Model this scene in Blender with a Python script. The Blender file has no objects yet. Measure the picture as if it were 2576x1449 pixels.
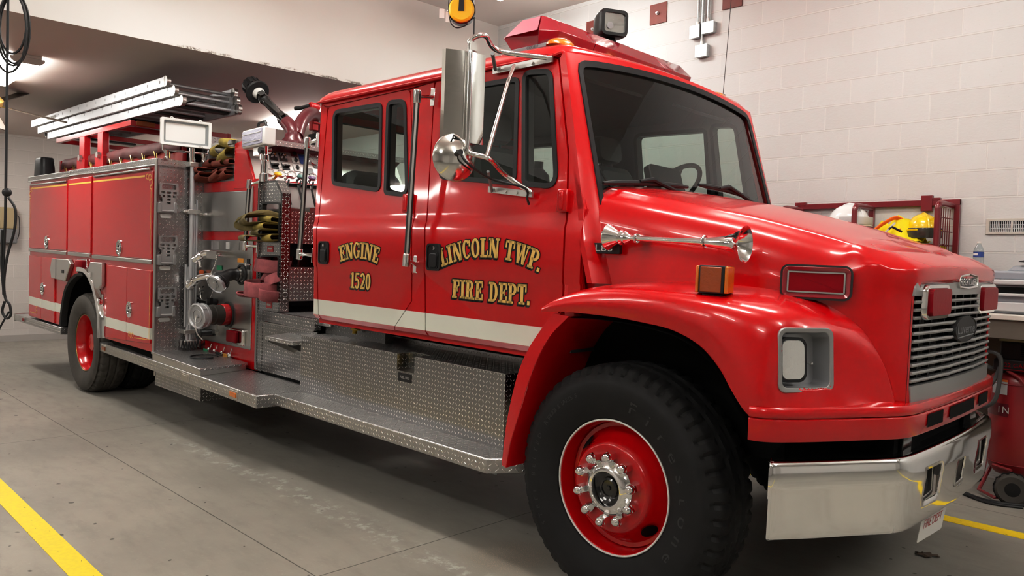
import bpy, bmesh, math, random
from mathutils import Vector, Matrix, Euler
SC = bpy.context.scene
COL = SC.collection
random.seed(11)
PI = math.pi
rad = math.radians
V = Vector

# ------------------------------------------------------------------ materials
def newmat(name):
    m = bpy.data.materials.new(name); m.use_nodes = True
    nt = m.node_tree; nt.nodes.clear()
    out = nt.nodes.new('ShaderNodeOutputMaterial')
    b = nt.nodes.new('ShaderNodeBsdfPrincipled')
    nt.links.new(b.outputs[0], out.inputs[0])
    return m, nt, b, out
class NT:
    """small wrapper: maths in node form"""
    def __init__(s, nt): s.nt = nt
    def n(s, t, **kw):
        x = s.nt.nodes.new(t)
        for k, v in kw.items(): setattr(x, k, v)
        return x
    def put(s, sock, v):
        if isinstance(v, bpy.types.NodeSocket): s.nt.links.new(v, sock)
        else: sock.default_value = v
    def m(s, op, a, b=None, c=None, clamp=False):
        x = s.n('ShaderNodeMath', operation=op); x.use_clamp = clamp
        s.put(x.inputs[0], a)
        if b is not None: s.put(x.inputs[1], b)
        if c is not None: s.put(x.inputs[2], c)
        return x.outputs[0]
    def mix(s, f, a, b):
        x = s.n('ShaderNodeMix', data_type='RGBA')
        s.put(x.inputs[0], f); s.put(x.inputs[6], a); s.put(x.inputs[7], b)
        return x.outputs[2]
    def mixf(s, f, a, b):
        x = s.n('ShaderNodeMix', data_type='FLOAT')
        s.put(x.inputs[0], f); s.put(x.inputs[2], a); s.put(x.inputs[3], b)
        return x.outputs[0]
    def noise(s, vec, scale, detail=3, rough=.5):
        x = s.n('ShaderNodeTexNoise'); s.nt.links.new(vec, x.inputs['Vector'])
        x.inputs['Scale'].default_value = scale; x.inputs['Detail'].default_value = detail
        x.inputs['Roughness'].default_value = rough
        return x.outputs['Fac']
    def ramp(s, f, lo, hi):
        return s.m('SMOOTH_MIN', 1.0, s.m('MAXIMUM', 0.0, s.m('DIVIDE', s.m('SUBTRACT', f, lo), hi - lo)), 0.0)
    def step(s, f, lo, hi):
        x = s.n('ShaderNodeMapRange', interpolation_type='SMOOTHSTEP')
        s.put(x.inputs[0], f); x.inputs[1].default_value = lo; x.inputs[2].default_value = hi
        return x.outputs[0]
    def co(s, kind='Object'):
        return s.n('ShaderNodeTexCoord').outputs[kind]
    def sep(s, v):
        x = s.n('ShaderNodeSeparateXYZ'); s.nt.links.new(v, x.inputs[0]); return x.outputs
    def comb(s, a, b, c=0.0):
        x = s.n('ShaderNodeCombineXYZ')
        for i, q in enumerate((a, b, c)): s.put(x.inputs[i], q)
        return x.outputs[0]
    def scale(s, v, sx, sy, sz):
        x = s.n('ShaderNodeVectorMath', operation='MULTIPLY'); s.nt.links.new(v, x.inputs[0])
        x.inputs[1].default_value = (sx, sy, sz); return x.outputs[0]
    def bump(s, h, strength, dist, b):
        x = s.n('ShaderNodeBump'); s.put(x.inputs['Height'], h)
        x.inputs['Strength'].default_value = strength; x.inputs['Distance'].default_value = dist
        s.nt.links.new(x.outputs[0], b.inputs['Normal']); return x
def C4(c): return (c[0], c[1], c[2], 1.0)
def pr(name, col, metal=0.0, rough=0.5, coat=0.0, emit=0.0, spec=0.5, var=0.0, vscale=8.0, bump=0.0, bscale=60.0, alpha=1.0, trans=0.0):
    m, nt, b, out = newmat(name); w = NT(nt)
    b.inputs['Base Color'].default_value = C4(col)
    b.inputs['Metallic'].default_value = metal
    b.inputs['Roughness'].default_value = rough
    b.inputs['Specular IOR Level'].default_value = spec
    if coat: b.inputs['Coat Weight'].default_value = coat; b.inputs['Coat Roughness'].default_value = .04
    if emit:
        b.inputs['Emission Color'].default_value = C4(col); b.inputs['Emission Strength'].default_value = emit
    if trans: b.inputs['Transmission Weight'].default_value = trans
    if var:
        f = w.noise(w.co(), vscale, 4, .6)
        w.put(b.inputs['Base Color'], w.mix(w.step(f, .3, .7), C4([max(0, c*(1-var)) for c in col]), C4([min(1, c*(1+var)) for c in col])))
        w.put(b.inputs['Roughness'], w.mixf(f, max(0.02, rough-.08), min(1, rough+.1)))
    if bump:
        w.bump(w.noise(w.co(), bscale, 4, .6), bump, .004, b)
    return m
RED = (0.50, 0.0012, 0.004)
M = {}
M['red'] = pr('red_gloss_paint', RED, 0, .22, coat=.5, spec=.35)
M['darkred'] = pr('maroon_paint', (.095, .004, .010), 0, .35, coat=.4)
M['redmatt'] = pr('red_enamel', (.45, .005, .01), 0, .35, coat=.3)
M['chrome'] = pr('chrome', (.86, .86, .86), 1, .07)
M['steel'] = pr('brushed_stainless', (.55, .54, .52), 1, .28)
M['steel2'] = pr('satin_stainless', (.62, .61, .59), 1, .38)
M['mirror'] = pr('polished_stainless', (.78, .77, .74), 1, .12, bump=.25, bscale=5)
M['alu'] = pr('aluminium', (.50, .51, .53), .65, .42)
M['clear2'] = pr('lamp_bowl_glass', (.50, .51, .50), .85, .14, bump=.9, bscale=14)
M['alupaint'] = pr('satin_aluminium_paint', (.36, .36, .36), .6, .38)
M['greypl'] = pr('grey_plastic', (.22, .23, .24), 0, .45)
M['ltgrey'] = pr('light_grey_plastic', (.50, .51, .52), 0, .45)
M['printgrey'] = pr('printer_grey', (.27, .29, .32), 0, .45)
M['white'] = pr('white_enamel', (.80, .80, .78), 0, .3)
M['whitepl'] = pr('white_plastic', (.78, .78, .76), 0, .4)
M['black'] = pr('black_plastic', (.011, .011, .012), 0, .4, spec=.35)
M['blackgloss'] = pr('gloss_black', (.008, .008, .008), 0, .15, coat=.5)
M['rubber'] = pr('black_rubber', (.014, .014, .014), 0, .55, bump=.1, bscale=90)
M['tyre'] = pr('tyre_rubber', (.014, .014, .0145), 0, .6, spec=.18, var=.12, vscale=6, bump=.12, bscale=50)
M['tyreletter'] = pr('moulded_lettering', (.040, .040, .041), 0, .5, spec=.2)
M['tyre2'] = pr('dusty_tyre_rubber', (.065, .058, .05), 0, .75, var=.25, vscale=6, bump=.12, bscale=50)
M['dark'] = pr('dark_underside', (.006, .006, .006), 0, .8, spec=.08)
M['darkwell'] = pr('dark_wheel_well', (.03, .004, .005), 0, .6)
M['interior'] = pr('cab_interior_grey', (.055, .055, .057), 0, .6)
M['seat'] = pr('grey_vinyl', (.075, .085, .09), 0, .45)
M['redlens'] = pr('red_lens', (.24, .002, .008), 0, .4, spec=.12, bump=.2, bscale=45)
M['redlens2'] = pr('deep_red_lens', (.26, .006, .018), 0, .12, coat=.8)
M['pinkglare'] = pr('pink_reflection_lens', (.68, .20, .26), 0, .10, coat=.8)  # pale pink stands in for a bright reflection on red plastic
M['amber'] = pr('amber_lens', (.60, .17, .008), 0, .15, coat=.6, bump=.5, bscale=60)
M['amberdk'] = pr('dark_amber_lens', (.30, .055, .004), 0, .18, coat=.5, bump=.5, bscale=60)
M['clear'] = pr('clear_lens', (.62, .63, .62), .25, .16, coat=.6, bump=.8, bscale=40)
M['gold'] = pr('gold_leaf', (.80, .55, .16), .25, .35, bump=.25, bscale=160)
M['goldline'] = pr('gold_pinstripe', (.82, .50, .10), .1, .4)
M['brass'] = pr('brass', (.5, .36, .12), 1, .3)
M['yellow'] = pr('yellow_plastic', (.78, .50, .01), 0, .35)
M['whitestripe'] = pr('white_reflective_tape', (.72, .74, .69), 0, .45)
M['label'] = pr('printed_white_label', (.6, .6, .58), 0, .5)
M['orange'] = pr('orange_tag', (.75, .14, .02), 0, .5)
M['orangelabel'] = pr('amber_tag', (.65, .30, .04), 0, .5)
M['green'] = pr('green_tag', (.03, .30, .14), 0, .5)
M['teal'] = pr('teal_cap', (.06, .16, .15), 0, .4)
M['purple'] = pr('purple_cap', (.12, .07, .17), 0, .4)
M['blue'] = pr('blue_label', (.05, .14, .35), 0, .4)
M['bluepl'] = pr('navy_label', (.03, .06, .25), 0, .4)
M['gaugeface'] = pr('gauge_face', (.75, .75, .73), 0, .35)
M['hoseyel'] = pr('yellow_hose_jacket', (.30, .235, .055), 0, .85, var=.25, vscale=14, bump=.4, bscale=140)
M['hoseyel2'] = pr('olive_hose_jacket', (.155, .12, .045), 0, .85, var=.25, vscale=14, bump=.4, bscale=140)
M['hosered'] = pr('red_brown_hose_jacket', (.22, .05, .032), 0, .85, var=.2, vscale=14, bump=.4, bscale=140)
M['hosepink'] = pr('pink_hose_jacket', (.33, .095, .105), 0, .85, var=.2, vscale=14, bump=.4, bscale=140)
M['tarp'] = pr('maroon_tarp', (.11, .022, .022), 0, .65, var=.2, vscale=7, bump=.4, bscale=18)
M['wood'] = pr('varnished_wood', (.42, .28, .09), 0, .4, var=.3, vscale=20)
M['blade'] = pr('fan_blade_brown', (.085, .065, .05), 0, .5)
M['cord'] = pr('black_cable', (.010, .010, .011), 0, .5)
M['beige'] = pr('beige_enamel', (.42, .36, .22), 0, .5)
M['platemaroon'] = pr('maroon_wall_plate', (.15, .030, .022), 0, .55, var=.1, vscale=12)
M['galv'] = pr('galvanised_steel', (.52, .56, .57), .55, .42, var=.15, vscale=30)
M['hivis'] = pr('hi_vis_yellow', (.80, .66, .0), 0, .75, bump=.3, bscale=120)
M['hivisor'] = pr('hi_vis_orange', (.85, .16, .01), 0, .75)
M['helmyel'] = pr('yellow_helmet_shell', (.80, .55, .0), 0, .25, coat=.4)
M['helmwhite'] = pr('white_helmet_shell', (.78, .80, .79), 0, .2, coat=.5)
M['smoke'] = pr('smoked_visor', (.05, .05, .04), 0, .1, coat=.5)
M['rackred'] = pr('red_rack_paint', (.17, .008, .014), 0, .35, coat=.4)
M['tankred'] = pr('compressor_red', (.24, .008, .012), 0, .4, coat=.2)
M['hosegrey'] = pr('grey_rubber_hose', (.06, .06, .06), 0, .5)
M['table'] = pr('laminate_top', (.60, .58, .54), 0, .4)
M['cabinet'] = pr('taupe_cabinet', (.125, .105, .085), 0, .6)
M['leaf'] = pr('dry_leaf', (.055, .032, .018), 0, .8)
M['mesh'] = pr('dark_mesh', (.02, .02, .02), .3, .6)
M['lampglass'] = pr('floodlight_reflector', (.30, .32, .33), .5, .35)
M['led'] = pr('led_lens', (.42, .42, .52), .4, .2, bump=.6, bscale=70)
M['paper'] = pr('paper', (.7, .7, .68), 0, .7)
M['greenfolder'] = pr('green_folder', (.01, .07, .035), 0, .5)

def glass_mat(name, tint, refl=1.0, rough=.0):
    m = bpy.data.materials.new(name); m.use_nodes = True
    nt = m.node_tree; nt.nodes.clear(); w = NT(nt)
    out = w.n('ShaderNodeOutputMaterial'); t = w.n('ShaderNodeBsdfTransparent'); g = w.n('ShaderNodeBsdfGlossy')
    t.inputs[0].default_value = C4(tint); g.inputs['Roughness'].default_value = rough
    lw = w.n('ShaderNodeLayerWeight'); lw.inputs[0].default_value = .5
    fr = w.m('ADD', .04*refl, w.m('MULTIPLY', .96, w.m('POWER', lw.outputs['Facing'], 4.0)), clamp=True)
    x = w.n('ShaderNodeMixShader'); nt.links.new(fr, x.inputs[0])
    nt.links.new(t.outputs[0], x.inputs[1]); nt.links.new(g.outputs[0], x.inputs[2]); nt.links.new(x.outputs[0], out.inputs[0])
    return m
M['glass'] = glass_mat('cab_window_glass', (.66, .74, .70), 1.5)
M['wsglass'] = glass_mat('windshield_glass', (.62, .70, .67), 1.6)
M['clearpet'] = glass_mat('clear_bottle_plastic', (.88, .92, .94), 2.0, .05)

def diamond(name, pitch, base, bar, rough=.30, hs=1.0, flip=False):
    """raised lozenges, alternately leaning left and right, on rolled aluminium"""
    m, nt, b, out = newmat(name); w = NT(nt)
    uv = w.sep(w.co('UV'))
    a = w.m('DIVIDE', uv[0], pitch); c = w.m('DIVIDE', uv[1], pitch)
    fa, fc = w.m('FLOOR', a), w.m('FLOOR', c)
    par = w.m('FLOORED_MODULO', w.m('ADD', fa, fc), 2.0)
    s = w.m('SUBTRACT', w.m('MULTIPLY', par, 2.0), 1.0)
    la = w.m('SUBTRACT', w.m('SUBTRACT', a, fa), .5); lc = w.m('SUBTRACT', w.m('SUBTRACT', c, fc), .5)
    sl = w.m('MULTIPLY', s, lc)
    al = w.m('MULTIPLY', w.m('ADD', la, sl), .7071); ac = w.m('MULTIPLY', w.m('SUBTRACT', la, sl), .7071)
    d = w.m('ADD', w.m('POWER', w.m('ABSOLUTE', w.m('DIVIDE', al, .41)), 2.0), w.m('POWER', w.m('ABSOLUTE', w.m('DIVIDE', ac, .105)), 2.0))
    mask = w.step(w.m('SUBTRACT', 1.0, d), -.15, .55)
    nz = w.noise(w.co(), 5.0, 3, .6)
    col = w.mix(mask, C4(base), C4(bar))
    w.put(b.inputs['Base Color'], w.mix(w.step(nz, .2, .8), col, w.mix(.25, col, (.3, .29, .27, 1))))
    b.inputs['Metallic'].default_value = 1.0
    w.put(b.inputs['Roughness'], w.mixf(mask, rough, .2))
    w.bump(mask, hs, .003, b)
    return m
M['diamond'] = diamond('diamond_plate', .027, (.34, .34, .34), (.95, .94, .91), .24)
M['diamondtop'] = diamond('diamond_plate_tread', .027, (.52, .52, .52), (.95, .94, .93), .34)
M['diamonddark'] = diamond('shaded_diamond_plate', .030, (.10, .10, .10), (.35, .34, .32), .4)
M['diamondred'] = diamond('diamond_plate_wide', .030, (.48, .47, .47), (.85, .84, .82))

def stripe_paint(name, zf, slope, x0, lo, hi, base=RED, fade=0.0):
    """gloss paint with a white reflective band between two heights"""
    m, nt, b, out = newmat(name); w = NT(nt)
    p = w.sep(w.co('Object'))
    z = w.m('SUBTRACT', p[2], w.m('MULTIPLY', w.m('SUBTRACT', p[0], x0), slope))
    k = w.m('MULTIPLY', w.step(z, lo-.0015, lo+.0015), w.step(z, hi+.0015, hi-.0015))
    w.put(b.inputs['Base Color'], w.mix(k, C4(base), (.70, .72, .66, 1)))
    w.put(b.inputs['Roughness'], w.mixf(k, .26, .5)); w.put(b.inputs['Coat Weight'], w.mixf(k, .5, .1)); b.inputs['Specular IOR Level'].default_value = .35
    b.inputs['Coat Roughness'].default_value = .05
    return m
M['cabred'] = stripe_paint('cab_red_with_white_band', 0, 0.0, 0, 1.061, 1.164)
M['bodyred'] = stripe_paint('body_red_with_white_band', 0, -.0107, -5.0, .650, .748, (.50, .010, .014))

# ------------------------------------------------------------------ mesh builder
def rrect(w, h, r, n=5, cx=0, cy=0):
    p = []
    for (sx, sy, a0) in ((1, -1, -90), (1, 1, 0), (-1, 1, 90), (-1, -1, 180)):
        for i in range(n+1):
            a = rad(a0 + 90*i/n)
            p.append((cx + sx*(w/2-r) + r*math.cos(a), cy + sy*(h/2-r) + r*math.sin(a)))
    return p
def circ(r, n=24, cx=0, cy=0, ry=None, a0=0):
    return [(cx + r*math.cos(2*PI*i/n+a0), cy + (ry or r)*math.sin(2*PI*i/n+a0)) for i in range(n)]
def rpoly(pts, r, n=5):
    """polygon with rounded corners; r may be a list"""
    out = []; N = len(pts)
    for i in range(N):
        p0, p1, p2 = V(pts[i-1]), V(pts[i]), V(pts[(i+1) % N])
        rr = r[i] if isinstance(r, (list, tuple)) else r
        d0, d1 = (p0-p1).normalized(), (p2-p1).normalized()
        if rr <= 0: out.append(tuple(p1)); continue
        ang = d0.angle(d1); t = min(rr/math.tan(ang/2), (p0-p1).length*.48, (p2-p1).length*.48)
        a, b = p1+d0*t, p1+d1*t
        for k in range(n+1):
            q = k/n; out.append(tuple((1-q)**2*a + 2*q*(1-q)*p1 + q*q*b))
    return out
def inset(pts, d):
    """offset a convex-ish polygon inwards by d (negative: outwards)"""
    N = len(pts); out = []
    A = sum(pts[i-1][0]*pts[i][1]-pts[i][0]*pts[i-1][1] for i in range(N)); sg = 1 if A > 0 else -1
    for i in range(N):
        a, b, c = V(pts[i-1][:2]), V(pts[i][:2]), V(pts[(i+1) % N][:2])
        e0, e1 = (b-a), (c-b)
        if e0.length < 1e-9: e0 = e1
        if e1.length < 1e-9: e1 = e0
        n0 = V((-e0.y, e0.x)).normalized()*sg; n1 = V((-e1.y, e1.x)).normalized()*sg
        n = n0+n1
        n = n.normalized() if n.length > 1e-6 else n0
        k = d/max(.35, n.dot(n0)); out.append((b.x+n.x*k, b.y+n.y*k))
    return out
class Fr:
    """a local frame: origin, two axes and the outward normal"""
    def __init__(s, o, u, v, n=None):
        s.o, s.u, s.v = V(o), V(u).normalized(), V(v).normalized()
        s.n = V(n).normalized() if n is not None else s.u.cross(s.v).normalized()
    def __call__(s, a, b, c=0): return s.o + s.u*a + s.v*b + s.n*c
def side(y, x=0, z=0): return Fr((x, y, z), (1, 0, 0), (0, 0, 1), (0, -1, 0))
def front(x, y=0, z=0): return Fr((x, y, z), (0, 1, 0), (0, 0, 1), (1, 0, 0))
def upf(z, x=0, y=0): return Fr((x, y, z), (1, 0, 0), (0, 1, 0), (0, 0, 1))
def cr(p, n, closed=False):
    """Catmull-Rom resample of a point list to n points per span"""
    p = [V(q) for q in p]; out = []
    N = len(p); rng = range(N if closed else N-1)
    for i in rng:
        if closed: a, b, c, d = p[i-1], p[i], p[(i+1) % N], p[(i+2) % N]
        else: b, c = p[i], p[i+1]; a = p[i-1] if i else b*2-c; d = p[i+2] if i+2 < N else c*2-b
        for k in range(n):
            t = k/n
            out.append(.5*((2*b)+(c-a)*t+(2*a-5*b+4*c-d)*t*t+(3*b-a-3*c+d)*t**3))
    if not closed: out.append(p[-1])
    return out
class MB:
    def __init__(s): s.bm = bmesh.new()
    def v(s, p): return s.bm.verts.new(V(p))
    def f(s, vs):
        try: return s.bm.faces.new(vs)
        except ValueError: return None
    def poly(s, pts): return s.f([s.v(p) for p in pts])
    def box(s, x0, x1, y0, y1, z0, z1):
        return s.hexa([(x, y, z) for z in (z0, z1) for y in (y0, y1) for x in (x0, x1)])
    def hexa(s, p):
        v = [s.v(q) for q in p]
        for q in ((0, 2, 3, 1), (4, 5, 7, 6), (0, 1, 5, 4), (2, 6, 7, 3), (0, 4, 6, 2), (1, 3, 7, 5)): s.f([v[i] for i in q])
        return s
    def obox(s, c, u, v_, w, su, sv, sw):
        c, u, v_, w = V(c), V(u).normalized()*su/2, V(v_).normalized()*sv/2, V(w).normalized()*sw/2
        return s.hexa([c+u*i+v_*j+w*k for k in (-1, 1) for j in (-1, 1) for i in (-1, 1)])
    def fbox(s, fr, a0, a1, b0, b1, c0, c1):
        return s.hexa([fr(a, b, c) for c in (c0, c1) for b in (b0, b1) for a in (a0, a1)])
    def pr(s, poly, fr, c0, c1):
        a = [s.v(fr(p[0], p[1], c0)) for p in poly]; b = [s.v(fr(p[0], p[1], c1)) for p in poly]
        s.f(a[::-1]); s.f(b)
        for i in range(len(a)): s.f([a[i-1], a[i], b[i], b[i-1]])
        return s
    def ring(s, outer, inner, fr, c0, c1, ci0=None, ci1=None):
        """frame between two polygons of the same length"""
        ci0 = c0 if ci0 is None else ci0; ci1 = c1 if ci1 is None else ci1
        A = [[s.v(fr(p[0], p[1], c)) for p in q] for q, c in ((outer, c0), (outer, c1), (inner, ci1), (inner, ci0))]
        for i in range(len(outer)):
            for k in range(4):
                p, q = A[k], A[(k+1) % 4]; s.f([p[i-1], p[i], q[i], q[i-1]])
        return s
    def shells(s, polys, caps=(True, True)):
        """skin through a list of 3D polygons of equal length"""
        R = [[s.v(p) for p in q] for q in polys]
        for a, b in zip(R, R[1:]):
            for i in range(len(a)): s.f([a[i-1], a[i], b[i], b[i-1]])
        if caps[0]: s.f(R[0][::-1])
        if caps[1]: s.f(R[-1])
        return s
    def cyl(s, p, q, r, r2=None, n=20, caps=True):
        p, q = V(p), V(q); d = (q-p).normalized(); r2 = r if r2 is None else r2
        u = d.orthogonal().normalized(); w = d.cross(u)
        return s.shells([[o+(u*math.cos(2*PI*i/n)+w*math.sin(2*PI*i/n))*k for i in range(n)] for o, k in ((p, r), (q, r2))], (caps, caps))
    def lathe(s, prof, o, axis, n=40, caps=(False, False)):
        """prof: list of (radius, distance along the axis)"""
        o, d = V(o), V(axis).normalized(); u = d.orthogonal().normalized(); w = d.cross(u)
        return s.shells([[o+d*h+(u*math.cos(2*PI*i/n)+w*math.sin(2*PI*i/n))*max(r, 1e-4) for i in range(n)] for r, h in prof], caps)
    def tube(s, pts, r, n=10, closed=False, flat=None, caps=True):
        pts = [V(p) for p in pts]; N = len(pts); rings = []
        up = None
        for i, p in enumerate(pts):
            if closed: d = (pts[(i+1) % N]-pts[i-1])
            else: d = pts[min(i+1, N-1)]-pts[max(i-1, 0)]
            d = d.normalized() if d.length > 1e-9 else V((0, 0, 1))
            if up is None: up = d.orthogonal().normalized()
            up = (up-d*up.dot(d)); up = up.normalized() if up.length > 1e-6 else d.orthogonal().normalized()
            w = d.cross(up); rr = r[i] if isinstance(r, (list, tuple)) else r
            rings.append([s.v(p+(up*math.cos(2*PI*k/n)+w*math.sin(2*PI*k/n))*rr) for k in range(n)])
        rng = list(zip(rings, rings[1:]))
        if closed: rng.append((rings[-1], rings[0]))
        for a, b in rng:
            for k in range(n): s.f([a[k-1], a[k], b[k], b[k-1]])
        if caps and not closed: s.f(rings[0][::-1]); s.f(rings[-1])
        return s
    def ribbon(s, pts, wdir, width, th):
        """flat band following pts, its width along wdir"""
        pts = [V(p) for p in pts]; W = V(wdir).normalized()*width/2; N = len(pts); rings = []
        for i, p in enumerate(pts):
            d = pts[min(i+1, N-1)]-pts[max(i-1, 0)]; n = d.cross(W); n = n.normalized()*th/2 if n.length > 1e-9 else V((0, 0, th/2))
            rings.append([p-W-n*.2, p-W*.8-n, p+W*.8-n, p+W-n*.2, p+W+n*.2, p+W*.8+n, p-W*.8+n, p-W+n*.2])
        return s.shells(rings)
    def sph(s, c, r, n=20, m=12, sc=(1, 1, 1), a0=0, a1=PI):
        c = V(c)
        return s.shells([[c+V((r*sc[0]*max(math.sin(a), 1e-4)*math.cos(2*PI*i/n), r*sc[1]*max(math.sin(a), 1e-4)*math.sin(2*PI*i/n), r*sc[2]*math.cos(a))) for i in range(n)]
                         for a in [a0+(a1-a0)*k/m for k in range(m+1)]], (False, a1 < PI-.01))
    def torus(s, c, axis, R, r, n=32, k=8, a0=0, a1=None):
        c, d = V(c), V(axis).normalized(); u = d.orthogonal().normalized(); w = d.cross(u)
        if a1 is None: return s.tube([c+(u*math.cos(2*PI*i/n)+w*math.sin(2*PI*i/n))*R for i in range(n)], r, k, True)
        return s.tube([c+(u*math.cos(a0+(a1-a0)*i/n)+w*math.sin(a0+(a1-a0)*i/n))*R for i in range(n+1)], r, k)
    def grid(s, rows):
        R = [[s.v(p) for p in row] for row in rows]
        for a, b in zip(R, R[1:]):
            for i in range(len(a)-1): s.f([a[i], a[i+1], b[i+1], b[i]])
        return s
    def panel(s, outer, holes, fn, th, zc=(), xc=()):
        """sheet with openings; fn(a,b,c) maps the drawing and depth to space"""
        t = bmesh.new(); es = []
        for lp in [outer]+list(holes):
            vs = [t.verts.new((p[0], p[1], 0)) for p in lp]
            es += [t.edges.new((vs[i-1], vs[i])) for i in range(len(vs))]
        bmesh.ops.triangle_fill(t, use_beauty=True, edges=es)
        for val, no in [(z, (0, 1, 0)) for z in zc]+[(x, (1, 0, 0)) for x in xc]:
            bmesh.ops.bisect_plane(t, geom=t.verts[:]+t.edges[:]+t.faces[:], plane_co=(val, val, 0), plane_no=no)
        A = {v: s.v(fn(v.co.x, v.co.y, 0)) for v in t.verts}
        B = {v: s.v(fn(v.co.x, v.co.y, th)) for v in t.verts} if th else None
        for f in t.faces:
            s.f([A[v] for v in f.verts])
            if th: s.f([B[v] for v in reversed(f.verts)])
        if th:
            for e in t.edges:
                if len(e.link_faces) == 1: a, b = e.verts; s.f([A[a], A[b], B[b], B[a]])
        t.free(); return s
    def text(s, txt, fr, size, depth=.001, c0=0.0, sx=1.0, align='CENTER'):
        cu = bpy.data.curves.new('t', 'FONT'); cu.body = txt; cu.size = size; cu.align_x = align; cu.align_y = 'CENTER'; cu.resolution_u = 3
        ob = bpy.data.objects.new('t', cu); COL.objects.link(ob); bpy.context.view_layer.update()
        me = ob.evaluated_get(bpy.context.evaluated_depsgraph_get()).to_mesh()
        vs = [s.v(fr(v.co.x*sx, v.co.y, c0+depth)) for v in me.vertices]
        for p in me.polygons: s.f([vs[i] for i in p.vertices])
        ob.to_mesh_clear(); bpy.data.objects.remove(ob); bpy.data.curves.remove(cu)
        return s
    def mirror_y(s):
        g = bmesh.ops.duplicate(s.bm, geom=s.bm.verts[:]+s.bm.edges[:]+s.bm.faces[:])['geom']
        for e in g:
            if isinstance(e, bmesh.types.BMVert): e.co.y = -e.co.y
        bmesh.ops.reverse_faces(s.bm, faces=[e for e in g if isinstance(e, bmesh.types.BMFace)])
        return s
    def weld(s, d=1e-4): bmesh.ops.remove_doubles(s.bm, verts=s.bm.verts[:], dist=d); return s
    def smooth(s, it=6, fac=.5):
        vs = [v for v in s.bm.verts if not v.is_boundary]
        for _ in range(it): bmesh.ops.smooth_vert(s.bm, verts=vs, factor=fac, use_axis_x=True, use_axis_y=True, use_axis_z=True)
        return s
    def kill(s, test):
        fs = [f for f in s.bm.faces if test(f.calc_center_median())]
        bmesh.ops.delete(s.bm, geom=fs, context='FACES'); return s
    def build(s, name, mat, parent=None, smooth=35, bevel=0, seg=2, solid=0, off=None, recalc=True, uvs=1.0):
        bm = s.bm
        if off is not None: bmesh.ops.translate(bm, vec=-V(off), verts=bm.verts[:])
        if recalc: bmesh.ops.recalc_face_normals(bm, faces=bm.faces[:])
        uv = bm.loops.layers.uv.new('UVMap')
        bm.normal_update()
        for f in bm.faces:
            n = f.normal; ax = max(range(3), key=lambda i: abs(n[i]))
            for l in f.loops:
                c = l.vert.co; l[uv].uv = ((c.y, c.z), (c.x, c.z), (c.x, c.y))[ax]
        me = bpy.data.meshes.new(name); bm.to_mesh(me); bm.free()
        me.materials.append(M[mat] if isinstance(mat, str) else mat)
        if smooth:
            me.polygons.foreach_set('use_smooth', [True]*len(me.polygons)); me.set_sharp_from_angle(angle=rad(smooth))
        o = bpy.data.objects.new(name, me); COL.objects.link(o)
        if parent is not None: o.parent = parent
        if solid:
            q = o.modifiers.new('Solidify', 'SOLIDIFY'); q.thickness = solid; q.offset = -1
        if bevel:
            q = o.modifiers.new('Bevel', 'BEVEL'); q.width = bevel; q.segments = seg; q.limit_method = 'ANGLE'; q.angle_limit = rad(40)
        return o
def tag(o, label=None, cat=None, group=None, kind=None):
    if label: o['label'] = label
    if cat: o['category'] = cat
    if group: o['group'] = group
    if kind: o['kind'] = kind
    return o
def thing(name, label, cat, loc=(0, 0, 0), rot=(0, 0, 0), group=None):
    o = bpy.data.objects.new(name, None); COL.objects.link(o); o.empty_display_size = .1
    o.location = loc; o.rotation_euler = rot
    return tag(o, label, cat, group)
def copy_tree(o, parent=None):
    c = o.copy(); COL.objects.link(c)
    if parent is not None: c.parent = parent
    for ch in list(o.children): copy_tree(ch, c)
    return c
def one(mb, name, mat, label, cat, base, group=None, rot=(0, 0, 0), **kw):
    """a thing that is a single mesh, its origin moved to its base"""
    o = mb.build(name, mat, None, off=base, **kw); o.location = base; o.rotation_euler = rot
    return tag(o, label, cat, group)
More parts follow.
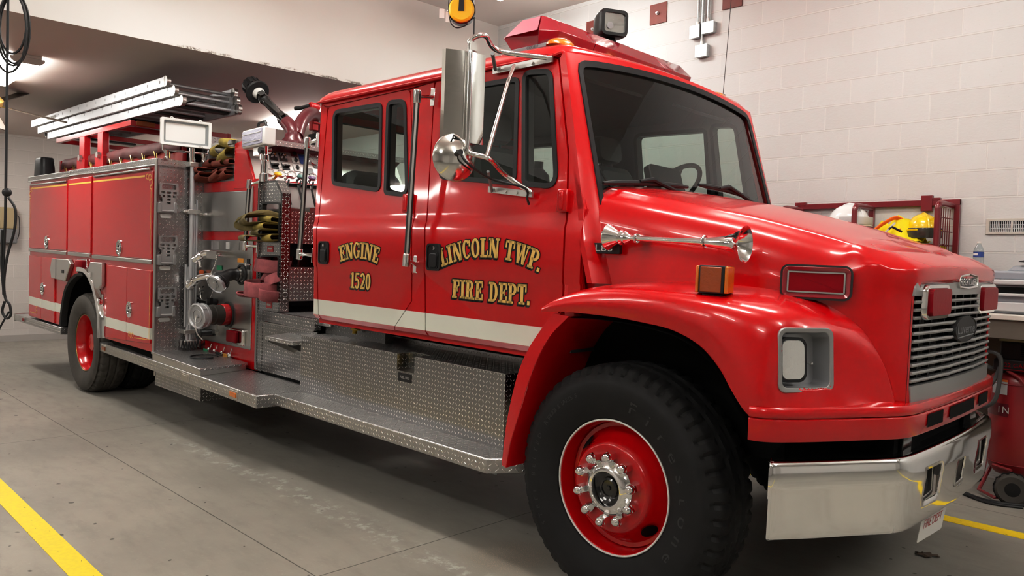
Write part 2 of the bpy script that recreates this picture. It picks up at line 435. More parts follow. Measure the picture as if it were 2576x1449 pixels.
# ------------------------------------------------------------------ the setting
XB, YR, XS, ZL, ZU = -12.2, 2.637, -4.80, 3.28, 4.33
XF, YL = 9.0, -10.5
def floor_mat():
    m, nt, b, out = newmat('concrete_floor'); w = NT(nt)
    P = w.co(); p = w.sep(P)
    n1 = w.noise(P, .55, 5, .6); n2 = w.noise(w.scale(P, 1, 2.6, 1), 3.5, 6, .65); n3 = w.noise(P, 26, 4, .7); n4 = w.noise(w.scale(P, 1.0, 1.0, 1), 11, 4, .7)
    c = w.mix(w.step(n1, .32, .68), (.235, .222, .195, 1), (.315, .298, .258, 1))
    c = w.mix(w.m('MULTIPLY', w.step(n2, .45, .75), .45), c, (.205, .192, .168, 1))
    c = w.mix(w.m('MULTIPLY', w.step(n3, .55, .8), .35), c, (.37, .36, .325, 1))
    # whitish efflorescence streak beside the truck
    dy = w.m('ABSOLUTE', w.m('ADD', w.m('ADD', p[1], 1.42), w.m('MULTIPLY', w.m('SUBTRACT', n1, .5), .30)))
    st = w.m('MULTIPLY', w.step(dy, .14, .01), w.step(n4, .50, .66))
    st = w.m('MULTIPLY', st, w.m('MULTIPLY', w.step(p[0], -4.6, -3.6), w.step(p[0], 1.4, .4)))
    c = w.mix(w.m('MULTIPLY', st, .55), c, (.50, .52, .49, 1))
    # gritty brown stain in front of and behind the front wheel
    def blob(x, y, r):
        d = w.m('SQRT', w.m('ADD', w.m('POWER', w.m('SUBTRACT', p[0], x), 2.0), w.m('POWER', w.m('SUBTRACT', p[1], y), 2.0)))
        return w.step(w.m('ADD', d, w.m('MULTIPLY', w.m('SUBTRACT', n2, .5), .25)), r, r*.25)
    gr = w.m('MAXIMUM', blob(-.62, -1.10, .34), blob(.55, -.95, .55))
    sp = w.noise(P, 190, 2, .5)
    c = w.mix(w.m('MULTIPLY', gr, .45), c, (.13, .105, .08, 1))
    c = w.mix(w.m('MULTIPLY', gr, w.step(sp, .56, .66)), c, (.40, .30, .23, 1))
    # dark flecks
    fl = w.noise(P, 17, 1, .3)
    c = w.mix(w.m('MULTIPLY', w.step(fl, .765, .79), .8), c, (.04, .035, .03, 1))
    # sawn joints
    k = None
    for val, ax in ((-8.476, 0), (-4.757, 0), (-1.043, 0), (2.67, 0), (6.39, 0), (-1.966, 1), (-5.66, 1), (1.73, 1), (-9.3, 1)):
        q = w.step(w.m('ABSOLUTE', w.m('ADD', w.m('SUBTRACT', p[ax], val), w.m('MULTIPLY', w.m('SUBTRACT', n4, .5), .004))), .0045, .0015)
        k = q if k is None else w.m('MAXIMUM', k, q)
    c = w.mix(w.m('MULTIPLY', k, .85), c, (.045, .038, .03, 1))
    w.put(b.inputs['Base Color'], c)
    w.put(b.inputs['Roughness'], w.mixf(n2, .42, .62))
    b.inputs['Specular IOR Level'].default_value = .35
    w.bump(w.m('SUBTRACT', w.m('ADD', w.m('MULTIPLY', n3, .25), w.m('MULTIPLY', n2, .4)), w.m('MULTIPLY', k, 1.2)), .35, .004, b)
    return m
def block_mat(name, ax, x0, z0, paint=(.605, .615, .615)):
    """painted concrete block: 16 x 8 inch running bond"""
    m, nt, b, out = newmat(name); w = NT(nt)
    P = w.co(); p = w.sep(P)
    row = w.m('DIVIDE', w.m('SUBTRACT', p[2], z0), .2032); fr = w.m('FLOOR', row)
    sh = w.m('MULTIPLY', w.m('FLOORED_MODULO', fr, 2.0), .5)
    colm = w.m('ADD', w.m('DIVIDE', w.m('SUBTRACT', p[ax], x0), .4064), sh); fc = w.m('FLOOR', colm)
    a = w.m('SUBTRACT', row, fr); c_ = w.m('SUBTRACT', colm, fc)
    dz = w.m('MULTIPLY', w.m('MINIMUM', a, w.m('SUBTRACT', 1.0, a)), .2032)
    dx = w.m('MULTIPLY', w.m('MINIMUM', c_, w.m('SUBTRACT', 1.0, c_)), .4064)
    dd = w.m('MINIMUM', dz, w.m('MULTIPLY', dx, 1.3))
    j = w.step(dd, .0075, .0045)
    rnd = w.n('ShaderNodeTexWhiteNoise', noise_dimensions='2D'); nt.links.new(w.comb(fr, fc), rnd.inputs['Vector'])
    rv = rnd.outputs['Value']
    n1 = w.noise(P, 75, 5, .75); n2 = w.noise(w.scale(P, 1, 1, 2.2), 28, 4, .7); n3 = w.noise(P, .6, 3, .5)
    pit = w.m('MULTIPLY', w.step(n1, .60, .72), w.step(w.m('ADD', rv, w.m('MULTIPLY', p[2], -.28)), -.55, .25))
    c = w.mix(rv, C4([q*.955 for q in paint]), C4([min(1, q*1.03) for q in paint]))
    c = w.mix(w.m('MULTIPLY', w.step(n3, .3, .7), .25), c, C4((paint[0]*.93, paint[1]*.90, paint[2]*.89)))
    c = w.mix(w.m('MULTIPLY', pit, .45), c, (.28, .27, .26, 1))
    c = w.mix(w.m('MULTIPLY', j, .55), c, (.70, .69, .67, 1))
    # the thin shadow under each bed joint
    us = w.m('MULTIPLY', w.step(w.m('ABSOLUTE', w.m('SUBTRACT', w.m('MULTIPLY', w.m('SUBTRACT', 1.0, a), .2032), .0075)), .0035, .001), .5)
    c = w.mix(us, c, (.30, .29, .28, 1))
    w.put(b.inputs['Base Color'], c); b.inputs['Roughness'].default_value = .6
    b.inputs['Specular IOR Level'].default_value = .3
    h = w.m('SUBTRACT', w.m('ADD', w.m('MULTIPLY', n2, .25), w.m('MULTIPLY', j, -.35)), w.m('MULTIPLY', pit, .5))
    w.bump(h, .55, .008, b)
    return m
def plaster_mat(name, col, peel=None):
    m, nt, b, out = newmat(name); w = NT(nt)
    P = w.co(); p = w.sep(P); n = w.noise(P, .7, 3, .5); n2 = w.noise(P, 35, 3, .6)
    c = w.mix(w.step(n, .3, .7), C4([q*.95 for q in col]), C4(col))
    if peel is not None:
        e = w.noise(w.scale(P, 1, 1, 3.0), 7, 6, .75)
        k = w.m('MULTIPLY', w.step(e, .50, .56), w.step(p[2], peel+.035, peel+.012))
        k = w.m('MULTIPLY', k, w.m('MULTIPLY', w.step(p[1], -1.25, -1.1), w.step(w.noise(P, 1.6, 1, .5), .42, .50)))
        spk = w.step(w.noise(P, 60, 3, .7), .5, .62)
        c = w.mix(k, c, w.mix(spk, (.16, .14, .12, 1), (.62, .60, .56, 1)))
        w.bump(w.m('SUBTRACT', w.m('MULTIPLY', n2, .1), w.m('MULTIPLY', k, .6)), .6, .006, b)
    else:
        w.bump(n2, .12, .003, b)
    w.put(b.inputs['Base Color'], c); b.inputs['Roughness'].default_value = .65
    b.inputs['Specular IOR Level'].default_value = .3
    return m
def struct(mb, name, mat):
    return tag(mb.build(name, mat, smooth=0, recalc=False), kind='structure')
def rect(*p):
    b = MB(); b.poly(p); return b
struct(rect((XB, YL, 0), (XF, YL, 0), (XF, YR, 0), (XB, YR, 0)), 'floor', floor_mat())
struct(rect((XF, YR, 0), (XF, YR, ZU), (XB, YR, ZU), (XB, YR, 0)), 'wall_right', block_mat('painted_block_right', 0, -1.1463, 3.8877 - .2032*24))
struct(rect((XB, YR, 0), (XB, YR, ZL), (XB, YL, ZL), (XB, YL, 0)), 'wall_back', block_mat('painted_block_back', 1, -1.05, 0.0, (.58, .575, .555)))
struct(rect((XB, YL, 0), (XB, YL, ZU), (XF, YL, ZU), (XF, YL, 0)), 'wall_left', plaster_mat('white_wall', (.62, .60, .58)))
struct(rect((XF, YL, 0), (XF, YL, ZU), (XF, YR, ZU), (XF, YR, 0)), 'wall_front', plaster_mat('white_wall_front', (.60, .59, .57)))
struct(rect((XB, YL, ZL), (XB, YR, ZL), (XS, YR, ZL), (XS, YL, ZL)), 'ceiling_low', plaster_mat('low_ceiling_paint', (.62, .56, .53)))
struct(rect((XS, YL, ZL), (XS, YR, ZL), (XS, YR, ZU), (XS, YL, ZU)), 'wall_soffit', plaster_mat('soffit_paint', (.69, .675, .65), ZL))
struct(rect((XS, YL, ZU), (XS, YR, ZU), (XF, YR, ZU), (XF, YL, ZU)), 'ceiling', plaster_mat('ceiling_paint', (.76, .74, .72)))
# overhead garage doors on the front wall (seen only in reflections)
for i, y in enumerate((-0.4, -5.6)):
    b = MB()
    for k in range(5): b.box(XF-.06, XF-.03, y-1.7, y+1.7, .02+k*.66, .02+k*.66+.64)
    struct(b, 'door_%d' % (i+1), 'white')
b = MB(); b.box(XB, XB+.02, YL, YR, 0, .10); struct(b, 'baseboard_back', pr('grey_base', (.42, .41, .39), 0, .6))

# yellow floor stripes
ym = pr('yellow_line_paint', (.80, .60, .012), 0, .5, var=.06, vscale=40)
_w = NT(ym.node_tree); _b = [n for n in ym.node_tree.nodes if n.type == 'BSDF_PRINCIPLED'][0]
_old = _b.inputs['Base Color'].links[0].from_socket
_w.put(_b.inputs['Base Color'], _w.mix(_w.step(_w.noise(_w.scale(_w.co(), 1, 2.2, 1), 22, 3, .6), .69, .72), _old, (.12, .10, .05, 1)))
def line(y0, y1, x0, x1, label):
    b = MB(); b.box(x0, x1, y0, y1, .0, .0025)
    one(b, 'floor_line', ym, label, 'floor line', ((x0+x1)/2, (y0+y1)/2, 0), smooth=0)
line(-2.808, -2.693, XB+.1, 5.0, 'worn yellow line painted on the open floor along the near side of the fire truck')
line(1.282, 1.398, XB+.1, 8.0, 'yellow line painted on the floor beyond the chrome bumper, towards the block wall')

# ---------------------------------------------------------------- ceiling lights
emat = pr('lit_diffuser', (1.0, .965, .91), 0, .5, emit=36.0)
lampbody = pr('lamp_housing', (.7, .7, .68), 0, .4)
umat = pr('added_fill_glow', (1.0, .965, .91), 0, .5, emit=42.0)  # glow added only to brighten the high ceiling
def fixture(x, y, z, label, L=1.42, W=.27, hang=0):
    t = thing('ceiling_light', label, 'light', (x, y, z), group='fluorescent ceiling lights')
    b = MB(); b.box(-L/2, L/2, -W/2+.02, W/2-.02, -.028, 0); b.build('housing', lampbody, t, bevel=.004)
    b = MB()
    prof = [(-W/2, -.028), (-W/2, -.05), (-W/2+.035, -.078), (W/2-.035, -.078), (W/2, -.05), (W/2, -.028)]
    b.shells([[V((xx, a, c)) for a, c in prof] for xx in (-L/2+.03, L/2-.03)], (True, True)); b.build('diffuser', emat, t, smooth=20)
    if hang:  # added glowing top and rods: the unseen lamp brightens the ceiling
        b = MB(); b.box(-L/2+.05, L/2-.05, -W/2+.04, W/2-.04, 0, .012); b.build('fill_strip', umat, t)
        for s in (-.5, .5): b = MB(); b.cyl((s, 0, .012), (s, 0, hang), .004, n=8); b.build('hanger', 'steel2', t)
    for s in (-1, 1):
        b = MB(); b.shells([[V((xx, a*1.03, c*1.04)) for a, c in prof] for xx in (s*(L/2-.03), s*L/2)]); b.build('end_cap', lampbody, t)
    return t
fixture(-6.90, -2.0, ZL-.0, 'lit wraparound light on the low ceiling over the open floor, above the brown fan')
for x, y, l in ((-7.0, 1.25, 'lit wraparound light on the low ceiling behind the ladder rack'),
                (-10.3, 1.25, 'lit wraparound light on the low ceiling near the back wall, far bay'),
                (-7.0, -5.6, 'added unseen fill light on the low ceiling over the next bay, beside the rear body'),  # unseen lamp added to brighten the low ceiling
                (-10.3, -5.6, 'added unseen fill light on the low ceiling over the next bay, by the back wall'),  # second unseen lamp, added to lift floor and walls under the low ceiling
                (-10.3, -2.0, 'lit wraparound light on the low ceiling nearest the back wall, open bay')):
    fixture(x, y, ZL, l)
for x, y, l in ((-3.3, -1.35, 'lit light on the high ceiling above the crew door'),
                (.2, -1.35, 'lit light on the high ceiling above the near front wheel'),
                (3.8, -1.35, 'lit light on the high ceiling ahead of the truck'),
                (-3.3, -5.2, 'lit light on the high ceiling over the next bay, beside the crew cab'),
                (.2, -5.2, 'lit light on the high ceiling over the next bay, beside the hood'),
                (3.8, -5.2, 'lit light on the high ceiling over the next bay, towards the doors'),
                (.2, .7, 'lit light on the high ceiling over the hood'),
                (-3.0, 1.5, 'added unseen fill light on the high ceiling beside the block wall, over the cab roof'),  # unseen lamp added to lift the dark soffit and high ceiling
                (4.6, 1.5, 'lit light on the high ceiling beside the block wall, towards the doors'),
                (-2.6, -8.4, 'lit light on the high ceiling over the farthest bay')):
    h_ = .06 if (x, y) == (.2, .7) else .12 if (x, y) == (-3.0, 1.5) else .40
    fixture(x, y, ZU-h_, l, hang=h_)

# ---------------------------------------------------------------- wall plates and conduit
for x, z, l in ((-2.468, 4.003, 'maroon square steel plate high on the block wall, between spotlight and conduit'),
                (-3.30, 4.003, 'maroon square steel plate on the block wall half hidden behind the black spotlight'),
                (-1.65, 3.985, 'maroon square steel plate cut by the top of the picture, right of the conduit')):
    t = thing('wall_plate', l, 'wall plate', (x, YR, z), group='maroon steel plates')
    b = MB(); b.box(-.1, .1, -.012, 0, -.1, .1); b.build('plate', 'platemaroon', t, bevel=.002)
    b = MB(); b.cyl((0, -.012, 0), (0, -.03, 0), .018, n=6); b.cyl((0, -.03, 0), (0, -.045, 0), .011); b.build('bolt', 'galv', t)
def ebox(x0, x1, z0, z1, label):
    t = thing('junction_box', label, 'electrical box', ((x0+x1)/2, YR, z0), group='galvanised electrical boxes')
    w_, h = (x1-x0)/2, z1-z0
    b = MB(); b.box(-w_, w_, -.055, 0, 0, h); b.build('box_body', 'galv', t, bevel=.004)
    b = MB(); b.box(-w_-.003, w_+.003, -.06, -.055, -.003, h+.003); b.build('cover', 'galv', t, bevel=.003)
    for sx, sz in ((-1, 1), (1, -1), (-1, -1), (1, 1)):
        b = MB(); b.cyl((sx*(w_-.012), -.06, h/2+sz*(h/2-.012)), (sx*(w_-.012), -.064, h/2+sz*(h/2-.012)), .005, n=8); b.build('screw', 'steel2', t)
ebox(-2.065, -1.960, 3.668, 3.784, 'galvanised electrical box on the left conduit of the block wall')
ebox(-1.935, -1.810, 3.688, 3.792, 'mottled galvanised electrical box on the right conduit of the block wall')
ebox(-1.997, -1.874, 3.478, 3.590, 'lowest galvanised electrical box, at the end of the short conduit')
for x, z0, z1, l in ((-1.995, 3.784, ZU, 'left galvanised conduit running up to the ceiling'),
                     (-1.885, 3.792, ZU, 'right galvanised conduit running up to the ceiling'),
                     (-1.945, 3.590, ZU, 'middle galvanised conduit that drops to the lowest electrical box')):
    t = thing('conduit', l, 'conduit', (x, YR-.03, z0), group='galvanised conduits')
    b = MB(); b.cyl((0, 0, 0), (0, 0, z1-z0), .013, n=14); b.build('pipe', 'galv', t)
    b = MB(); b.cyl((0, 0, 0), (0, 0, .035), .018, n=14); b.build('connector', 'steel2', t)

# ---------------------------------------------------------------- things on the back wall and hung from the ceiling
t = thing('wall_box', 'old beige and dark grey box with a cord hung on the back block wall', 'wall box', (XB, -.93, 1.56))
b = MB(); b.box(0, .14, -.14, .10, .22, .56); b.build('cover', 'beige', t, bevel=.02)
b = MB(); b.box(0, .15, -.14, .10, .0, .22); b.build('lower_case', 'greypl', t, bevel=.015)
b = MB(); b.box(.03, .12, -.30, -.14, .05, .58); b.build('side_case', 'black', t, bevel=.015)
b = MB(); b.tube(cr([(.07, .10, .45), (.08, .135, .4), (.08, .135, .15), (.07, .08, .03), (.07, -.05, -.02), (.07, -.12, 0)], 6), .006, 6); b.build('cord', 'cord', t)

t = thing('hanging_cord', 'black hanging power cord with a coil at its top, at the left edge', 'power cord', (-3.22, -2.76, 1.0))
R_ = V((.7, .71, 0)).normalized()    # the coil hangs roughly facing the doors
def hp(a, h, d=0): return V((0, 0, h)) + R_*a + V((.71, -.7, 0))*d
b = MB()
b.tube(cr([hp(.0, 3.33), hp(.0, 2.4), hp(-.005, 1.6), hp(-.012, .80), hp(-.015, .62), hp(-.025, .35), hp(-.022, .22)], 8), .0075, 8)
b.tube(cr([hp(.005, .79), hp(.045, .72), hp(.04, .6), hp(.0, .45), hp(-.02, .3), hp(-.012, .2), hp(.014, .16), hp(.02, .10), hp(-.005, .08), hp(-.03, .12), hp(-.015, .18)], 8), .0075, 8)
b.tube(cr([hp(-.03, .60), hp(-.035, .4), hp(-.02, .22)], 6), .0075, 8)
b.tube(cr([hp(.01, .12), hp(-.04, .03), hp(-.06, -.02)], 5), .006, 6)
b.build('cable', 'cord', t)
b = MB()
for k, (rx, rz, dx) in enumerate(((.085, .20, .02), (.095, .21, .025), (.08, .17, .03), (.10, .24, .02))):
    b.tube([hp(dx+rx*math.cos(2*PI*i/28), 1.90-rz*.62+rz*math.sin(2*PI*i/28), (k-1.5)*.016) for i in range(28)], .0065, 7, True)
b.build('coil', 'cord', t)
b = MB(); b.sph(hp(-.005, .82), .026, 16, 10); b.build('stop_ball', 'cord', t)

t = thing('ceiling_fan', 'ceiling fan with dark brown blades and a varnished wooden hub, at the left edge', 'fan', (-7.81, -2.0, 3.05))
_r, _f = V((.704, .71, 0)), V((-.711, .704, 0)); bA = (_r*.62+_f*.32+V((0, 0, -.12))); bB = (_r*.46-_f*.50+V((0, 0, -.35)))
nf = bA.cross(bB).normalized(); nf = nf if nf.z > 0 else -nf
b = MB(); b.lathe([(.001, -.07), (.09, -.06), (.13, -.01), (.13, .04), (.07, .09), (.02, .10)], (0, 0, 0), nf, 28); b.build('hub', 'wood', t)
b = MB(); b.cyl(nf*.09, (.0, 0, ZL-3.05), .018); b.build('down_rod', 'blackgloss', t)
sgn_ = 1 if (Matrix.Rotation(rad(72), 3, nf)@bA).dot(bB) > 0 else -1
for k in range(5):
    u = (Matrix.Rotation(rad(72*k*sgn_), 3, nf)@bA).normalized(); w_ = (nf.cross(u)+nf*-.2).normalized()
    b = MB(); b.pr(rpoly([(.17, -.045), (.74, -.062), (.74, .062), (.17, .045)], [.01, .03, .03, .01]), Fr(-nf*.02, u, w_), -.004, .004); b.build('blade', 'blade', t)
    b = MB(); b.obox(u*.15-nf*.02, u, w_, u.cross(w_), .12, .035, .010); b.build('blade_iron', 'brass', t)

# cord reel under the high ceiling
t = thing('cord_reel', 'yellow and black retractable cord reel hung from the high ceiling above the truck', 'cord reel', (-2.5, .08, 3.38))
b = MB(); ax = V((.72, -.69, .05)).normalized()
b.lathe([(.001, .035), (.085, .035), (.098, .025), (.10, .0)], (0, 0, .04), ax, 36); b.build('face', 'yellow', t)
b = MB(); b.lathe([(.10, .006), (.108, 0), (.108, -.055), (.09, -.065), (.001, -.065)], (0, 0, .04), ax, 36); b.build('drum', 'blackgloss', t)
b = MB(); fr_ = Fr((0, 0, .04), ax.cross(V((0, 0, 1))).normalized()*-1, V((0, 0, 1)), ax)
b.pr([(-.022, -.02), (.022, -.02), (.016, .11), (-.016, .11)], fr_, .034, .04)
b.tube([fr_(-.075, .02, -.03), fr_(-.08, .16, -.03), fr_(0, .30, -.03), fr_(.08, .16, -.03), fr_(.09, .02, -.03)], .008, 8)
b.cyl(fr_(0, .30, -.03), fr_(0, ZU-3.44, -.03), .006); b.build('bracket', 'black', t)
b = MB(); b.tube(cr([fr_(-.09, .2, .01), fr_(-.10, .0, .01), fr_(-.08, -.10, .01), fr_(-.04, -.135, .0), fr_(.02, -.12, -.01), fr_(.05, -.095, -.02)], 6), .0045, 7); b.build('loop_cord', 'cord', t)
b = MB(); b.tube([fr_(.098, -.02, -.03), fr_(.102, -.76, -.03)], .0045, 7); b.build('drop_cord', 'cord', t)
b = MB(); b.fbox(fr_, -.17, -.13, -.07, .0, .01, .012); b.build('tag', 'paper', t)
b = MB(); b.fbox(fr_, -.12, -.09, -.10, -.02, .012, .014); b.build('tag', 'paper', t)
# ------------------------------------------------------------------ the fire truck
TROT = (0, rad(.78881), rad(1.13796))
TM = Euler(TROT).to_matrix()
truck = thing('fire_truck', 'red crew-cab fire engine with gold lettering, white stripe and diamond plate steps', 'fire truck', (0, 0, 0), TROT)
def P(mb, name, mat, parent=None, **kw):
    return mb.build(name, mat, parent or truck, **kw)
def lerp_tab(tab, z):
    if z <= tab[0][0]: return tab[0][1]
    for (a, p), (b, q) in zip(tab, tab[1:]):
        if z <= b: return p+(q-p)*(z-a)/(b-a)
    return tab[-1][1]
CABW = [(.98, .985), (1.035, 1.010), (1.06, 1.030), (1.383, 1.030), (1.398, 1.037), (1.655, 1.037), (1.70, 1.024), (1.75, 1.019), (2.48, .966), (2.56, .958)]
ZC = [1.06, 1.383, 1.398, 1.655, 1.70, 1.75]
def cab(sg, d=0):
    """side of the cab; sg -1 near, +1 far; d inwards"""
    return lambda a, b, c: V((a, sg*(lerp_tab(CABW, b)-d-c), b))
RWIN = rpoly([(-2.572, 2.446), (-2.020, 2.439), (-1.954, 1.878), (-2.505, 1.942)], [.06, .05, .05, .06])
RVENT = rpoly([(-1.967, 2.446), (-1.779, 2.433), (-1.673, 1.842), (-1.911, 1.862)], [.05, .07, .06, .04])
FWIN = rpoly([(-1.44, 2.452), (-.831, 2.443), (-.785, 1.880), (-1.40, 1.938)], [.06, .04, .05, .06])
FVENT = rpoly([(-.806, 2.471), (-.604, 2.453), (-.494, 1.850), (-.737, 1.876)], [.05, .07, .07, .04])
RDOOR = rpoly([(-2.643, 2.478), (-1.749, 2.493), (-1.604, 1.718), (-1.595, 1.222), (-1.775, 1.030), (-2.590, 1.030), (-2.626, 1.39)], [.04, .05, 0, 0, 0, .02, 0])
FDOOR = rpoly([(-1.516, 2.507), (-.574, 2.507), (-.456, 2.02), (-.428, 1.684), (-.428, 1.27), (-.648, 1.030), (-1.447, 1.030), (-1.467, 1.373), (-1.475, 1.686)], [.03, .03, 0, 0, 0, 0, .02, 0, 0])
SHELL = [(-2.735, 2.53), (-2.69, 1.75), (-2.668, 1.40), (-2.66, 1.035), (-.66, 1.035), (-.42, 1.27), (-.315, 1.27), (-.315, 1.75), (-.345, 1.83), (-.555, 2.53)]
cabshell = MB()
for sg in (-1, 1):
    cabshell.panel(SHELL, [RWIN, RVENT, FWIN, FVENT], cab(sg, .016), .02, ZC)
    for strip in ([(-1.739, 2.490), (-1.526, 2.506), (-1.485, 1.686), (-1.477, 1.373), (-1.457, 1.034), (-1.765, 1.034), (-1.586, 1.222), (-1.595, 1.718)],
                  [(-2.735, 2.50), (-2.653, 2.475), (-2.636, 1.39), (-2.60, 1.034), (-2.66, 1.034), (-2.668, 1.40), (-2.69, 1.75)],
                  [(-.562, 2.506), (-.444, 2.02), (-.416, 1.684), (-.416, 1.27), (-.318, 1.27), (-.318, 1.75), (-.348, 1.83), (-.55, 2.506)],
                  [(-2.735, 2.505), (-2.735, 2.535), (-.55, 2.535), (-.55, 2.513), (-1.52, 2.513), (-1.75, 2.500), (-2.65, 2.485)]):
        cabshell.panel(strip, [], cab(sg), .018, ZC)
# windshield frame, roof, back wall
def xw(y, z):
    t = min(1, abs(y)/.93); x = -.262-.298*(z-1.83)-.055*t*t
    if abs(y) > .93: x -= ((abs(y)-.93)/.08)**2*.03
    return x
def zt(y): return 2.530+.050*(1-min(1, (y/.93)**2))
def wsf(d=0): return lambda a, b, c: V((xw(a, b)-d-c, a, b))
def wedge(y): return lerp_tab(CABW, y)
ys = [i/14 for i in range(-14, 15)]
outer = [(-wedge(z), z) for z in (2.53, 2.3, 2.05, 1.83, 1.75, 1.6, 1.40)] + [(wedge(z), z) for z in (1.40, 1.6, 1.75, 1.83, 2.05, 2.3, 2.53)] + [(-y*.945, zt(y*.945)) for y in ys[::1]][1:-1]
top = [(.865-.865*2*i/20, 0) for i in range(21)]
WS = [(-.915, 1.78), (-.60, 1.77), (0, 1.765), (.60, 1.77), (.915, 1.78)] + [(.885, 2.44), (.872, 2.478), (.84, 2.496)] + [(y, 2.500+.042*(1-(y/.84)**2)) for y in [.84*(1-i/10) for i in range(1, 20)]] + [(-.84, 2.496), (-.872, 2.478), (-.885, 2.44)]
cabshell.panel(outer, [WS], wsf(), .03, [1.83, 2.0, 2.2, 2.4], [-.95, -.93, -.8, -.6, -.4, -.2, 0, .2, .4, .6, .8, .93, .95])
RW = rpoly([(-.88, 2.40), (.88, 2.40), (.88, 1.98), (-.88, 1.98)], .06)
cabshell.panel([(-1.0, 1.03), (1.0, 1.03), (1.005, 1.7), (.955, 2.55), (-.955, 2.55), (-1.005, 1.7)], [RW], lambda a, b, c: V((-2.66-.052*(b-1.4)/.35*.5+c, a, b)), .03)
prof = [(.975, .0), (.978, .018), (.965, .045), (.935, .072), (.87, .095), (.72, .112), (.45, .127), (.2, .137), (0, .140)]
rows = []
for x, h, q in ((-2.762, .0, .985), (-2.768, .16, .99), (-2.760, .45, .995), (-2.735, .75, 1), (-2.69, .93, 1), (-2.60, 1, 1), (-2.2, 1.03, 1), (-1.6, 1.07, 1), (-1.0, 1.04, 1), (-.75, .98, 1), (-.66, .94, 1), (-.60, .84, .997), (-.57, .72, .99)):
    hh = [(y*q, 2.515+dz*h) for y, dz in prof]; rows.append([V((x, -y, z)) for y, z in hh]+[V((x, y, z)) for y, z in hh[::-1]][1:])
fr_row = []
for y, dz in prof: y2 = min(y, .957); fr_row.append(V((xw(y2, zt(y2))-.012, -y2, zt(y2)+.004)))
rows.append(fr_row+[V((p.x, -p.y, p.z)) for p in fr_row[::-1]][1:])
roof = MB(); roof.grid(rows)
for sg in (-1, 1): roof.tube([(-2.765, sg*.978, 2.517), (-1.6, sg*.981, 2.520), (-.60, sg*.976, 2.517), (-.55, sg*.962, 2.53)], .009, 6)
for sg in (-1, 1): cabshell.box(-2.66, -.45, sg*.90, sg*.985, 1.0, 1.035)
P(cabshell, 'cab_shell', 'cabred')
P(roof, 'cab_roof', 'red', solid=.012)
# doors
def glyphs():
    return {
    'L': (.70, [('r', .10, .34, 0, 1), ('r', 0, .44, .89, 1), ('r', 0, .68, 0, .13), ('r', .57, .68, 0, .36)]),
    'I': (.46, [('r', .10, .34, 0, 1), ('r', 0, .44, .89, 1), ('r', 0, .44, 0, .11)]),
    'N': (.88, [('r', .08, .22, 0, 1), ('r', .64, .78, 0, 1), ('q', [(.06, 1), (.32, 1), (.78, 0), (.54, 0)]), ('r', 0, .30, 0, .11), ('r', 0, .26, .89, 1), ('r', .54, .86, .89, 1)]),
    'C': (.74, [('a', .37, .5, .36, .51, 42, 318, .22, .12), ('r', .58, .70, .62, .97), ('r', .60, .70, .14, .30)]),
    'O': (.78, [('a', .38, .5, .37, .51, 0, 360, .23, .12)]),
    'T': (.78, [('r', .25, .49, 0, 1), ('r', 0, .74, .87, 1), ('r', 0, .11, .62, 1), ('r', .63, .74, .62, 1), ('r', .12, .62, 0, .11)]),
    'W': (1.10, [('q', [(.06, 1), (.31, 1), (.45, 0), (.24, 0)]), ('q', [(.52, 1), (.62, 1), (.42, 0), (.34, 0)]), ('q', [(.44, 1), (.69, 1), (.84, 0), (.63, 0)]), ('q', [(.90, 1), (1.0, 1), (.81, 0), (.73, 0)]), ('r', 0, .37, .89, 1), ('r', .42, .74, .89, 1), ('r', .82, 1.08, .89, 1)]),
    'P': (.76, [('r', .10, .34, 0, 1), ('r', 0, .46, 0, .11), ('r', 0, .40, .88, 1), ('r', .2, .40, .42, .54), ('a', .38, .71, .34, .29, -90, 90, .22, .12)]),
    'F': (.72, [('r', .10, .34, 0, 1), ('r', 0, .46, 0, .11), ('r', 0, .68, .87, 1), ('r', .57, .68, .64, 1), ('r', .2, .50, .45, .56), ('r', .43, .52, .35, .67)]),
    'R': (.86, [('r', .10, .34, 0, 1), ('r', 0, .42, 0, .11), ('r', 0, .40, .88, 1), ('r', .2, .42, .44, .56), ('a', .38, .72, .34, .28, -90, 90, .22, .12), ('q', [(.36, .5), (.58, .5), (.74, 0), (.50, 0)]), ('r', .50, .84, 0, .11)]),
    'E': (.74, [('r', .10, .34, 0, 1), ('r', 0, .68, .87, 1), ('r', .58, .69, .66, 1), ('r', 0, .70, 0, .13), ('r', .60, .71, 0, .34), ('r', .2, .50, .45, .56), ('r', .43, .52, .36, .66)]),
    'D': (.82, [('r', .10, .34, 0, 1), ('r', 0, .40, 0, .12), ('r', 0, .40, .88, 1), ('a', .37, .5, .41, .5, -90, 90, .24, .12)]),
    'G': (.80, [('a', .37, .5, .36, .51, 48, 330, .22, .12), ('r', .58, .70, .64, .97), ('r', .50, .73, .05, .46), ('r', .42, .80, .39, .50)]),
    '1': (.50, [('r', .14, .38, 0, 1), ('r', .02, .50, 0, .11), ('q', [(.14, 1), (.26, 1), (.0, .74), (.0, .86)])]),
    '5': (.66, [('r', .08, .58, .87, 1), ('r', .08, .20, .48, 1), ('a', .30, .32, .32, .33, -150, 128, .22, .12)]),
    '2': (.66, [('a', .31, .69, .31, .32, -20, 165, .22, .12), ('q', [(.36, .56), (.60, .60), (.28, .08), (.02, .08)]), ('r', .0, .62, 0, .15), ('r', .52, .62, .0, .32)]),
    '0': (.66, [('a', .31, .5, .31, .51, 0, 360, .21, .12)]),
    '.': (.24, [('r', 0, .20, 0, .20)]), ' ': (.42, [])}
GL = glyphs()
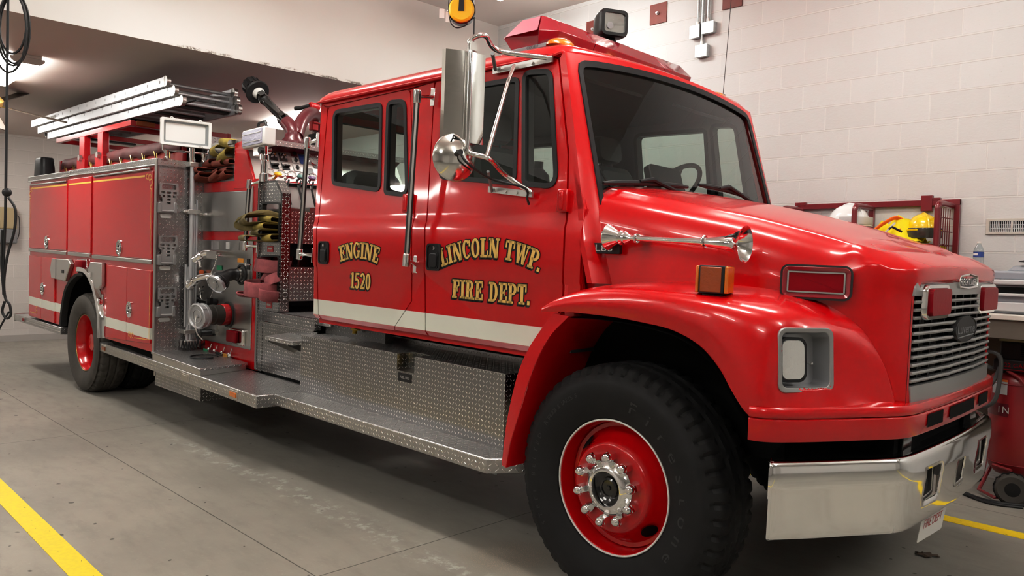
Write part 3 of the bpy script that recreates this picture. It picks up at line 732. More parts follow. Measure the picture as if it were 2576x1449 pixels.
def draw_text(mb, s, put, h, e=0.0, dx=0, dy=0, cond=.80, depth=.001):
    """put(u, v, d): u along the text (metres), v up the letter; e thickens for the outline"""
    x = 0
    for ch in s:
        wd, prim = GL[ch]
        for q in prim:
            polys = []
            if q[0] == 'r': polys = [[(q[1]-e, q[3]-e), (q[2]+e, q[3]-e), (q[2]+e, q[4]+e), (q[1]-e, q[4]+e)]]
            elif q[0] == 'q': polys = [inset(q[1], -e) if e else q[1]]
            else:
                _, cx, cy, rx, ry, a0, a1, tx, ty = q; n = max(6, int((a1-a0)/14))
                for i in range(n):
                    A, B = rad(a0+(a1-a0)*i/n), rad(a0+(a1-a0)*(i+1)/n)
                    polys.append([(cx+(rx+e)*math.cos(A), cy+(ry+e)*math.sin(A)), (cx+(rx+e)*math.cos(B), cy+(ry+e)*math.sin(B)),
                                  (cx+(rx-tx-e)*math.cos(B), cy+(ry-ty-e)*math.sin(B)), (cx+(rx-tx-e)*math.cos(A), cy+(ry-ty-e)*math.sin(A))])
            for pg in polys:
                mb.poly([put((x+px*cond+dx)*h, (py+dy)*h, depth) for px, py in pg])
        x += (wd+.03)*cond
    return x*h
def text_width(s, h, cond): return sum((GL[c][0]+.03)*cond for c in s)*h
def door_text(parent, s, x0, x1, z0, h, sag=0, name='lettering'):
    cond = .8; wd = text_width(s, h, cond); cond *= (x1-x0)/wd; wd = x1-x0
    xm = (x0+x1)/2
    def yy(z): return -(lerp_tab(CABW, z))
    if sag:
        R = ((wd/2)**2+sag*sag)/(2*sag); zc = z0+sag-R
        def put(u, v, d):
            a = (u-wd/2)/R; z = zc+(R+v)*math.cos(a); return V((xm+(R+v)*math.sin(a), yy(1.45)-d, z))
    else:
        def put(u, v, d): return V((x0+u, yy(z0+v*.5)-d, z0+v))
    b = MB(); draw_text(b, s, put, h, .045, cond=cond, depth=.0022); draw_text(b, s, put, h, .045, -.075, -.065, cond=cond, depth=.0020); draw_text(b, s, put, h, .04, -.04, -.035, cond=cond, depth=.0021)
    tag(b.build('letter_shadow', 'blackgloss', parent, smooth=0, recalc=False), 'black outline and shadow behind %s' % s)
    b = MB(); draw_text(b, s, put, h, 0, cond=cond, depth=.0034); tag(b.build(name, 'gold', parent, smooth=0, recalc=False), 'gold leaf lettering %s' % s)
def door_handle(parent, x0, x1, z0, z1, y):
    fr = side(y, (x0+x1)/2, (z0+z1)/2); w_, h = x1-x0, z1-z0
    b = MB(); o = rrect(w_, h, .025); i = rrect(w_-.02, h-.02, .02)
    b.ring(o, i, fr, 0, .012); b.pr(i, fr, 0, .005)
    b.ring(rrect(w_*.62, h*.6, .015, cy=-h*.12), rrect(w_*.5, h*.52, .012, cy=-h*.12), fr, .004, .009)
    b.build('handle_surround', 'black', parent)
    b = MB(); b.pr(rrect(w_*.5, h*.5, .012, cy=-h*.12), fr, .004, .017); b.build('door_handle', 'black', parent, bevel=.004)
    b = MB(); b.lathe([(.011, .005), (.011, .011), (.001, .012)], fr(0, h*.33, 0), fr.n, 16); b.build('lock_cylinder', 'chrome', parent)
def door(sg, name, outline, wins, label=None):
    b = MB(); b.panel(outline, wins, cab(sg), .014, ZC)
    d = P(b, name, 'cabred', bevel=0)
    for k, wn in enumerate(wins):
        b = MB(); f = cab(sg, -.004)
        o, i = inset(wn, -.004), inset(wn, .022)
        b.ring(o, i, lambda a, c_, e: f(a, c_, -e), -.062, .003); b.build('window_seal', 'black', d)
        b = MB(); f2 = cab(sg, .006); b.poly([f2(p[0], p[1], 0) for p in inset(wn, .018)])
        b.build('window_pane', 'glass', d, smooth=0)
    return d
rd = door(-1, 'crew_door', RDOOR, [RWIN, RVENT]); fd = door(-1, 'front_door', FDOOR, [FWIN, FVENT])
rdl = door(1, 'crew_door', RDOOR, [RWIN, RVENT]); fdl = door(1, 'front_door', FDOOR, [FWIN, FVENT])
tag(rd, 'crew door with gold lettering ENGINE 1520'); tag(fd, 'front passenger door lettered LINCOLN TWP. FIRE DEPT.')
door_text(fd, 'LINCOLN TWP.', -1.322, -.565, 1.432, .104, .068)
door_text(fd, 'FIRE DEPT.', -1.228, -.632, 1.268, .104)
door_text(rd, 'ENGINE', -2.334, -1.918, 1.428, .104, .030)
door_text(rd, '1520', -2.220, -1.996, 1.264, .102)
door_handle(rd, -2.594, -2.474, 1.409, 1.561, -1.037)
door_handle(fd, -1.448, -1.324, 1.412, 1.566, -1.037)
for d_, x, z in ((rd, -1.66, 1.80), (fd, -.445, 1.79)):      # hinges
    b = MB(); b.box(x-.03, x+.035, -1.045, -1.01, z-.055, z+.055); b.box(x-.012, x+.012, -1.052, -1.03, z-.045, z+.045); b.build('hinge', 'red', d_, bevel=.006)
# windshield
b = MB(); b.panel(WS, [], wsf(.012), 0, [1.83, 2.0, 2.15, 2.3, 2.44], [-.8, -.6, -.4, -.2, 0, .2, .4, .6, .8])
ws = P(b, 'windshield', 'wsglass', smooth=60)
b = MB(); b.ring(inset(WS, -.012), inset(WS, .020), lambda a, c_, e: V((xw(a, c_)+e, a, c_)), -.004, .008, -.004, .004); b.build('windshield_seal', 'black', ws)
def wiper(y0, y1, yp, z0, z1):
    fz = lambda y, z, d: V((xw(y, z)+d, y, z))
    b = MB(); n = 8
    pts = [fz(y0+(y1-y0)*i/n, z0+(z1-z0)*i/n+.008*math.sin(PI*i/n), .022) for i in range(n+1)]
    b.tube(pts, [.008]+[.014]*(n-1)+[.008], 8)
    w_ = P(b, 'wiper_blade', 'black')
    b = MB(); ym = y0+(y1-y0)*.52; zm = z0+(z1-z0)*.52
    b.tube([fz(ym-.10, zm+.01, .035), fz(ym, zm+.028, .042), fz(ym+.12, zm, .04), fz(yp, z1-.06, .05)], [.008, .014, .012, .012], 8); b.build('wiper_arm', 'black', w_)
wiper(-.90, -.20, -.28, 1.882, 1.922); wiper(-.08, .52, .60, 1.945, 1.922)
# roof lamps, light bar, spotlight
b = MB(); b.box(-1.14, -.86, -.74, .74, 2.655, 2.678)
for y in (-.5, .5): b.box(-1.08, -.92, y-.05, y+.05, 2.605, 2.66)
lb = P(b, 'light_bar', 'greypl', bevel=.003)
tag(lb, 'red wedge-shaped light bar across the cab roof')
def bar_sec(y, mb=0, mf=0, t=1, bt=1): return [V((-1.18+mb, y, 2.747)), V((-1.145+mb, y*bt, 2.675)), V((-.855-mf, y*bt, 2.675)), V((-.82-mf, y, 2.747)), V((-.92-mf*.1, y*t, 2.842)), V((-1.08, y*t, 2.842))]
for name, secs in (('end_lens', [bar_sec(-.755, .005, .085, .935, .95), bar_sec(-.675, 0, 0, 1, 1), bar_sec(-.36)]), ('centre_lens', [bar_sec(-.355), bar_sec(.355)]), ('end_lens', [bar_sec(.36), bar_sec(.675, 0, 0, 1, 1), bar_sec(.755, .005, .085, .935, .95)])):
    b = MB(); b.shells(secs); b.build(name, 'redlens2', lb, bevel=.003)
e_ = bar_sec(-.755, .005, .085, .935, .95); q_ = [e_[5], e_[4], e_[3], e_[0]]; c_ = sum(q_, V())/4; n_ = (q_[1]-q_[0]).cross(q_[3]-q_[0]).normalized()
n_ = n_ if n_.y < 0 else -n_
b = MB(); b.poly([c_+(p-c_)*.92+n_*.0025 for p in q_]); b.build('end_reflection', 'pinkglare', lb, smooth=0)  # pink reflection on the bar end, put in as a coloured sheet
b = MB(); b.text('CODE 3', side(-.741, -.96, 2.667), .022, sx=1.1); b.build('maker_text', 'black', lb, smooth=0)
for y in (-.80, -.42, 0, .42, .80):
    b = MB(); rows_ = []
    b.sph((-.70, y, 2.612), 1, 20, 8, (.062, .095, .045), 0, PI/2); b.cyl((-.70, y, 2.600), (-.70, y, 2.614), .07)
    P(b, 'roof_marker_lamp', 'amber')
sp = MB(); fs = Fr((-1.0, .015, 2.975), V((.52, 1, 0)), V((0, 0, 1)), V((1, -.52, 0)))
sp.shells([[fs(p[0]*k, p[1]*k, c) for p in rrect(.185, .165, .03)] for k, c in ((.55, -.13), (.86, -.10), (.97, -.05), (1, 0), (1, .035), (.94, .045))], (True, False))
spot = P(sp, 'spotlight', 'black'); tag(spot, 'black swivelling spotlight on the light bar')
b = MB(); b.ring(rrect(.176, .156, .03), rrect(.140, .120, .02), fs, .035, .050); b.build('lens_frame', 'black', spot)
b = MB(); b.pr(rrect(.142, .122, .02), fs, .02, .040); b.build('lens', 'clear2', spot)
b = MB(); b.cyl(fs(-.03, -.02, .03), fs(-.03, -.02, .046), .022, n=16); b.build('bulb', 'greypl', spot)
b = MB(); b.lathe([(.05, 0), (.06, .015), (.05, .03), (.035, .06)], (-1.03, .03, 2.842), (0, 0, 1), 24, (True, True)); b.box(-1.12, -.94, -.07, .13, 2.842, 2.852); b.build('swivel_base', 'black', spot)
b = MB(); b.cyl((-.71, .90, 2.60), (-.70, .90, 2.66), .012); b.tube([(-.705, .90, 2.66), (-.69, .90, 3.0), (-.672, .90, 3.45)], .0022, 6); P(b, 'whip_antenna', 'black')

# cab interior
for sg in (-1, 1):
    b = MB(); b.panel([(-2.64, 2.54), (-2.64, 1.06), (-.66, 1.06), (-.46, 1.3), (-.40, 1.75), (-.58, 2.54)], [inset(w_, .008) for w_ in (RWIN, RVENT, FWIN, FVENT)], cab(sg, .040), .012, ZC); P(b, 'door_trim', 'interior')
b = MB(); b.grid([[V((x, y, 2.500+.10*(1-(y/.95)**2))) for y in (-.955, -.6, -.3, 0, .3, .6, .955)] for x in (-2.70, -1.6, -.56)]); P(b, 'headliner', 'interior')
b = MB(); b.box(-2.64, -.40, -.98, .98, 1.05, 1.10); P(b, 'cab_floor', 'interior')
b = MB(); b.panel([(-.95, 1.1), (.95, 1.1), (.93, 2.5), (-.93, 2.5)], [inset(RW, .01)], lambda a, q, c: V((-2.655-.06*(q-1.4)+c, a, q)), .01); P(b, 'rear_trim', 'interior')
b = MB(); b.poly([(-2.70, p[0], p[1]) for p in RW]); P(b, 'rear_window', 'glass', smooth=0)
b = MB(); sec = [(-.42, 1.2), (-.36, 1.80), (-.50, 1.845), (-.68, 1.83), (-.74, 1.70), (-.72, 1.2)]
b.shells([[V((x, y, z)) for x, z in sec] for y in (-.96, -.3, .2, .96)]); P(b, 'dashboard', 'interior', bevel=.02)
b = MB(); b.shells([[V((x, y, z)) for x, z in ((-.46, 1.82), (-.62, 1.885), (-.76, 1.87), (-.80, 1.78))] for y in (.36, .45, .86, .92)]); P(b, 'instrument_hood', 'interior', bevel=.02)
sw = MB(); ax_ = V((-.72, 0, .7)); c_ = V((-.90, .63, 1.99)); sw.torus(c_, ax_, .225, .016, 40, 10)
stw = P(sw, 'steering_wheel', 'interior')
b = MB(); b.cyl(c_-ax_.normalized()*.05, c_+ax_.normalized()*.005, .07, n=20); u_ = V((0, 1, 0)); w_ = ax_.cross(u_).normalized()
for a in (0, 120, 240): b.tube([c_, c_+(u_*math.cos(rad(a))+w_*math.sin(rad(a)))*.22], .014, 8)
b.cyl(c_-ax_.normalized()*.04, V((-.62, .63, 1.70)), .03); b.build('steering_column', 'interior', stw)
def seat(x, y, back=.62, head=True):
    s = MB(); s.shells([[V((x+a, y+b_*.24, z)) for a, b_ in rrect(.48, 2, .2, 3)] for z in (1.45, 1.50, 1.56)]); o = P(s, 'seat', 'seat', bevel=.03)
    s = MB(); f = Fr((x-.22, y, 1.55), V((0, 1, 0)), V((-.16, 0, 1)))
    s.shells([[f(p[0], p[1]+back/2, c) for p in rrect(.46*k, back*k, .08*k)] for c, k in ((-.05, .9), (-.02, 1), (.05, 1), (.085, .86))]); s.build('backrest', 'seat', o)
    if head:
        s = MB(); s.shells([[f(p[0], p[1]+back+.13, c) for p in rrect(.28*k, .19*k, .05)] for c, k in ((-.05, .9), (0, 1), (.05, .9))]); s.cyl(f(-.06, back-.02), f(-.06, back+.08), .008); s.cyl(f(.06, back-.02), f(.06, back+.08), .008); s.build('headrest', 'seat', o)
    s = MB(); s.box(x-.2, x+.2, y-.2, y+.2, 1.10, 1.45); s.build('seat_base', 'interior', o)
seat(-1.12, -.55); seat(-1.12, .60); seat(-2.22, -.70, .5, False); seat(-2.22, .0, .5); seat(-2.22, .68, .5)
# breathing-apparatus cylinders on the crew seats, lettered 3M
for x, y, fr in ((-2.05, -.60, None), (-1.28, -.33, None)):
    b = MB(); b.lathe([(.001, 0), (.06, .01), (.085, .05), (.088, .30), (.07, .40), (.03, .44), (.03, .48)], (x, y, 1.62), (.05, 0, 1), 24, (True, True)); o = P(b, 'air_cylinder', 'black')
    b = MB(); f = Fr((x+.05, y-.078, 1.86), V((.05, 0, -1)), V((.9, .45, 0)), V((.45, -.9, 0))); b.text('3M', f, .075, depth=.012); b.build('cylinder_text', 'label', o, smooth=0)
# dash tablet and papers, sun visors
b = MB(); f = Fr((-.64, .145, 1.99), V((.12, 1, -.05)), V((-.35, .1, 1))); b.pr(rrect(.30, .20, .03), f, -.03, .02); t_ = P(b, 'dash_terminal', 'black', bevel=.006)
b = MB(); b.pr(rrect(.14, .035, .015, cx=-.01, cy=-.05), f, .02, .023); b.build('terminal_clip', 'steel', t_); b = MB(); b.tube([f(0, -.08, 0), V((-.6, .15, 1.84))], .03, 12); b.build('terminal_mount', 'black', t_)
for y in (-.5, .5):
    b = MB(); f = Fr((-.62, y, 2.46), V((0, 1, 0)), V((-.9, 0, .35))); b.pr(rrect(.5, .17, .04), f, -.008, .008); P(b, 'sun_visor', 'interior')
b = MB(); b.box(-2.6, -.5, -.93, .93, 1.0, 1.03); P(b, 'cab_underside', 'dark')
# ------------------------------------------------------------------ hood, fenders, grille, bumper
def both(rows): return rows
# hood: rows run from the cowl round the nose to the centre line, then mirrored
def zcl(x): return lerp_tab([(-.40, 1.915), (-.3, 1.905), (0, 1.858), (.2, 1.815), (.45, 1.757), (.65, 1.697), (.82, 1.636), (.95, 1.588)], x)
def zed(x): return lerp_tab([(-.40, 1.880), (-.3, 1.870), (0, 1.808), (.2, 1.772), (.455, 1.718), (.644, 1.664), (.82, 1.614), (.95, 1.568)], x)
HX = [(-.345, -.968, -.80), (-.15, -.945, -.775), (.10, -.905, -.745), (.36, -.852, -.710), (.56, -.812, -.680), (.74, -.768, -.650)]
hood_rows = []
for x, yw, ye in HX:
    ze, zc = zed(x), zcl(x); dz = ze-1.60
    hood_rows.append([V((x, yw, 1.27 if x < .5 else 1.10)), V((x, yw, 1.34 if x < .5 else 1.25)), V((x, yw+.000, 1.45)), V((x, yw+.008, ze-.20)), V((x, yw+.022, ze-.125)), V((x, yw+.055, ze-.06)), V((x, (yw+.08+ye)/2, ze-.022)), V((x, ye+.02, ze)), V((x, ye*.72, ze+(zc-ze)*.55)), V((x, ye*.38, ze+(zc-ze)*.90)), V((x, 0, zc))])
def nose(wall, rim_z, rim_x, xt, yt, xc):
    """one profile at the nose: up the wall, over the rim and back along the top"""
    x, y = wall
    zt_, zc = zed(xt), zcl(xc)
    return [V((x, y, .97)), V((x, y, 1.20)), V((x, y, 1.40)), V((x+.012, y, rim_z-.030)), V((x-.004, y*.99, rim_z)), V((rim_x, y*.975, rim_z+.035)), V(((rim_x+xt)/2, (y*.97+yt)/2, (rim_z+.035+zt_)/2+.012)), V((xt, yt, zt_)), V(((xt+xc)/2+.01, yt*.68, (zt_+zc)/2+.012)), V((xc+.01, yt*.33, zc-.001)), V((xc, 0, zc))]
hood_rows += [nose((.875, -.724), 1.552, .835, .800, -.628, .80),
              nose((.955, -.678), 1.534, .905, .850, -.592, .835),
              nose((1.002, -.636), 1.534, .935, .872, -.545, .855),
              nose((1.026, -.580), 1.538, .958, .888, -.470, .872),
              nose((1.040, -.45), 1.545, .975, .900, -.350, .885),
              nose((1.049, -.22), 1.550, .985, .908, -.17, .892)]
hood_rows.append([V((1.052, 0, .97)), V((1.052, 0, 1.20)), V((1.053, 0, 1.43)), V((1.068, 0, 1.520)), V((1.046, 0, 1.552)), V((.995, 0, 1.577)), V((.952, 0, 1.590)), V((.912, 0, zcl(.912))), V((.905, 0, zcl(.905))), V((.90, 0, zcl(.90))), V((.895, 0, zcl(.895)))])
def loft(rows, nu, nv):
    cols = [cr(r, nv) for r in rows]
    return [list(q) for q in zip(*[cr([c[i] for c in cols], nu) for i in range(len(cols[0]))])]
g = loft(hood_rows, 8, 6)
b = MB(); b.grid(g); b.mirror_y(); b.weld(4e-4); b.smooth(5)
GX = lambda c: c.x > .93 and abs(c.y) < (.602 if 1.03 < c.z < 1.45 else .572) and 1.0 < c.z < 1.472
b.kill(GX)
hood = P(b, 'hood', 'red', smooth=50, solid=.012)
# cowl panels between door and hood
for sg in (-1, 1):
    b = MB()
    b.hexa([(-.412, sg*1.034, 1.400), (-.350, sg*1.022, 1.400), (-.412, sg*.97, 1.400), (-.350, sg*.965, 1.400), (-.412, sg*1.024, 1.735), (-.350, sg*1.006, 1.728), (-.412, sg*.95, 1.735), (-.350, sg*.94, 1.728)]); P(b, 'cowl_panel', 'red', bevel=.012)
    b = MB(); b.hexa([(-.412, sg*1.030, 1.20), (-.350, sg*1.018, 1.20), (-.412, sg*.97, 1.20), (-.350, sg*.965, 1.20), (-.412, sg*1.034, 1.390), (-.350, sg*1.022, 1.390), (-.412, sg*.97, 1.390), (-.350, sg*.965, 1.390)]); P(b, 'cowl_panel', 'red', bevel=.008)
# fenders: rows run from the rear tip over the wheel and round the corner to the nose
FR = [[(-.405, -1.200, 1.258), (-.405, -1.203, 1.270), (-.400, -1.190, 1.286), (-.39, -1.12, 1.296), (-.36, -.95, 1.305)],
      [(-.335, -1.200, 1.266), (-.335, -1.206, 1.292), (-.325, -1.184, 1.326), (-.315, -1.10, 1.347), (-.31, -.95, 1.362)],
      [(-.20, -1.200, 1.271), (-.20, -1.209, 1.315), (-.195, -1.180, 1.362), (-.19, -1.10, 1.384), (-.18, -.94, 1.400)],
      [(.0, -1.200, 1.269), (.0, -1.212, 1.325), (.0, -1.182, 1.382), (.0, -1.09, 1.406), (.0, -.90, 1.424)],
      [(.17, -1.200, 1.258), (.18, -1.213, 1.322), (.19, -1.183, 1.383), (.20, -1.08, 1.406), (.20, -.87, 1.430)],
      [(.31, -1.200, 1.240), (.335, -1.213, 1.306), (.35, -1.182, 1.374), (.37, -1.07, 1.400), (.39, -.83, 1.428)],
      [(.433, -1.200, 1.192), (.475, -1.212, 1.268), (.50, -1.178, 1.356), (.53, -1.05, 1.388), (.56, -.80, 1.415)],
      [(.52, -1.200, 1.117), (.575, -1.207, 1.20), (.62, -1.160, 1.325), (.66, -1.02, 1.368), (.70, -.765, 1.385)],
      [(.578, -1.200, 1.037), (.640, -1.200, 1.12), (.690, -1.138, 1.292), (.735, -1.00, 1.340), (.80, -.735, 1.340)],
      [(.635, -1.195, .965), (.690, -1.185, 1.06), (.735, -1.098, 1.270), (.785, -.95, 1.305), (.875, -.715, 1.280)],
      [(.680, -1.188, .945), (.720, -1.155, 1.02), (.775, -1.035, 1.235), (.825, -.90, 1.262), (.925, -.690, 1.205)],
      [(.730, -1.155, .945), (.755, -1.110, 1.00), (.810, -.985, 1.150), (.865, -.85, 1.180), (.960, -.672, 1.125)],
      [(.795, -1.07, .945), (.808, -1.045, .990), (.845, -.945, 1.060), (.900, -.80, 1.085), (.980, -.660, 1.050)],
      [(.865, -.955, .945), (.872, -.940, .975), (.890, -.880, 1.000), (.930, -.76, 1.010), (.990, -.652, .995)],
      [(.935, -.835, .945), (.938, -.830, .958), (.945, -.800, .968), (.965, -.72, .970), (1.0, -.645, .960)]]
gf = loft([[V(p) for p in r] for r in FR], 16, 16)
HLF = Fr((.775, -1.020, 1.165), V((.485, .875, 0)), V((-.08, .04, 1)))
HLF.v = (HLF.v-HLF.u*HLF.v.dot(HLF.u)).normalized(); HLF.n = HLF.u.cross(HLF.v).normalized()
def in_hl(c, w_=.110, h=.108):
    for s in (1, -1):
        d = V((c.x, c.y*s, c.z))-HLF.o
        if abs(d.dot(HLF.u)) < w_ and abs(d.dot(HLF.v)) < h and abs(d.dot(HLF.n)) < .12: return True
    return False
for sg in (-1, 1):
    b = MB(); b.grid([[V((p.x, p.y*-sg, p.z)) for p in r] for r in gf]); b.smooth(10); b.kill(in_hl); P(b, 'front_fender', 'red', smooth=60, solid=.012)
# rear quarter of the wheel arch, fixed to the cab step
for sg in (-1, 1):
    o_ = [(-.341, 1.256), (-.416, 1.172), (-.499, 1.059), (-.559, .927), (-.615, .703), (-.640, .480)]; i_ = [(-.235, 1.252), (-.352, 1.141), (-.444, .980), (-.523, .758), (-.575, .60), (-.598, .480)]
    b = MB(); O = cr([V((x, 0, z)) for x, z in o_], 5); I = cr([V((x, 0, z)) for x, z in i_], 5)
    b.shells([[V((o.x, sg*1.19, o.z)), V((i.x, sg*1.205, i.z)), V((i.x+.004, sg*1.20, i.z)), V((i.x, sg*.80, i.z)), V((o.x, sg*.80, o.z))] for o, i in zip(O, I)]); P(b, 'fender_extension', 'red', smooth=50)
# lower front skirt with its seam, ledge and vents
SK = [(.655, -1.203), (.700, -1.190), (.742, -1.155), (.795, -1.085), (.868, -.970), (.936, -.852), (.995, -.752), (1.035, -.668), (1.053, -.58), (1.060, -.42), (1.066, -.2), (1.068, 0)]
SK = cr([V((x, y, 0)) for x, y in SK], 4)
def skirt_rows(zs):
    out = []
    for p, q in zip(SK, SK[1:]+[SK[-1]+V((0, .01, 0))]):
        d = (q-p).normalized(); n = V((d.y, -d.x, 0)); out.append([V((p.x, p.y, z))+n*o for z, o in zs])
    return out
b = MB(); b.grid(skirt_rows([(.952, -.03), (.952, .0), (.957, .004), (.978, .004), (.990, -.004), (.998, -.06)])); b.mirror_y(); P(b, 'front_skirt_rail', 'red', smooth=40)
b = MB(); b.grid(skirt_rows([(.862, -.03), (.862, -.004), (.868, .0), (.943, .002), (.948, -.003), (.948, -.03)]))
b.mirror_y(); skirt = P(b, 'front_skirt', 'red', smooth=40)
for y0, y1 in ((-.475, -.285), (-.195, .195), (.285, .475)):
    b = MB(); n = 6; f = lambda y, z, d: V((lerp_tab([(0, 1.070), (.2, 1.068), (.42, 1.062), (.58, 1.055)], abs(y))+d, y, z))
    b.grid([[f(y0+(y1-y0)*i/n, z, .0035) for i in range(n+1)] for z in (.884, .938)]); b.build('vent_opening', 'dark', skirt, smooth=0)
# headlamps
for sg in (1, -1):
    fr = HLF if sg == 1 else Fr((HLF.o.x, -HLF.o.y, HLF.o.z), V((-HLF.u.x, HLF.u.y, -HLF.u.z)), V((HLF.v.x, -HLF.v.y, HLF.v.z)))
    lm = -.028 if sg == 1 else .028
    b = MB(); o = rrect(.246, .244, .032); m_ = rrect(.208, .204, .022); i = rrect(.150, .150, .02)
    b.ring(o, m_, fr, -.03, .016, -.03, .012); hb = P(b, 'headlamp_bezel', 'alupaint', bevel=.004)
    b = MB(); N = len(m_); R0 = [b.v(fr(p[0], p[1], .012)) for p in m_]; R1 = [b.v(fr(p[0]*.94, p[1]*.94, -.075)) for p in m_]
    for k in range(N): b.f([R0[k-1], R0[k], R1[k], R1[k-1]])
    b.f(R1); b.build('headlamp_bowl', 'alu', hb, smooth=50)
    b = MB(); q = rrect(.110, .158, .03, cx=lm*1.6); b.shells([[fr(p[0], p[1], c) for p in q] for c in (-.08, -.015)]+[[fr(lm*1.6+(p[0]-lm*1.6)*.9, p[1]*.92, -.003) for p in q]]); b.build('headlamp_lens', 'clear', hb, smooth=30)
    b = MB(); b.ring(inset(q, -.006), inset(q, .004), fr, -.06, -.004); b.build('headlamp_gasket', 'black', hb)
    b = MB(); b.tube([fr(lm*1.6-(.055 if sg < 0 else -.055), -.012, -.03), fr(-lm*2.6, -.018, -.055)], .003, 6); b.sph(fr(-lm*2.6, -.018, -.05), .007, 10, 6); b.build('aim_screw', 'steel', hb)
# wheel wells and radiator
b = MB(); b.box(-.62, .62, -.80, .80, .70, 1.28); b.box(.55, .98, -.60, .60, .70, 1.44); b.box(.0, .9, -.70, .70, 1.25, 1.40); P(b, 'engine_bay', 'dark')
for sg in (-1, 1):
    b = MB(); pts = cr([V((x, 0, z)) for x, z in ((-.36, 1.235), (-.1, 1.25), (.15, 1.24), (.33, 1.21), (.45, 1.15), (.54, 1.06), (.60, .97), (.66, .87))], 4)
    b.grid([[V((p.x, sg*y, p.z)) for y in (.80, 1.0, 1.19)] for p in pts]); P(b, 'wheel_well_liner', 'dark', smooth=50)
# grille
gx = lambda y: 1.052-.030*(y/.6)**2
def gpath(z, y0, y1, n, d): return [V((gx(y0+(y1-y0)*i/n)+d, y0+(y1-y0)*i/n, z)) for i in range(n+1)]
b = MB(); b.grid([gpath(z, -.60, .60, 12, -.055) for z in (.98, 1.5)]); grille = P(b, 'grille', 'mesh', smooth=0)
def gpanel(poly, mat, name, d0, d1, **kw):
    b = MB(); b.panel(poly, [], lambda a, q, c: V((gx(a)+d1-c, a, q)), d1-d0, (), [-.5, -.4, -.3, -.2, -.1, 0, .1, .2, .3, .4, .5]); return b.build(name, mat, grille, **kw)
arch = [(-.612, 1.418), (.612, 1.418), (.612, 1.460)] + [(y, 1.510-.010*(y/.5)**2) for y in (.56, .45, .3, .1, -.1, -.3, -.45, -.56)] + [(-.612, 1.460)]
gpanel(rpoly(arch, [0, 0, .03, .02, 0, 0, 0, 0, 0, 0, .02, .03]), 'alupaint', 'top_panel', -.02, .008, bevel=.004)
gpanel(rpoly([(-.600, 1.058), (.600, 1.058), (.588, .990), (.56, .982), (.3, .968), (0, .964), (-.3, .968), (-.56, .982), (-.588, .990)][::-1], [0, .02, 0, 0, 0, 0, .02, 0, 0]), 'alupaint', 'bottom_panel', -.02, .006, bevel=.004)
for sg in (-1, 1):
    gb = MB(); gb.shells([[V((gx(.6)+d, sg*y, z)) for d, y in ((-.05, .580), (-.012, .585), (-.004, .612), (-.05, .612))] for z in (.985, 1.43)]); gb.build('side_frame', 'black', grille)
NB = 11
for k in range(NB):
    z = 1.395-.0315*k
    b = MB(); n = 24; pp = []
    for i in range(n+1):
        y = -.594+1.188*i/n; kink = .006*(1 if abs(abs(y)-.20) < .03 else 0)
        pp.append(V((gx(y)+.004+kink, y, z-.005*abs(y))))
    b.shells([[p+V((dx, 0, dz)) for dx, dz in ((-.03, -.004), (.0, -.0065), (.003, 0), (.0, .0065), (-.03, .004))] for p in pp]); b.build('grille_bar', 'alupaint', grille)
b = MB()
for y in (-.48, -.36, -.2, -.06, .06, .2, .36, .48): b.box(gx(y)-.045, gx(y)-.02, y-.006, y+.006, 1.05, 1.42)
b.build('grille_upright', 'black', grille)
fb = front(gx(0)+.004, .0, 1.472)
b = MB(); o = rpoly([(-.158, 0), (-.140, .030), (0, .040), (.140, .030), (.158, 0), (.140, -.024), (0, -.030), (-.140, -.024)], .025); i = inset(o, .011)
b.ring(o, i, fb, -.01, .013, -.01, .009); bd = b.build('maker_badge', 'chrome', grille, bevel=.003)
b = MB(); b.pr(i, fb, -.01, .006); b.build('badge_field', 'black', bd)
b = MB(); b.text('FREIGHTLINER', fb, .044, depth=.0075, sx=.85); b.build('badge_text', 'chrome', bd, smooth=0)
fe = front(gx(0)+.006, .0, 1.265)
b = MB(); el = circ(.172, 48, ry=.058)
b.shells([[fe(p[0]*k, p[1]*k, c) for p in el] for k, c in ((1, -.02), (1, .006), (.985, .010), (.94, .010), (.93, .007))]); em = b.build('oval_emblem', 'black', grille)
b = MB(); b.text('Luverne', fe, .062, depth=.0095, sx=1.35); b.tube([fe(-.13, -.036, .008), fe(.12, -.028, .008)], .0025, 6); b.build('emblem_script', 'greypl', em, smooth=0)
for sg in (-1, 1):      # red flashing lights on the grille
    fl = front(gx(.40)+.004, sg*.395, 1.392)
    b = MB(); o = rrect(.305, .142, .03); i = rrect(.268, .110, .022)
    b.shells([[fl(p[0]*k, p[1]*k, c) for p in o] for k, c in ((1, -.01), (1, .006), (.985, .012))], (True, False)); b.ring([(p[0]*.985, p[1]*.985) for p in o], i, fl, .008, .013)
    gl = b.build('grille_light', 'chrome', grille, bevel=.002); tag(gl, 'red flashing light in a chrome housing on the grille')
    b = MB(); b.shells([[fl(p[0]*k, p[1]*k, c) for p in i] for k, c in ((1, .006), (.985, .022), (.96, .027))]); b.build('lens', 'redlens', gl, smooth=30)
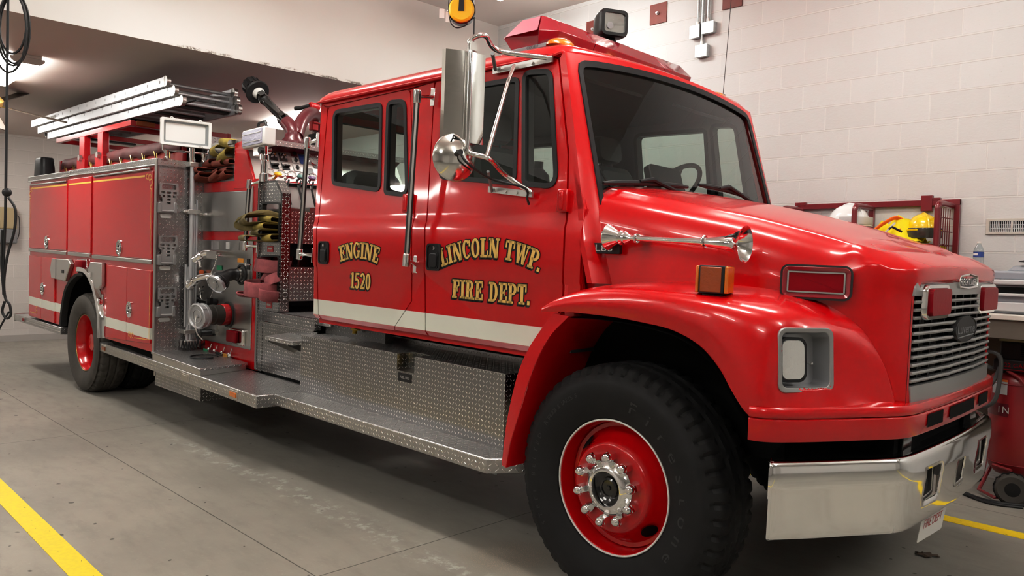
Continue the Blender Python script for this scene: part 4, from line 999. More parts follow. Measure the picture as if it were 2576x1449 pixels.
# warning light on the hood side
fw = Fr((.715, -.806, 1.455), V((.245, .085, 0)), V((0, 0, 1)), V((.33, -.944, .02)))
b = MB(); o = rrect(.272, .140, .032); m_ = rrect(.214, .092, .014)
b.ring(o, inset(o, .008), fw, -.07, .010); wl = P(b, 'side_warning_light', 'rubber'); tag(wl, 'red rectangular warning light set in the side of the hood')
b = MB(); b.ring(inset(o, .008), inset(o, .028), fw, -.06, .014, -.06, .006); b.build('lamp_frame', 'redlens2', wl, bevel=.003)
b = MB(); b.ring(inset(o, .027), inset(o, .033), fw, -.04, .012); b.build('lamp_trim', 'chrome', wl)
b = MB(); b.pr(inset(o, .032), fw, -.03, .008); b.build('lens', 'redlens', wl)
# hood-side air horn, badge, marker lamp
hd = V((1, .075, -.030)).normalized(); h0 = V((-.125, -1.012, 1.617))
b = MB(); b.lathe([(r, q*.835) for r, q in [(.001, .0), (.010, .01), (.011, .08), (.012, .30), (.016, .46), (.022, .54), (.030, .60), (.046, .655), (.074, .705), (.077, .708), (.072, .706), (.040, .655), (.02, .60)]], h0+hd*.02, hd, 40)
hn = P(b, 'air_horn', 'chrome'); tag(hn, 'chrome trumpet horn along the side of the hood')
b = MB(); b.lathe([(.058, -.052), (.061, -.046), (.058, -.040), (.036, -.005), (.030, .01), (.034, .02), (.026, .03), (.030, .045), (.018, .06), (.012, .07)], h0+hd*.0, hd, 36, (True, True)); b.build('sound_cap', 'chrome', hn)
b = MB()
for t_ in (.10, .43): p_ = h0+hd*t_; b.cyl(p_, V((p_.x, -.90, p_.z)), .022 if t_ < .2 else .012); b.torus(p_, hd, .018 if t_ < .2 else .025, .005)
b.build('horn_bracket', 'chrome', hn)
fbad = Fr((-.235, -.986, 1.566), V((1, .08, 0)), V((0, 0, 1)))
b = MB(); b.pr(rrect(.205, .050, .006), fbad, -.02, .004); bg = P(b, 'model_badge', 'black', bevel=.002)
b = MB(); b.text('FL80', fbad, .044, depth=.0048, sx=1.55); b.build('badge_text', 'chrome', bg, smooth=0)
fm = Fr((.420, -1.085, 1.452), V((1, .22, 0)), V((0, 0, 1)))
b = MB(); b.fbox(fm, -.052, .052, -.056, .056, -.045, .045); b.fbox(fm, -.04, .04, -.066, -.056, -.03, .03); b.shells([[fm(a*k, z, c*k) for a, c in rrect(.10, .09, .01)] for k, z in ((.8, -.066), (1, -.09))])
ml = P(b, 'fender_marker', 'black', bevel=.004); tag(ml, 'amber marker lamp standing on the near fender')
b = MB(); b.fbox(fm, -.045, .040, -.050, .050, .045, .049); b.build('lens', 'amberdk', ml, bevel=.002)
b = MB(); b.fbox(fm, .052, .066, -.054, .054, -.045, .045); b.build('lens', 'amber', ml, bevel=.004); b = MB(); b.fbox(fm, -.066, -.052, -.054, .054, -.045, .045); b.build('lens', 'amber', ml, bevel=.004)
b = MB(); b.box(-.02, .02, 0, .001, 0, .001); b.bm.free()
# hood latch
b = MB(); b.tube([(.60, .34, 1.722), (.615, .345, 1.735), (.66, .36, 1.710)], .006, 8); P(b, 'hood_nozzle', 'black')
# bumper
BP = [(.722, -1.150), (.745, -1.130), (.840, -.990), (.930, -.845), (1.000, -.735), (1.033, -.672), (1.050, -.60), (1.060, -.45), (1.068, -.2), (1.070, 0)]
BPc = cr([V((x, y, 0)) for x, y in BP], 4)
def bump_rows(pp, zs):
    out = []
    for i, p in enumerate(pp):
        q = pp[min(i+1, len(pp)-1)]; r_ = pp[max(i-1, 0)]; d = (q-r_).normalized(); n = V((d.y, -d.x, 0)); out.append([V((p.x, p.y, z))+n*o for z, o in zs])
    return out
def zs_at(t):   # t 0 wing .. 1 centre
    return [(.775, -.05), (.787, -.024), (.786, -.008), (.776, .004), (.755, .010), (.70, .014), (.66, .010), (.60, .004), (.50, -.004), (.488, -.012), (.488, -.04)]
full = BPc+[V((p.x, -p.y, 0)) for p in BPc[::-1]][1:]
dense = []
for p, q in zip(full, full[1:]): dense += [p, (p+q)/2]
dense.append(full[-1])
b = MB(); zz = [V((z, o, 0)) for z, o in zs_at(0)]; zz = [(q.x, q.y) for q in cr(zz, 4)]
b.grid(bump_rows(dense, zz))
HOLES = [(-.385, .155, .645, .125), (0, .11, .628, .10), (.385, .155, .645, .125)]
b.kill(lambda c: c.x > .95 and any(abs(c.y-y) < w_/2 and abs(c.z-z) < h/2 for y, w_, z, h in HOLES))
bumper = P(b, 'front_bumper', 'chrome', smooth=50, solid=.006)
for y, w_, z, h in HOLES:
    fr = front(1.064-.03*(abs(y)/.4)**2+.006, y, z)
    b = MB(); q = rpoly([(-w_*.55, -h*.56), (w_*.55, -h*.48), (w_*.55, h*.56), (-w_*.45, h*.48)], .014); b.ring(inset(q, -.012), inset(q, .006), fr, -.045, .006); b.build('bumper_slot', 'steel', bumper, bevel=.003)
for sg in (-1, 1):
    b = MB(); b.box(.80, 1.0, sg*.42-.03, sg*.42+.03, .56, .74); b.torus((.99, sg*.40, .635), (0, 1, 0), .05, .018, 24, 8); P(b, 'tow_hook', 'black')
    b = MB(); b.tube([V((p.x, sg*p.y*-1, z)) for p, z in ((V((1.028, -.684, 0)), .782), (V((1.030, -.680, 0)), .65), (V((1.020, -.684, 0)), .49))], .004, 6); b.build('bumper_seam', 'steel', bumper)
b = MB(); b.shells([[V((x, y, z)) for x, y in ((.70, -1.12), (1.02, -.62), (1.05, 0), (1.02, .62), (.70, 1.12), (.55, .6), (.55, -.6))] for z in (.765, .778)]); b.box(.45, 1.0, -.55, -.35, .50, .85); b.box(.45, 1.0, .35, .55, .50, .85); P(b, 'bumper_top', 'blackgloss')
fl = Fr((1.005, -.10, .405), V((.05, 1, 0)), V((.14, 0, 1)))
b = MB(); b.pr(rrect(.305, .152, .012), fl, -.001, .001); lp = P(b, 'licence_plate', 'paper')
b = MB(); b.text('FIRE DEPT', fl, .062, depth=.002, sx=.82); b.build('plate_text', 'redmatt', lp, smooth=0)

# ------------------------------------------------------------------ wheels
def tyre(mb, o, ax, R, w_, n=120, lugs=True, rin=.295):
    """o centre of the outer bead plane, ax outward"""
    o, ax = V(o), V(ax).normalized(); u = V((1, 0, 0)); v = ax.cross(u).normalized()
    prof = [(rin, -.02), (rin+.012, .008), (rin+.04, .022), (.40, .040), (.455, .040), (.475, .034), (.478, .031), (.497, .022), (R-.030, .006), (R-.012, -.004), (R-.002, -.020), (R, -.055)]
    mid = [(R+.002, -.055-(w_-.11)*k/10) for k in range(1, 10)]
    b2 = [(r, -w_-(h)) for r, h in prof[::-1]]
    allp = prof+mid+b2; rings = []
    for i in range(n):
        a = 2*PI*i/n; d = u*math.cos(a)+v*math.sin(a); ring = []
        for k, (r, h) in enumerate(allp):
            if lugs:
                if 8 <= k <= 11 or len(allp)-12 <= k <= len(allp)-9:
                    if i % 4 == 3: r -= .010; h -= .005 if k < 12 else -.005
                elif len(prof) <= k < len(prof)+len(mid):
                    j = k-len(prof)
                    if j in (1, 6): r -= .010
                    elif (i+j*2) % 6 == 0: r -= .007
            q = o+d*r+ax*h; wz = (TM@q).z
            if wz < .001: q = q+V((0, 0, .001-wz))      # the tread flattens on the floor
            ring.append(mb.v(q))
        rings.append(ring)
    for i in range(n):
        A, B = rings[i-1], rings[i]
        for k in range(len(A)-1): mb.f([A[k], A[k+1], B[k+1], B[k]])
    return mb
def front_wheel(sg):
    o = V((0, sg*1.15, .515)); ax = V((0, sg, 0))
    b = MB(); b.lathe([(.282, -.20), (.282, -.03), (.290, -.004), (.2985, .0), (.2985, -.012), (.292, -.03)], o, ax, 72); b.lathe([(.284, -.10), (.276, -.082), (.258, -.085), (.240, -.072), (.212, -.025), (.200, .000), (.190, .010), (.182, .012), (.110, .012), (.085, .010)], o, ax, 72)
    wl_ = P(b, 'front_wheel', 'red', smooth=40); tag(wl_, 'front wheel with red rim and chrome hub ring')
    b = MB(); tyre(b, o, ax, .540, .275, 200); b.build('tire', 'tyre', wl_, smooth=30)
    b = MB(); b.torus(o+ax*.0005, ax, .2965, .0045, 96, 8); b.build('rim_edge', 'white', wl_)
    b = MB(); b.lathe([(.120, .012), (.122, .017), (.118, .023), (.108, .032), (.095, .041), (.084, .046), (.077, .046), (.074, .040), (.073, .0)], o, ax, 64); b.build('hub_ring', 'chrome', wl_)
    b = MB(); b.lathe([(.090, .000), (.05, .004), (.045, .018), (.036, .022), (.034, .016), (.012, .016), (.010, .022), (.001, .023)], o, ax, 40); b.build('axle_cap', 'blackgloss', wl_)
    u = V((1, 0, 0)); v = V((0, 0, 1))
    for k in range(10):
        a = rad(36*k+14); c = o+(u*math.cos(a)+v*math.sin(a))*.143
        b = MB(); b.cyl(c+ax*.012, c+ax*.050, .0265, .0245, n=6); b.lathe([(.0215, .048), (.0215, .058), (.018, .070), (.010, .078), (.0005, .080)], c, ax, 20); b.build('lug_nut', 'chrome', wl_, smooth=30)
    for a in (-42, 138):
        d = u*math.cos(rad(a))+v*math.sin(rad(a)); t_ = V((0, 0, 0))+ax.cross(d)
        c = o+d*.232-ax*.0535; n_ = (ax*.032+d*.047).normalized(); e = t_.cross(n_)
        b = MB(); b.poly([c+n_*.006+t_*.042*math.cos(2*PI*i/28)+e*.034*math.sin(2*PI*i/28) for i in range(28)]); b.build('hand_hole', 'dark', wl_, smooth=0)
    if sg < 0:
        for s, a0, st, r, sz in (('Firestone', 72, -13.2, .388, .078), ('STEEL BELTED RADIAL', 215, -5.2, .425, .030), ('TUBELESS', 112, 4.0, .425, .026)):
            for k, ch in enumerate(s):
                if ch == ' ': continue
                a = rad(a0+st*k) if st < 0 else rad(a0+st*(len(s)-k)); d = u*math.cos(a)+v*math.sin(a)
                q_ = .18 if r < .41 else .02; fr = Fr(o+d*r+ax*(.0350 if r < .41 else .0395), V((d.z, 0, -d.x)), (d+ax*q_).normalized(), (ax-d*q_).normalized())
                b = MB(); b.text(ch, fr, sz, depth=.0022, sx=1.25); b.build('sidewall_letter', 'tyreletter', wl_, smooth=0)
front_wheel(-1); front_wheel(1)
def rear_wheel(sg):
    o = V((-6.85, sg*1.19, .4205)); ax = V((0, sg, 0))
    b = MB(); b.lathe([(.292, -.012), (.2985, 0), (.290, -.004), (.284, -.03), (.270, -.05), (.262, -.10), (.255, -.15), (.235, -.165), (.16, -.172), (.06, -.172)], o, ax, 72); b.lathe([(.10, -.172), (.10, -.10), (.085, -.06), (.001, -.055)], o, ax, 40)
    w_ = P(b, 'rear_wheel', 'red', smooth=40); tag(w_, 'rear dual wheel with deep red dish')
    b = MB(); tyre(b, o, ax, .525, .25, 160); b.build('tire', 'tyre2', w_, smooth=30)
    b = MB(); tyre(b, o-ax*.345, ax, .525, .25, 160); b.build('tire', 'tyre', w_, smooth=30)
    b = MB(); b.torus(o+ax*.0005, ax, .2965, .003, 96, 8); b.build('rim_edge', 'brass', w_)
    for k in range(10):
        a = rad(36*k); c = o+V((math.cos(a), 0, math.sin(a)))*.143
        b = MB(); b.cyl(c-ax*.172, c-ax*.14, .018, n=6); b.build('lug_nut', 'chrome', w_)
rear_wheel(-1); rear_wheel(1)
b = MB(); b.cyl((-6.85, -.8, .42), (-6.85, .8, .42), .10); b.cyl((0, -.95, .50), (0, .95, .50), .06); b.box(-9.0, 1.0, -.45, -.33, .62, .86); b.box(-9.0, 1.0, .33, .45, .62, .86); b.box(-4.9, -2.7, -.7, .7, .40, .9); b.sph((-6.85, 0, .42), .24, 20, 12); P(b, 'chassis_frame', 'dark')
# ------------------------------------------------------------------ rear body
XF_, XR, YS = -4.94, -8.815, 1.22
arch_pts = [(-7.49, .54), (-7.47, .68), (-7.36, .92), (-7.18, 1.06), (-6.98, 1.135), (-6.79, 1.155), (-6.62, 1.135), (-6.47, 1.055), (-6.35, .93), (-6.26, .76), (-6.24, .54)]
ARC = [(p.x, p.y) for p in cr([V((x, z, 0)) for x, z in arch_pts], 4)]
for sg in (-1, 1):
    f = lambda a, q, c: V((a, sg*(YS-c), q))
    b = MB(); b.panel([(XR, .54)]+ARC+[(XF_, .54), (XF_, 2.18), (XR, 2.18)], [], f, .02)
    body = P(b, 'body_side', 'bodyred', smooth=0)
    # wheel well
    b = MB(); b.grid([[V((x, sg*y, z)) for y in (YS-.01, .5)] for x, z in ARC]); b.grid([[V((x, sg*.52, z)) for z in (.54, 1.16)] for x in (-7.5, -6.2)]); b.build('wheel_well', 'dark', body)
    b = MB()
    b.shells([[V((x+dx*k, sg*(YS+dy), z+dz*k)) for k, dy in ((0, -.002), (0, .035), (.25, .055), (.75, .05), (1, .012), (1, -.002))] for (x, z), (dx, dz) in zip(ARC, [(.085*(x+6.86)/math.hypot(x+6.86, z-.52), .085*(z-.52)/math.hypot(x+6.86, z-.52)) for x, z in ARC])][18:])
    b.build('fender_ring', 'chrome', body, smooth=50)
    b = MB()
    b.shells([[V((x+dx*k, sg*(YS+dy), z+dz*k)) for k, dy in ((-.3, -.03), (-.3, .03), (.0, .04), (.0, -.03))] for (x, z), (dx, dz) in zip(ARC, [(.085*(x+6.86)/math.hypot(x+6.86, z-.52), .085*(z-.52)/math.hypot(x+6.86, z-.52)) for x, z in ARC])][:22])
    b.build('fender_rubber', 'rubber', body, smooth=50)
b = MB(); b.box(XR, XR+.02, -YS, YS, .54, 2.18); b.box(XF_-.02, XF_-.004, -YS+.02, YS-.02, .54, 2.2); P(b, 'body_bulkheads', 'red', smooth=0)
b = MB(); b.box(XR, XF_, -YS+.02, YS-.02, 2.16, 2.182); P(b, 'body_roof', 'diamondtop', smooth=0)
b = MB(); b.box(XR+.05, -7.6, -1.15, 1.15, .50, .54); b.box(-6.15, XF_-.02, -1.15, 1.15, .46, .54); P(b, 'body_floor', 'dark', smooth=0)
def slab(poly, name, mat='bodyred', d=.013, sg=-1, **kw):
    b = MB(); b.pr(poly, Fr((0, sg*YS, 0), (1, 0, 0), (0, 0, 1), (0, sg, 0)), -.006, d); return P(b, name, mat, bevel=.004, **kw)
def q4(p, r=.012): return rpoly(p, r)
du1 = slab(q4([(-8.805, 1.378), (-7.368, 1.378), (-7.362, 2.112), (-8.805, 2.150)]), 'upper_door')
du2 = slab(q4([(-6.515, 1.358), (-4.992, 1.358), (-4.978, 2.128), (-6.518, 2.134)]), 'upper_door')
um = slab(q4([(-7.318, 1.368), (-6.585, 1.368), (-6.578, 2.150), (-7.318, 2.150)]), 'centre_panel')
dl = []
for pts in ([(-8.805, .548), (-8.303, .545), (-8.303, 1.283), (-8.800, 1.283)], [(-8.297, .545), (-7.775, .542), (-7.790, 1.284), (-8.297, 1.283)],
            [(-6.100, .556), (-5.566, .580), (-5.566, 1.262), (-6.100, 1.268)], [(-5.560, .580), (-5.000, .612), (-4.992, 1.256), (-5.560, 1.262)]):
    dl.append(slab(q4(pts, .008), 'lower_door'))
for pts in ([(-8.81, 1.336), (-7.362, 1.330), (-7.362, 1.366), (-8.81, 1.370)], [(-7.30, 1.330), (-6.585, 1.324), (-6.585, 1.364), (-7.30, 1.364)], [(-6.52, 1.318), (-4.985, 1.316), (-4.985, 1.350), (-6.52, 1.354)]):
    b = MB(); b.pr(pts, side(-YS), 0, .020); P(b, 'drip_rail', 'steel', bevel=.004)
for x0, z0, x1, z1 in ((-8.76, 2.135, -7.39, 2.130), (-6.49, 2.142, -5.04, 2.150)):
    b = MB(); b.obox(((x0+x1)/2, -YS-.014, (z0+z1)/2), (x1-x0, 0, z1-z0), (0, 1, 0), (0, 0, 1), x1-x0, .024, .016); P(b, 'door_hinge', 'steel', bevel=.004)
for d_, x, zc in ((du1, -8.082, 1.456), (du2, -5.764, 1.441), (dl[0], -8.225, .907), (dl[2], -5.482, .878)):
    fr = side(-YS-.013, x, zc); b = MB(); o = circ(.072, 32, ry=.076); i = circ(.058, 32, ry=.062); b.ring(o, i, fr, 0, .009, -.004, .005); b.pr(i, fr, -.004, .002)
    h = b.build('ring_handle', 'chrome', d_, smooth=40)
    b = MB(); b.torus(fr(0, .005, .012), fr.n, .040, .006, 28, 8); b.fbox(fr, -.045, .045, -.008, .008, .004, .016); b.build('pull_ring', 'chrome', h)
    b = MB(); b.pr(circ(.036, 20), fr, .002, .004); b.build('handle_recess', 'black', h, smooth=0)
# gold pinstripe with scrolled corners
fr = side(-YS-.0145)
b = MB()
def strip(pts, w_): 
    pts = [V((p[0], p[1], 0)) for p in pts]; L_, R_2 = [], []
    for k, p in enumerate(pts):
        d = (pts[min(k+1, len(pts)-1)]-pts[max(k-1, 0)]).normalized(); n = V((-d.y, d.x, 0))*w_/2; L_.append(p+n); R_2.append(p-n)
    for k in range(len(pts)-1): b.poly([fr(q.x, q.y) for q in (L_[k], L_[k+1], R_2[k+1], R_2[k])])
for x0, x1 in ((-8.73, -7.37), (-6.51, -5.16)): strip([(x0, 2.094), (x1, 2.091)], .017)
strip([(-7.31, 2.092), (-6.58, 2.091)], .017)
for sx, x0, zlo in ((1, -5.015, 1.40), (-1, -8.775, 1.50)):
    strip([(x0, 1.97), (x0, zlo)], .007)
    for c, r, a0, a1 in (((x0-.03*sx, 2.075), .028, 0, 300), ((x0-.005*sx, 2.03), .030, -80, 180), ((x0-.09*sx, 2.085), .022, 20, 280), ((x0, 1.99), .018, 60, 330)):
        strip([(c[0]+sx*r*math.cos(rad(a0+(a1-a0)*k/14)), c[1]+r*math.sin(rad(a0+(a1-a0)*k/14))) for k in range(15)], .009)
strip([(-5.015, 1.24), (-5.015, .645), (-5.36, .628)], .008); strip([(-8.74, .60), (-8.50, .598)], .008)
for c in ((-5.40, .645), (-5.44, .64), (-5.48, .65)): strip([(c[0]+.022*math.cos(rad(40*k)), c[1]+.022*math.sin(rad(40*k))) for k in range(8)], .008)
for c in ((-8.46, .62), (-8.47, .66)): strip([(c[0]+.022*math.cos(rad(40*k)), c[1]+.022*math.sin(rad(40*k))) for k in range(8)], .008)
P(b, 'gold_pinstripe', 'goldline', smooth=0)
# silver rub boxes, marker, fuel filler over the wheel
b = MB(); b.pr(rpoly([(-7.84, 1.16), (-7.775, 1.278), (-7.20, 1.285), (-7.12, 1.24), (-7.30, 1.045), (-7.79, 1.058)], .012), side(-YS), 0, .045); rb = P(b, 'cylinder_door', 'steel2', bevel=.012)
b = MB(); b.fbox(side(-YS-.045), -7.40, -7.33, 1.13, 1.165, 0, .004); b.build('amber_plate', 'black', rb); b = MB(); b.fbox(side(-YS-.045), -7.62, -7.612, 1.062, 1.275, -.02, .002); b.build('door_gap', 'black', rb)
b = MB(); b.pr(rpoly([(-6.552, 1.21), (-6.49, 1.282), (-6.17, 1.285), (-6.165, 1.06), (-6.24, 1.022), (-6.435, 1.02), (-6.55, 1.10)], .012), side(-YS), 0, .045); rb = P(b, 'cylinder_door', 'steel2', bevel=.012)
b = MB(); fr = side(-YS-.045, -6.46, 1.155); b.fbox(fr, -.03, .03, -.025, .025, 0, .012); b.build('latch', 'chrome', rb)
fr = side(-YS, -6.835, 1.252); b = MB(); b.pr(rrect(.30, .10, .02), fr, 0, .02); mk = P(b, 'side_marker', 'chrome', bevel=.004); b = MB(); b.shells([[fr(p[0]*k, p[1]*k, c) for p in rrect(.24, .078, .015)] for c, k in ((.018, 1), (.045, .95), (.055, .8))]); b.build('lens', 'redlens', mk)
fr = side(-YS, -6.252, .905); b = MB(); b.pr(rrect(.095, .13, .01), fr, 0, .010); fu = P(b, 'fuel_filler', 'steel', bevel=.003); b = MB(); b.lathe([(.045, 0), (.045, .03), (.038, .036), (.001, .036)], fr(0, -.01, .01), fr.n, 28); b.build('filler_cap', 'chrome', fu)
# trim along the top edge, black beacon
for x0, x1, dz in ((XR-.05, -7.27, 0), (-7.265, -6.50, .004), (-6.495, XF_+.005, .0)):
    b = MB(); b.box(x0, x1, -YS-.018, -YS+.10, 2.180+dz, 2.238+dz); b.box(x0, x1, -YS-.022, -YS, 2.174+dz, 2.186+dz); P(b, 'top_trim', 'diamondtop', bevel=.004)
b = MB(); b.box(XR-.05, XF_+.004, YS-.10, YS+.018, 2.18, 2.238); P(b, 'top_trim', 'diamondtop', bevel=.004)
b = MB(); b.shells([[V((-8.59+p[0]*k, -1.13+p[1]*k, z)) for p in rrect(.30, .16, .05)] for z, k in ((2.20, 1.08), (2.33, 1.02), (2.44, .95), (2.465, .86))]); P(b, 'rear_beacon', 'black', bevel=.01)
# rub rails: running board along the body, wide step at the pump, rear step
b = MB(); b.pr([(-6.40, -1.205), (-2.935, -1.297), (-2.925, -1.150), (-2.925, -.80), (-4.93, -.80), (-4.945, -1.205), (-6.40, -1.10)], Fr((0, 0, 0), (1, 0, 0), (0, 1, 0), (0, 0, 1)), .388, .478)
rs = P(b, 'pump_step', 'diamondtop', bevel=.006)
for x, mt in ((-6.22, 'amberdk'), (-3.29, 'amber'), (-4.17, 'steel')):
    y = -1.205-.0265*(x+6.40)-.0
    fr = Fr((x, y, .432), V((1, -.0265, 0)), V((0, 0, 1))); b = MB(); b.pr(rrect(.155, .062, .008), fr, -.01, .005); mk = b.build('rail_marker', 'steel', rs, bevel=.002); b = MB(); b.fbox(fr, -.045, .055, -.018, .018, .004, .010); b.build('lens', mt, mk, bevel=.002)
b = MB(); b.pr([(-9.40, -1.245), (-7.50, -1.245), (-7.50, -1.05), (-9.40, -1.05)], Fr((0, 0, 0), (1, 0, 0), (0, 1, 0), (0, 0, 1)), .440, .520); b.box(-9.40, XR, -1.10, 1.24, .44, .52); rr = P(b, 'rear_step', 'diamondtop', bevel=.006)
b = MB(); b.box(-9.41, -9.385, -1.25, -1.05, .432, .53); b.build('end_cap', 'steel', rr, bevel=.003)
fr = side(-1.246, -8.98, .482); b = MB(); b.fbox(fr, -.08, .08, -.028, .028, 0, .006); mk = b.build('rail_marker', 'steel', rr, bevel=.002); b = MB(); b.fbox(fr, -.02, .055, -.018, .018, .004, .010); b.build('lens', 'redlens', mk)
# raised tread box on the step, compartment below it
b = MB(); b.hexa([(-4.93, -1.235, .478), (-3.90, -1.262, .478), (-4.93, -.83, .478), (-4.00, -.83, .478), (-4.93, -1.235, .545), (-3.90, -1.262, .532), (-4.93, -.83, .545), (-4.00, -.83, .532)]); tb = P(b, 'step_box', 'steel2', bevel=.004)
b = MB(); b.hexa([(-4.935, -1.245, .530), (-3.885, -1.275, .518), (-4.935, -.825, .530), (-3.985, -.825, .518), (-4.935, -1.245, .552), (-3.885, -1.275, .540), (-4.935, -.825, .552), (-3.985, -.825, .540)]); b.build('step_lid', 'diamondtop', tb, bevel=.004)
b = MB(); b.torus((-4.42, -1.0, .553), (0, 0, 1), .11, .006, 32, 6, rad(20), rad(330)); b.build('lid_handle', 'black', tb)
b = MB(); b.box(-4.95, -4.03, -1.20, -.75, .250, .388); b.build('under_compartment', 'diamond', tb, smooth=0)
b = MB(); b.box(-4.97, -4.945, -1.205, -1.15, .33, .37); b.build('compartment_hinge', 'steel', tb)
# front wall of the body: diamond plate, folding steps, floodlight mast
b = MB(); b.box(XF_-.004, XF_, -YS, YS, .545, 2.24); bw = P(b, 'body_front_wall', 'diamondred', smooth=0)
b = MB(); b.cyl((XF_, -YS-.002, .55), (XF_, -YS-.002, 2.23), .013, n=12); b.build('corner_trim', 'steel', bw)
b = MB(); b.box(XF_-.06, XF_+.006, -YS-.006, -.80, 2.19, 2.24); b.build('top_cap', 'diamondred', bw, smooth=0)
fx = front(XF_)
for z0 in (1.772, 1.314, .858):
    z1 = z0+.262; yc = -1.125
    o = rpoly([(-.076, z1-.01), (.082, z1), (.086, z0+.155), (.058, z0+.155), (.058, z0+.095), (.072, z0+.095), (.072, z0+.03), (.05, z0), (-.086, z0-.004), (-.086, z0+.085), (-.05, z0+.095), (-.052, z0+.150), (-.078, z0+.150)], .008)
    o = [(yc+p[0], p[1]) for p in o]
    holes = [rrect(.125, .045, .01, cx=yc+.003, cy=z1-.038)]
    for j, zz in enumerate((z1-.088, z1-.120)): holes += [rrect(.036, .020, .006, cx=yc+dx, cy=zz) for dx in (-.048, .003, .054)]
    holes += [rrect(.034, .020, .006, cx=yc+.003, cy=zz) for zz in (z1-.150, z1-.180)]
    b = MB(); b.panel(o, holes, lambda a, q, c: fx(a, q, .034-c), .012); st = b.build('folding_step', 'alupaint', bw, bevel=.002)
    b = MB(); b.fbox(fx, yc-.088, yc-.060, z0-.004, z0+.085, 0, .045); b.fbox(fx, yc+.045, yc+.072, z0, z0+.09, 0, .045); b.cyl(fx(yc-.06, z0+.012, .03), fx(yc+.05, z0+.012, .03), .012); b.build('step_hinge', 'alupaint', st, bevel=.004)
    b = MB(); b.pr(rrect(.098, .042, .018, cx=yc-.01, cy=z0-.030), fx, 0, .010); b.build('step_lamp', 'label', st, bevel=.004)
b = MB()
for y, r, z0, z1 in ((-.930, .022, .60, 2.26), (-.975, .012, .76, 1.32), (-.885, .011, .73, 1.9), (-.910, .016, .66, 1.86), (-.955, .010, .78, 1.30)): b.cyl(fx(y, z0, .06), fx(y, z1, .06), r, n=16)
b.cyl(fx(-.955, .58, .06), fx(-.950, .78, .06), .018, n=12)
ms = P(b, 'floodlight_mast', 'alu')
b = MB(); b.fbox(fx, -.975, -.865, 1.77, 1.81, .03, .09); b.fbox(fx, -.99, -.86, .70, .735, .0, .09); b.fbox(fx, -1.00, -.85, .575, .64, .02, .10); b.fbox(fx, -.965, -.895, 2.19, 2.23, .0, .10); b.cyl(fx(-1.0, 1.79, .06), fx(-.97, 1.79, .06), .012); b.cyl(fx(-.88, 1.78, .06), fx(-.835, 1.775, .06), .012); b.build('mast_clamp', 'steel2', ms, bevel=.004)
b = MB()
pts = []
for k in range(90):
    a = k*.7; u_ = k/89; pts.append(fx(-.815+.03*math.sin(u_*9)+.016*math.cos(a)-.02*u_, 1.22-.40*u_, .045+.016*math.sin(a)))
b.tube(pts, .005, 6)
b.tube(cr([fx(-1.02+.16*k/12, .575+(.075 if k % 2 else -.0)-.02*math.sin(k*PI/12), .10) for k in range(13)], 5), .007, 6)
b.tube(cr([fx(-.86, .58, .1), fx(-.80, .63, .08), fx(-.83, .82, .06)], 6), .006, 6); b.build('coiled_cable', 'cord', ms)
b = MB(); b.cyl(fx(-.835, 1.235, .0), fx(-.835, 1.235, .06), .024, n=16); pl_ = b.build('cable_plug', 'greypl', ms); b = MB(); b.cyl(fx(-.835, 1.25, .06), fx(-.84, 1.255, .075), .022, n=16); b.build('plug_cap', 'orange', pl_)
ffl = Fr((-4.86, -1.000, 2.475), V((.14, 1, .0)), V((0, 0, 1))); ffl.n = ffl.u.cross(ffl.v).normalized()
b = MB(); o = rrect(.425, .236, .012); i = rrect(.375, .190, .010); b.ring(o, i, ffl, -.02, .016, -.02, .012); b.pr(o, ffl, -.03, -.02)
fl_ = P(b, 'floodlight', 'white', bevel=.004); tag(fl_, 'white halogen floodlight with a glass front on the pole')
b = MB(); bk = rrect(.22, .07, .01, cx=-.0, cy=.01); A = [b.v(ffl(p[0], p[1], .004)) for p in i]; B = [b.v(ffl(p[0], p[1], -.085)) for p in bk]
for k in range(len(A)): b.f([A[k-1], A[k], B[k], B[k-1]])
b.f(B); b.build('reflector', 'lampglass', fl_, smooth=0)
b = MB(); b.cyl(ffl(-.08, -.01, -.04), ffl(.08, -.01, -.04), .006); 
for x in (-.1, .1): b.cyl(ffl(x, -.01, -.045), ffl(x*.9, -.01, -.04), .018)
b.build('halogen_tube', 'steel', fl_)
b = MB(); b.tube([ffl(-.19, -.11, -.02), ffl(-.19, -.16, -.02), ffl(.0, -.16, -.02)], .010, 8); b.tube([ffl(0, -.16, -.02), ffl(.19, -.16, -.02), ffl(.19, -.11, -.02)], .010, 8); b.cyl(ffl(.055, -.12, -.02), ffl(.055, -.26, -.02), .024)
for x in (-.155, .155): b.lathe([(.030, 0), (.018, .012), (.016, .04), (.024, .055), (.026, .075), (.012, .08)], ffl(x, -.235, -.02), (0, 0, 1), 20, (True, True))
b.build('lamp_yoke', 'chrome', fl_)
b = MB(); b.text('DURA ELECTRIC', ffl, .018, depth=.0165, c0=0) if False else None
b.text('500 W', Fr(ffl(.12, -.108, 0), ffl.u, ffl.v, ffl.n), .014, depth=.0165); b.build('lamp_text', 'black', fl_, smooth=0)
b = MB()
for x in (-.12, .12): b.torus(ffl(x, .118, -.01), ffl.n, .012, .004, 16, 6)
b.build('top_lug', 'white', fl_)
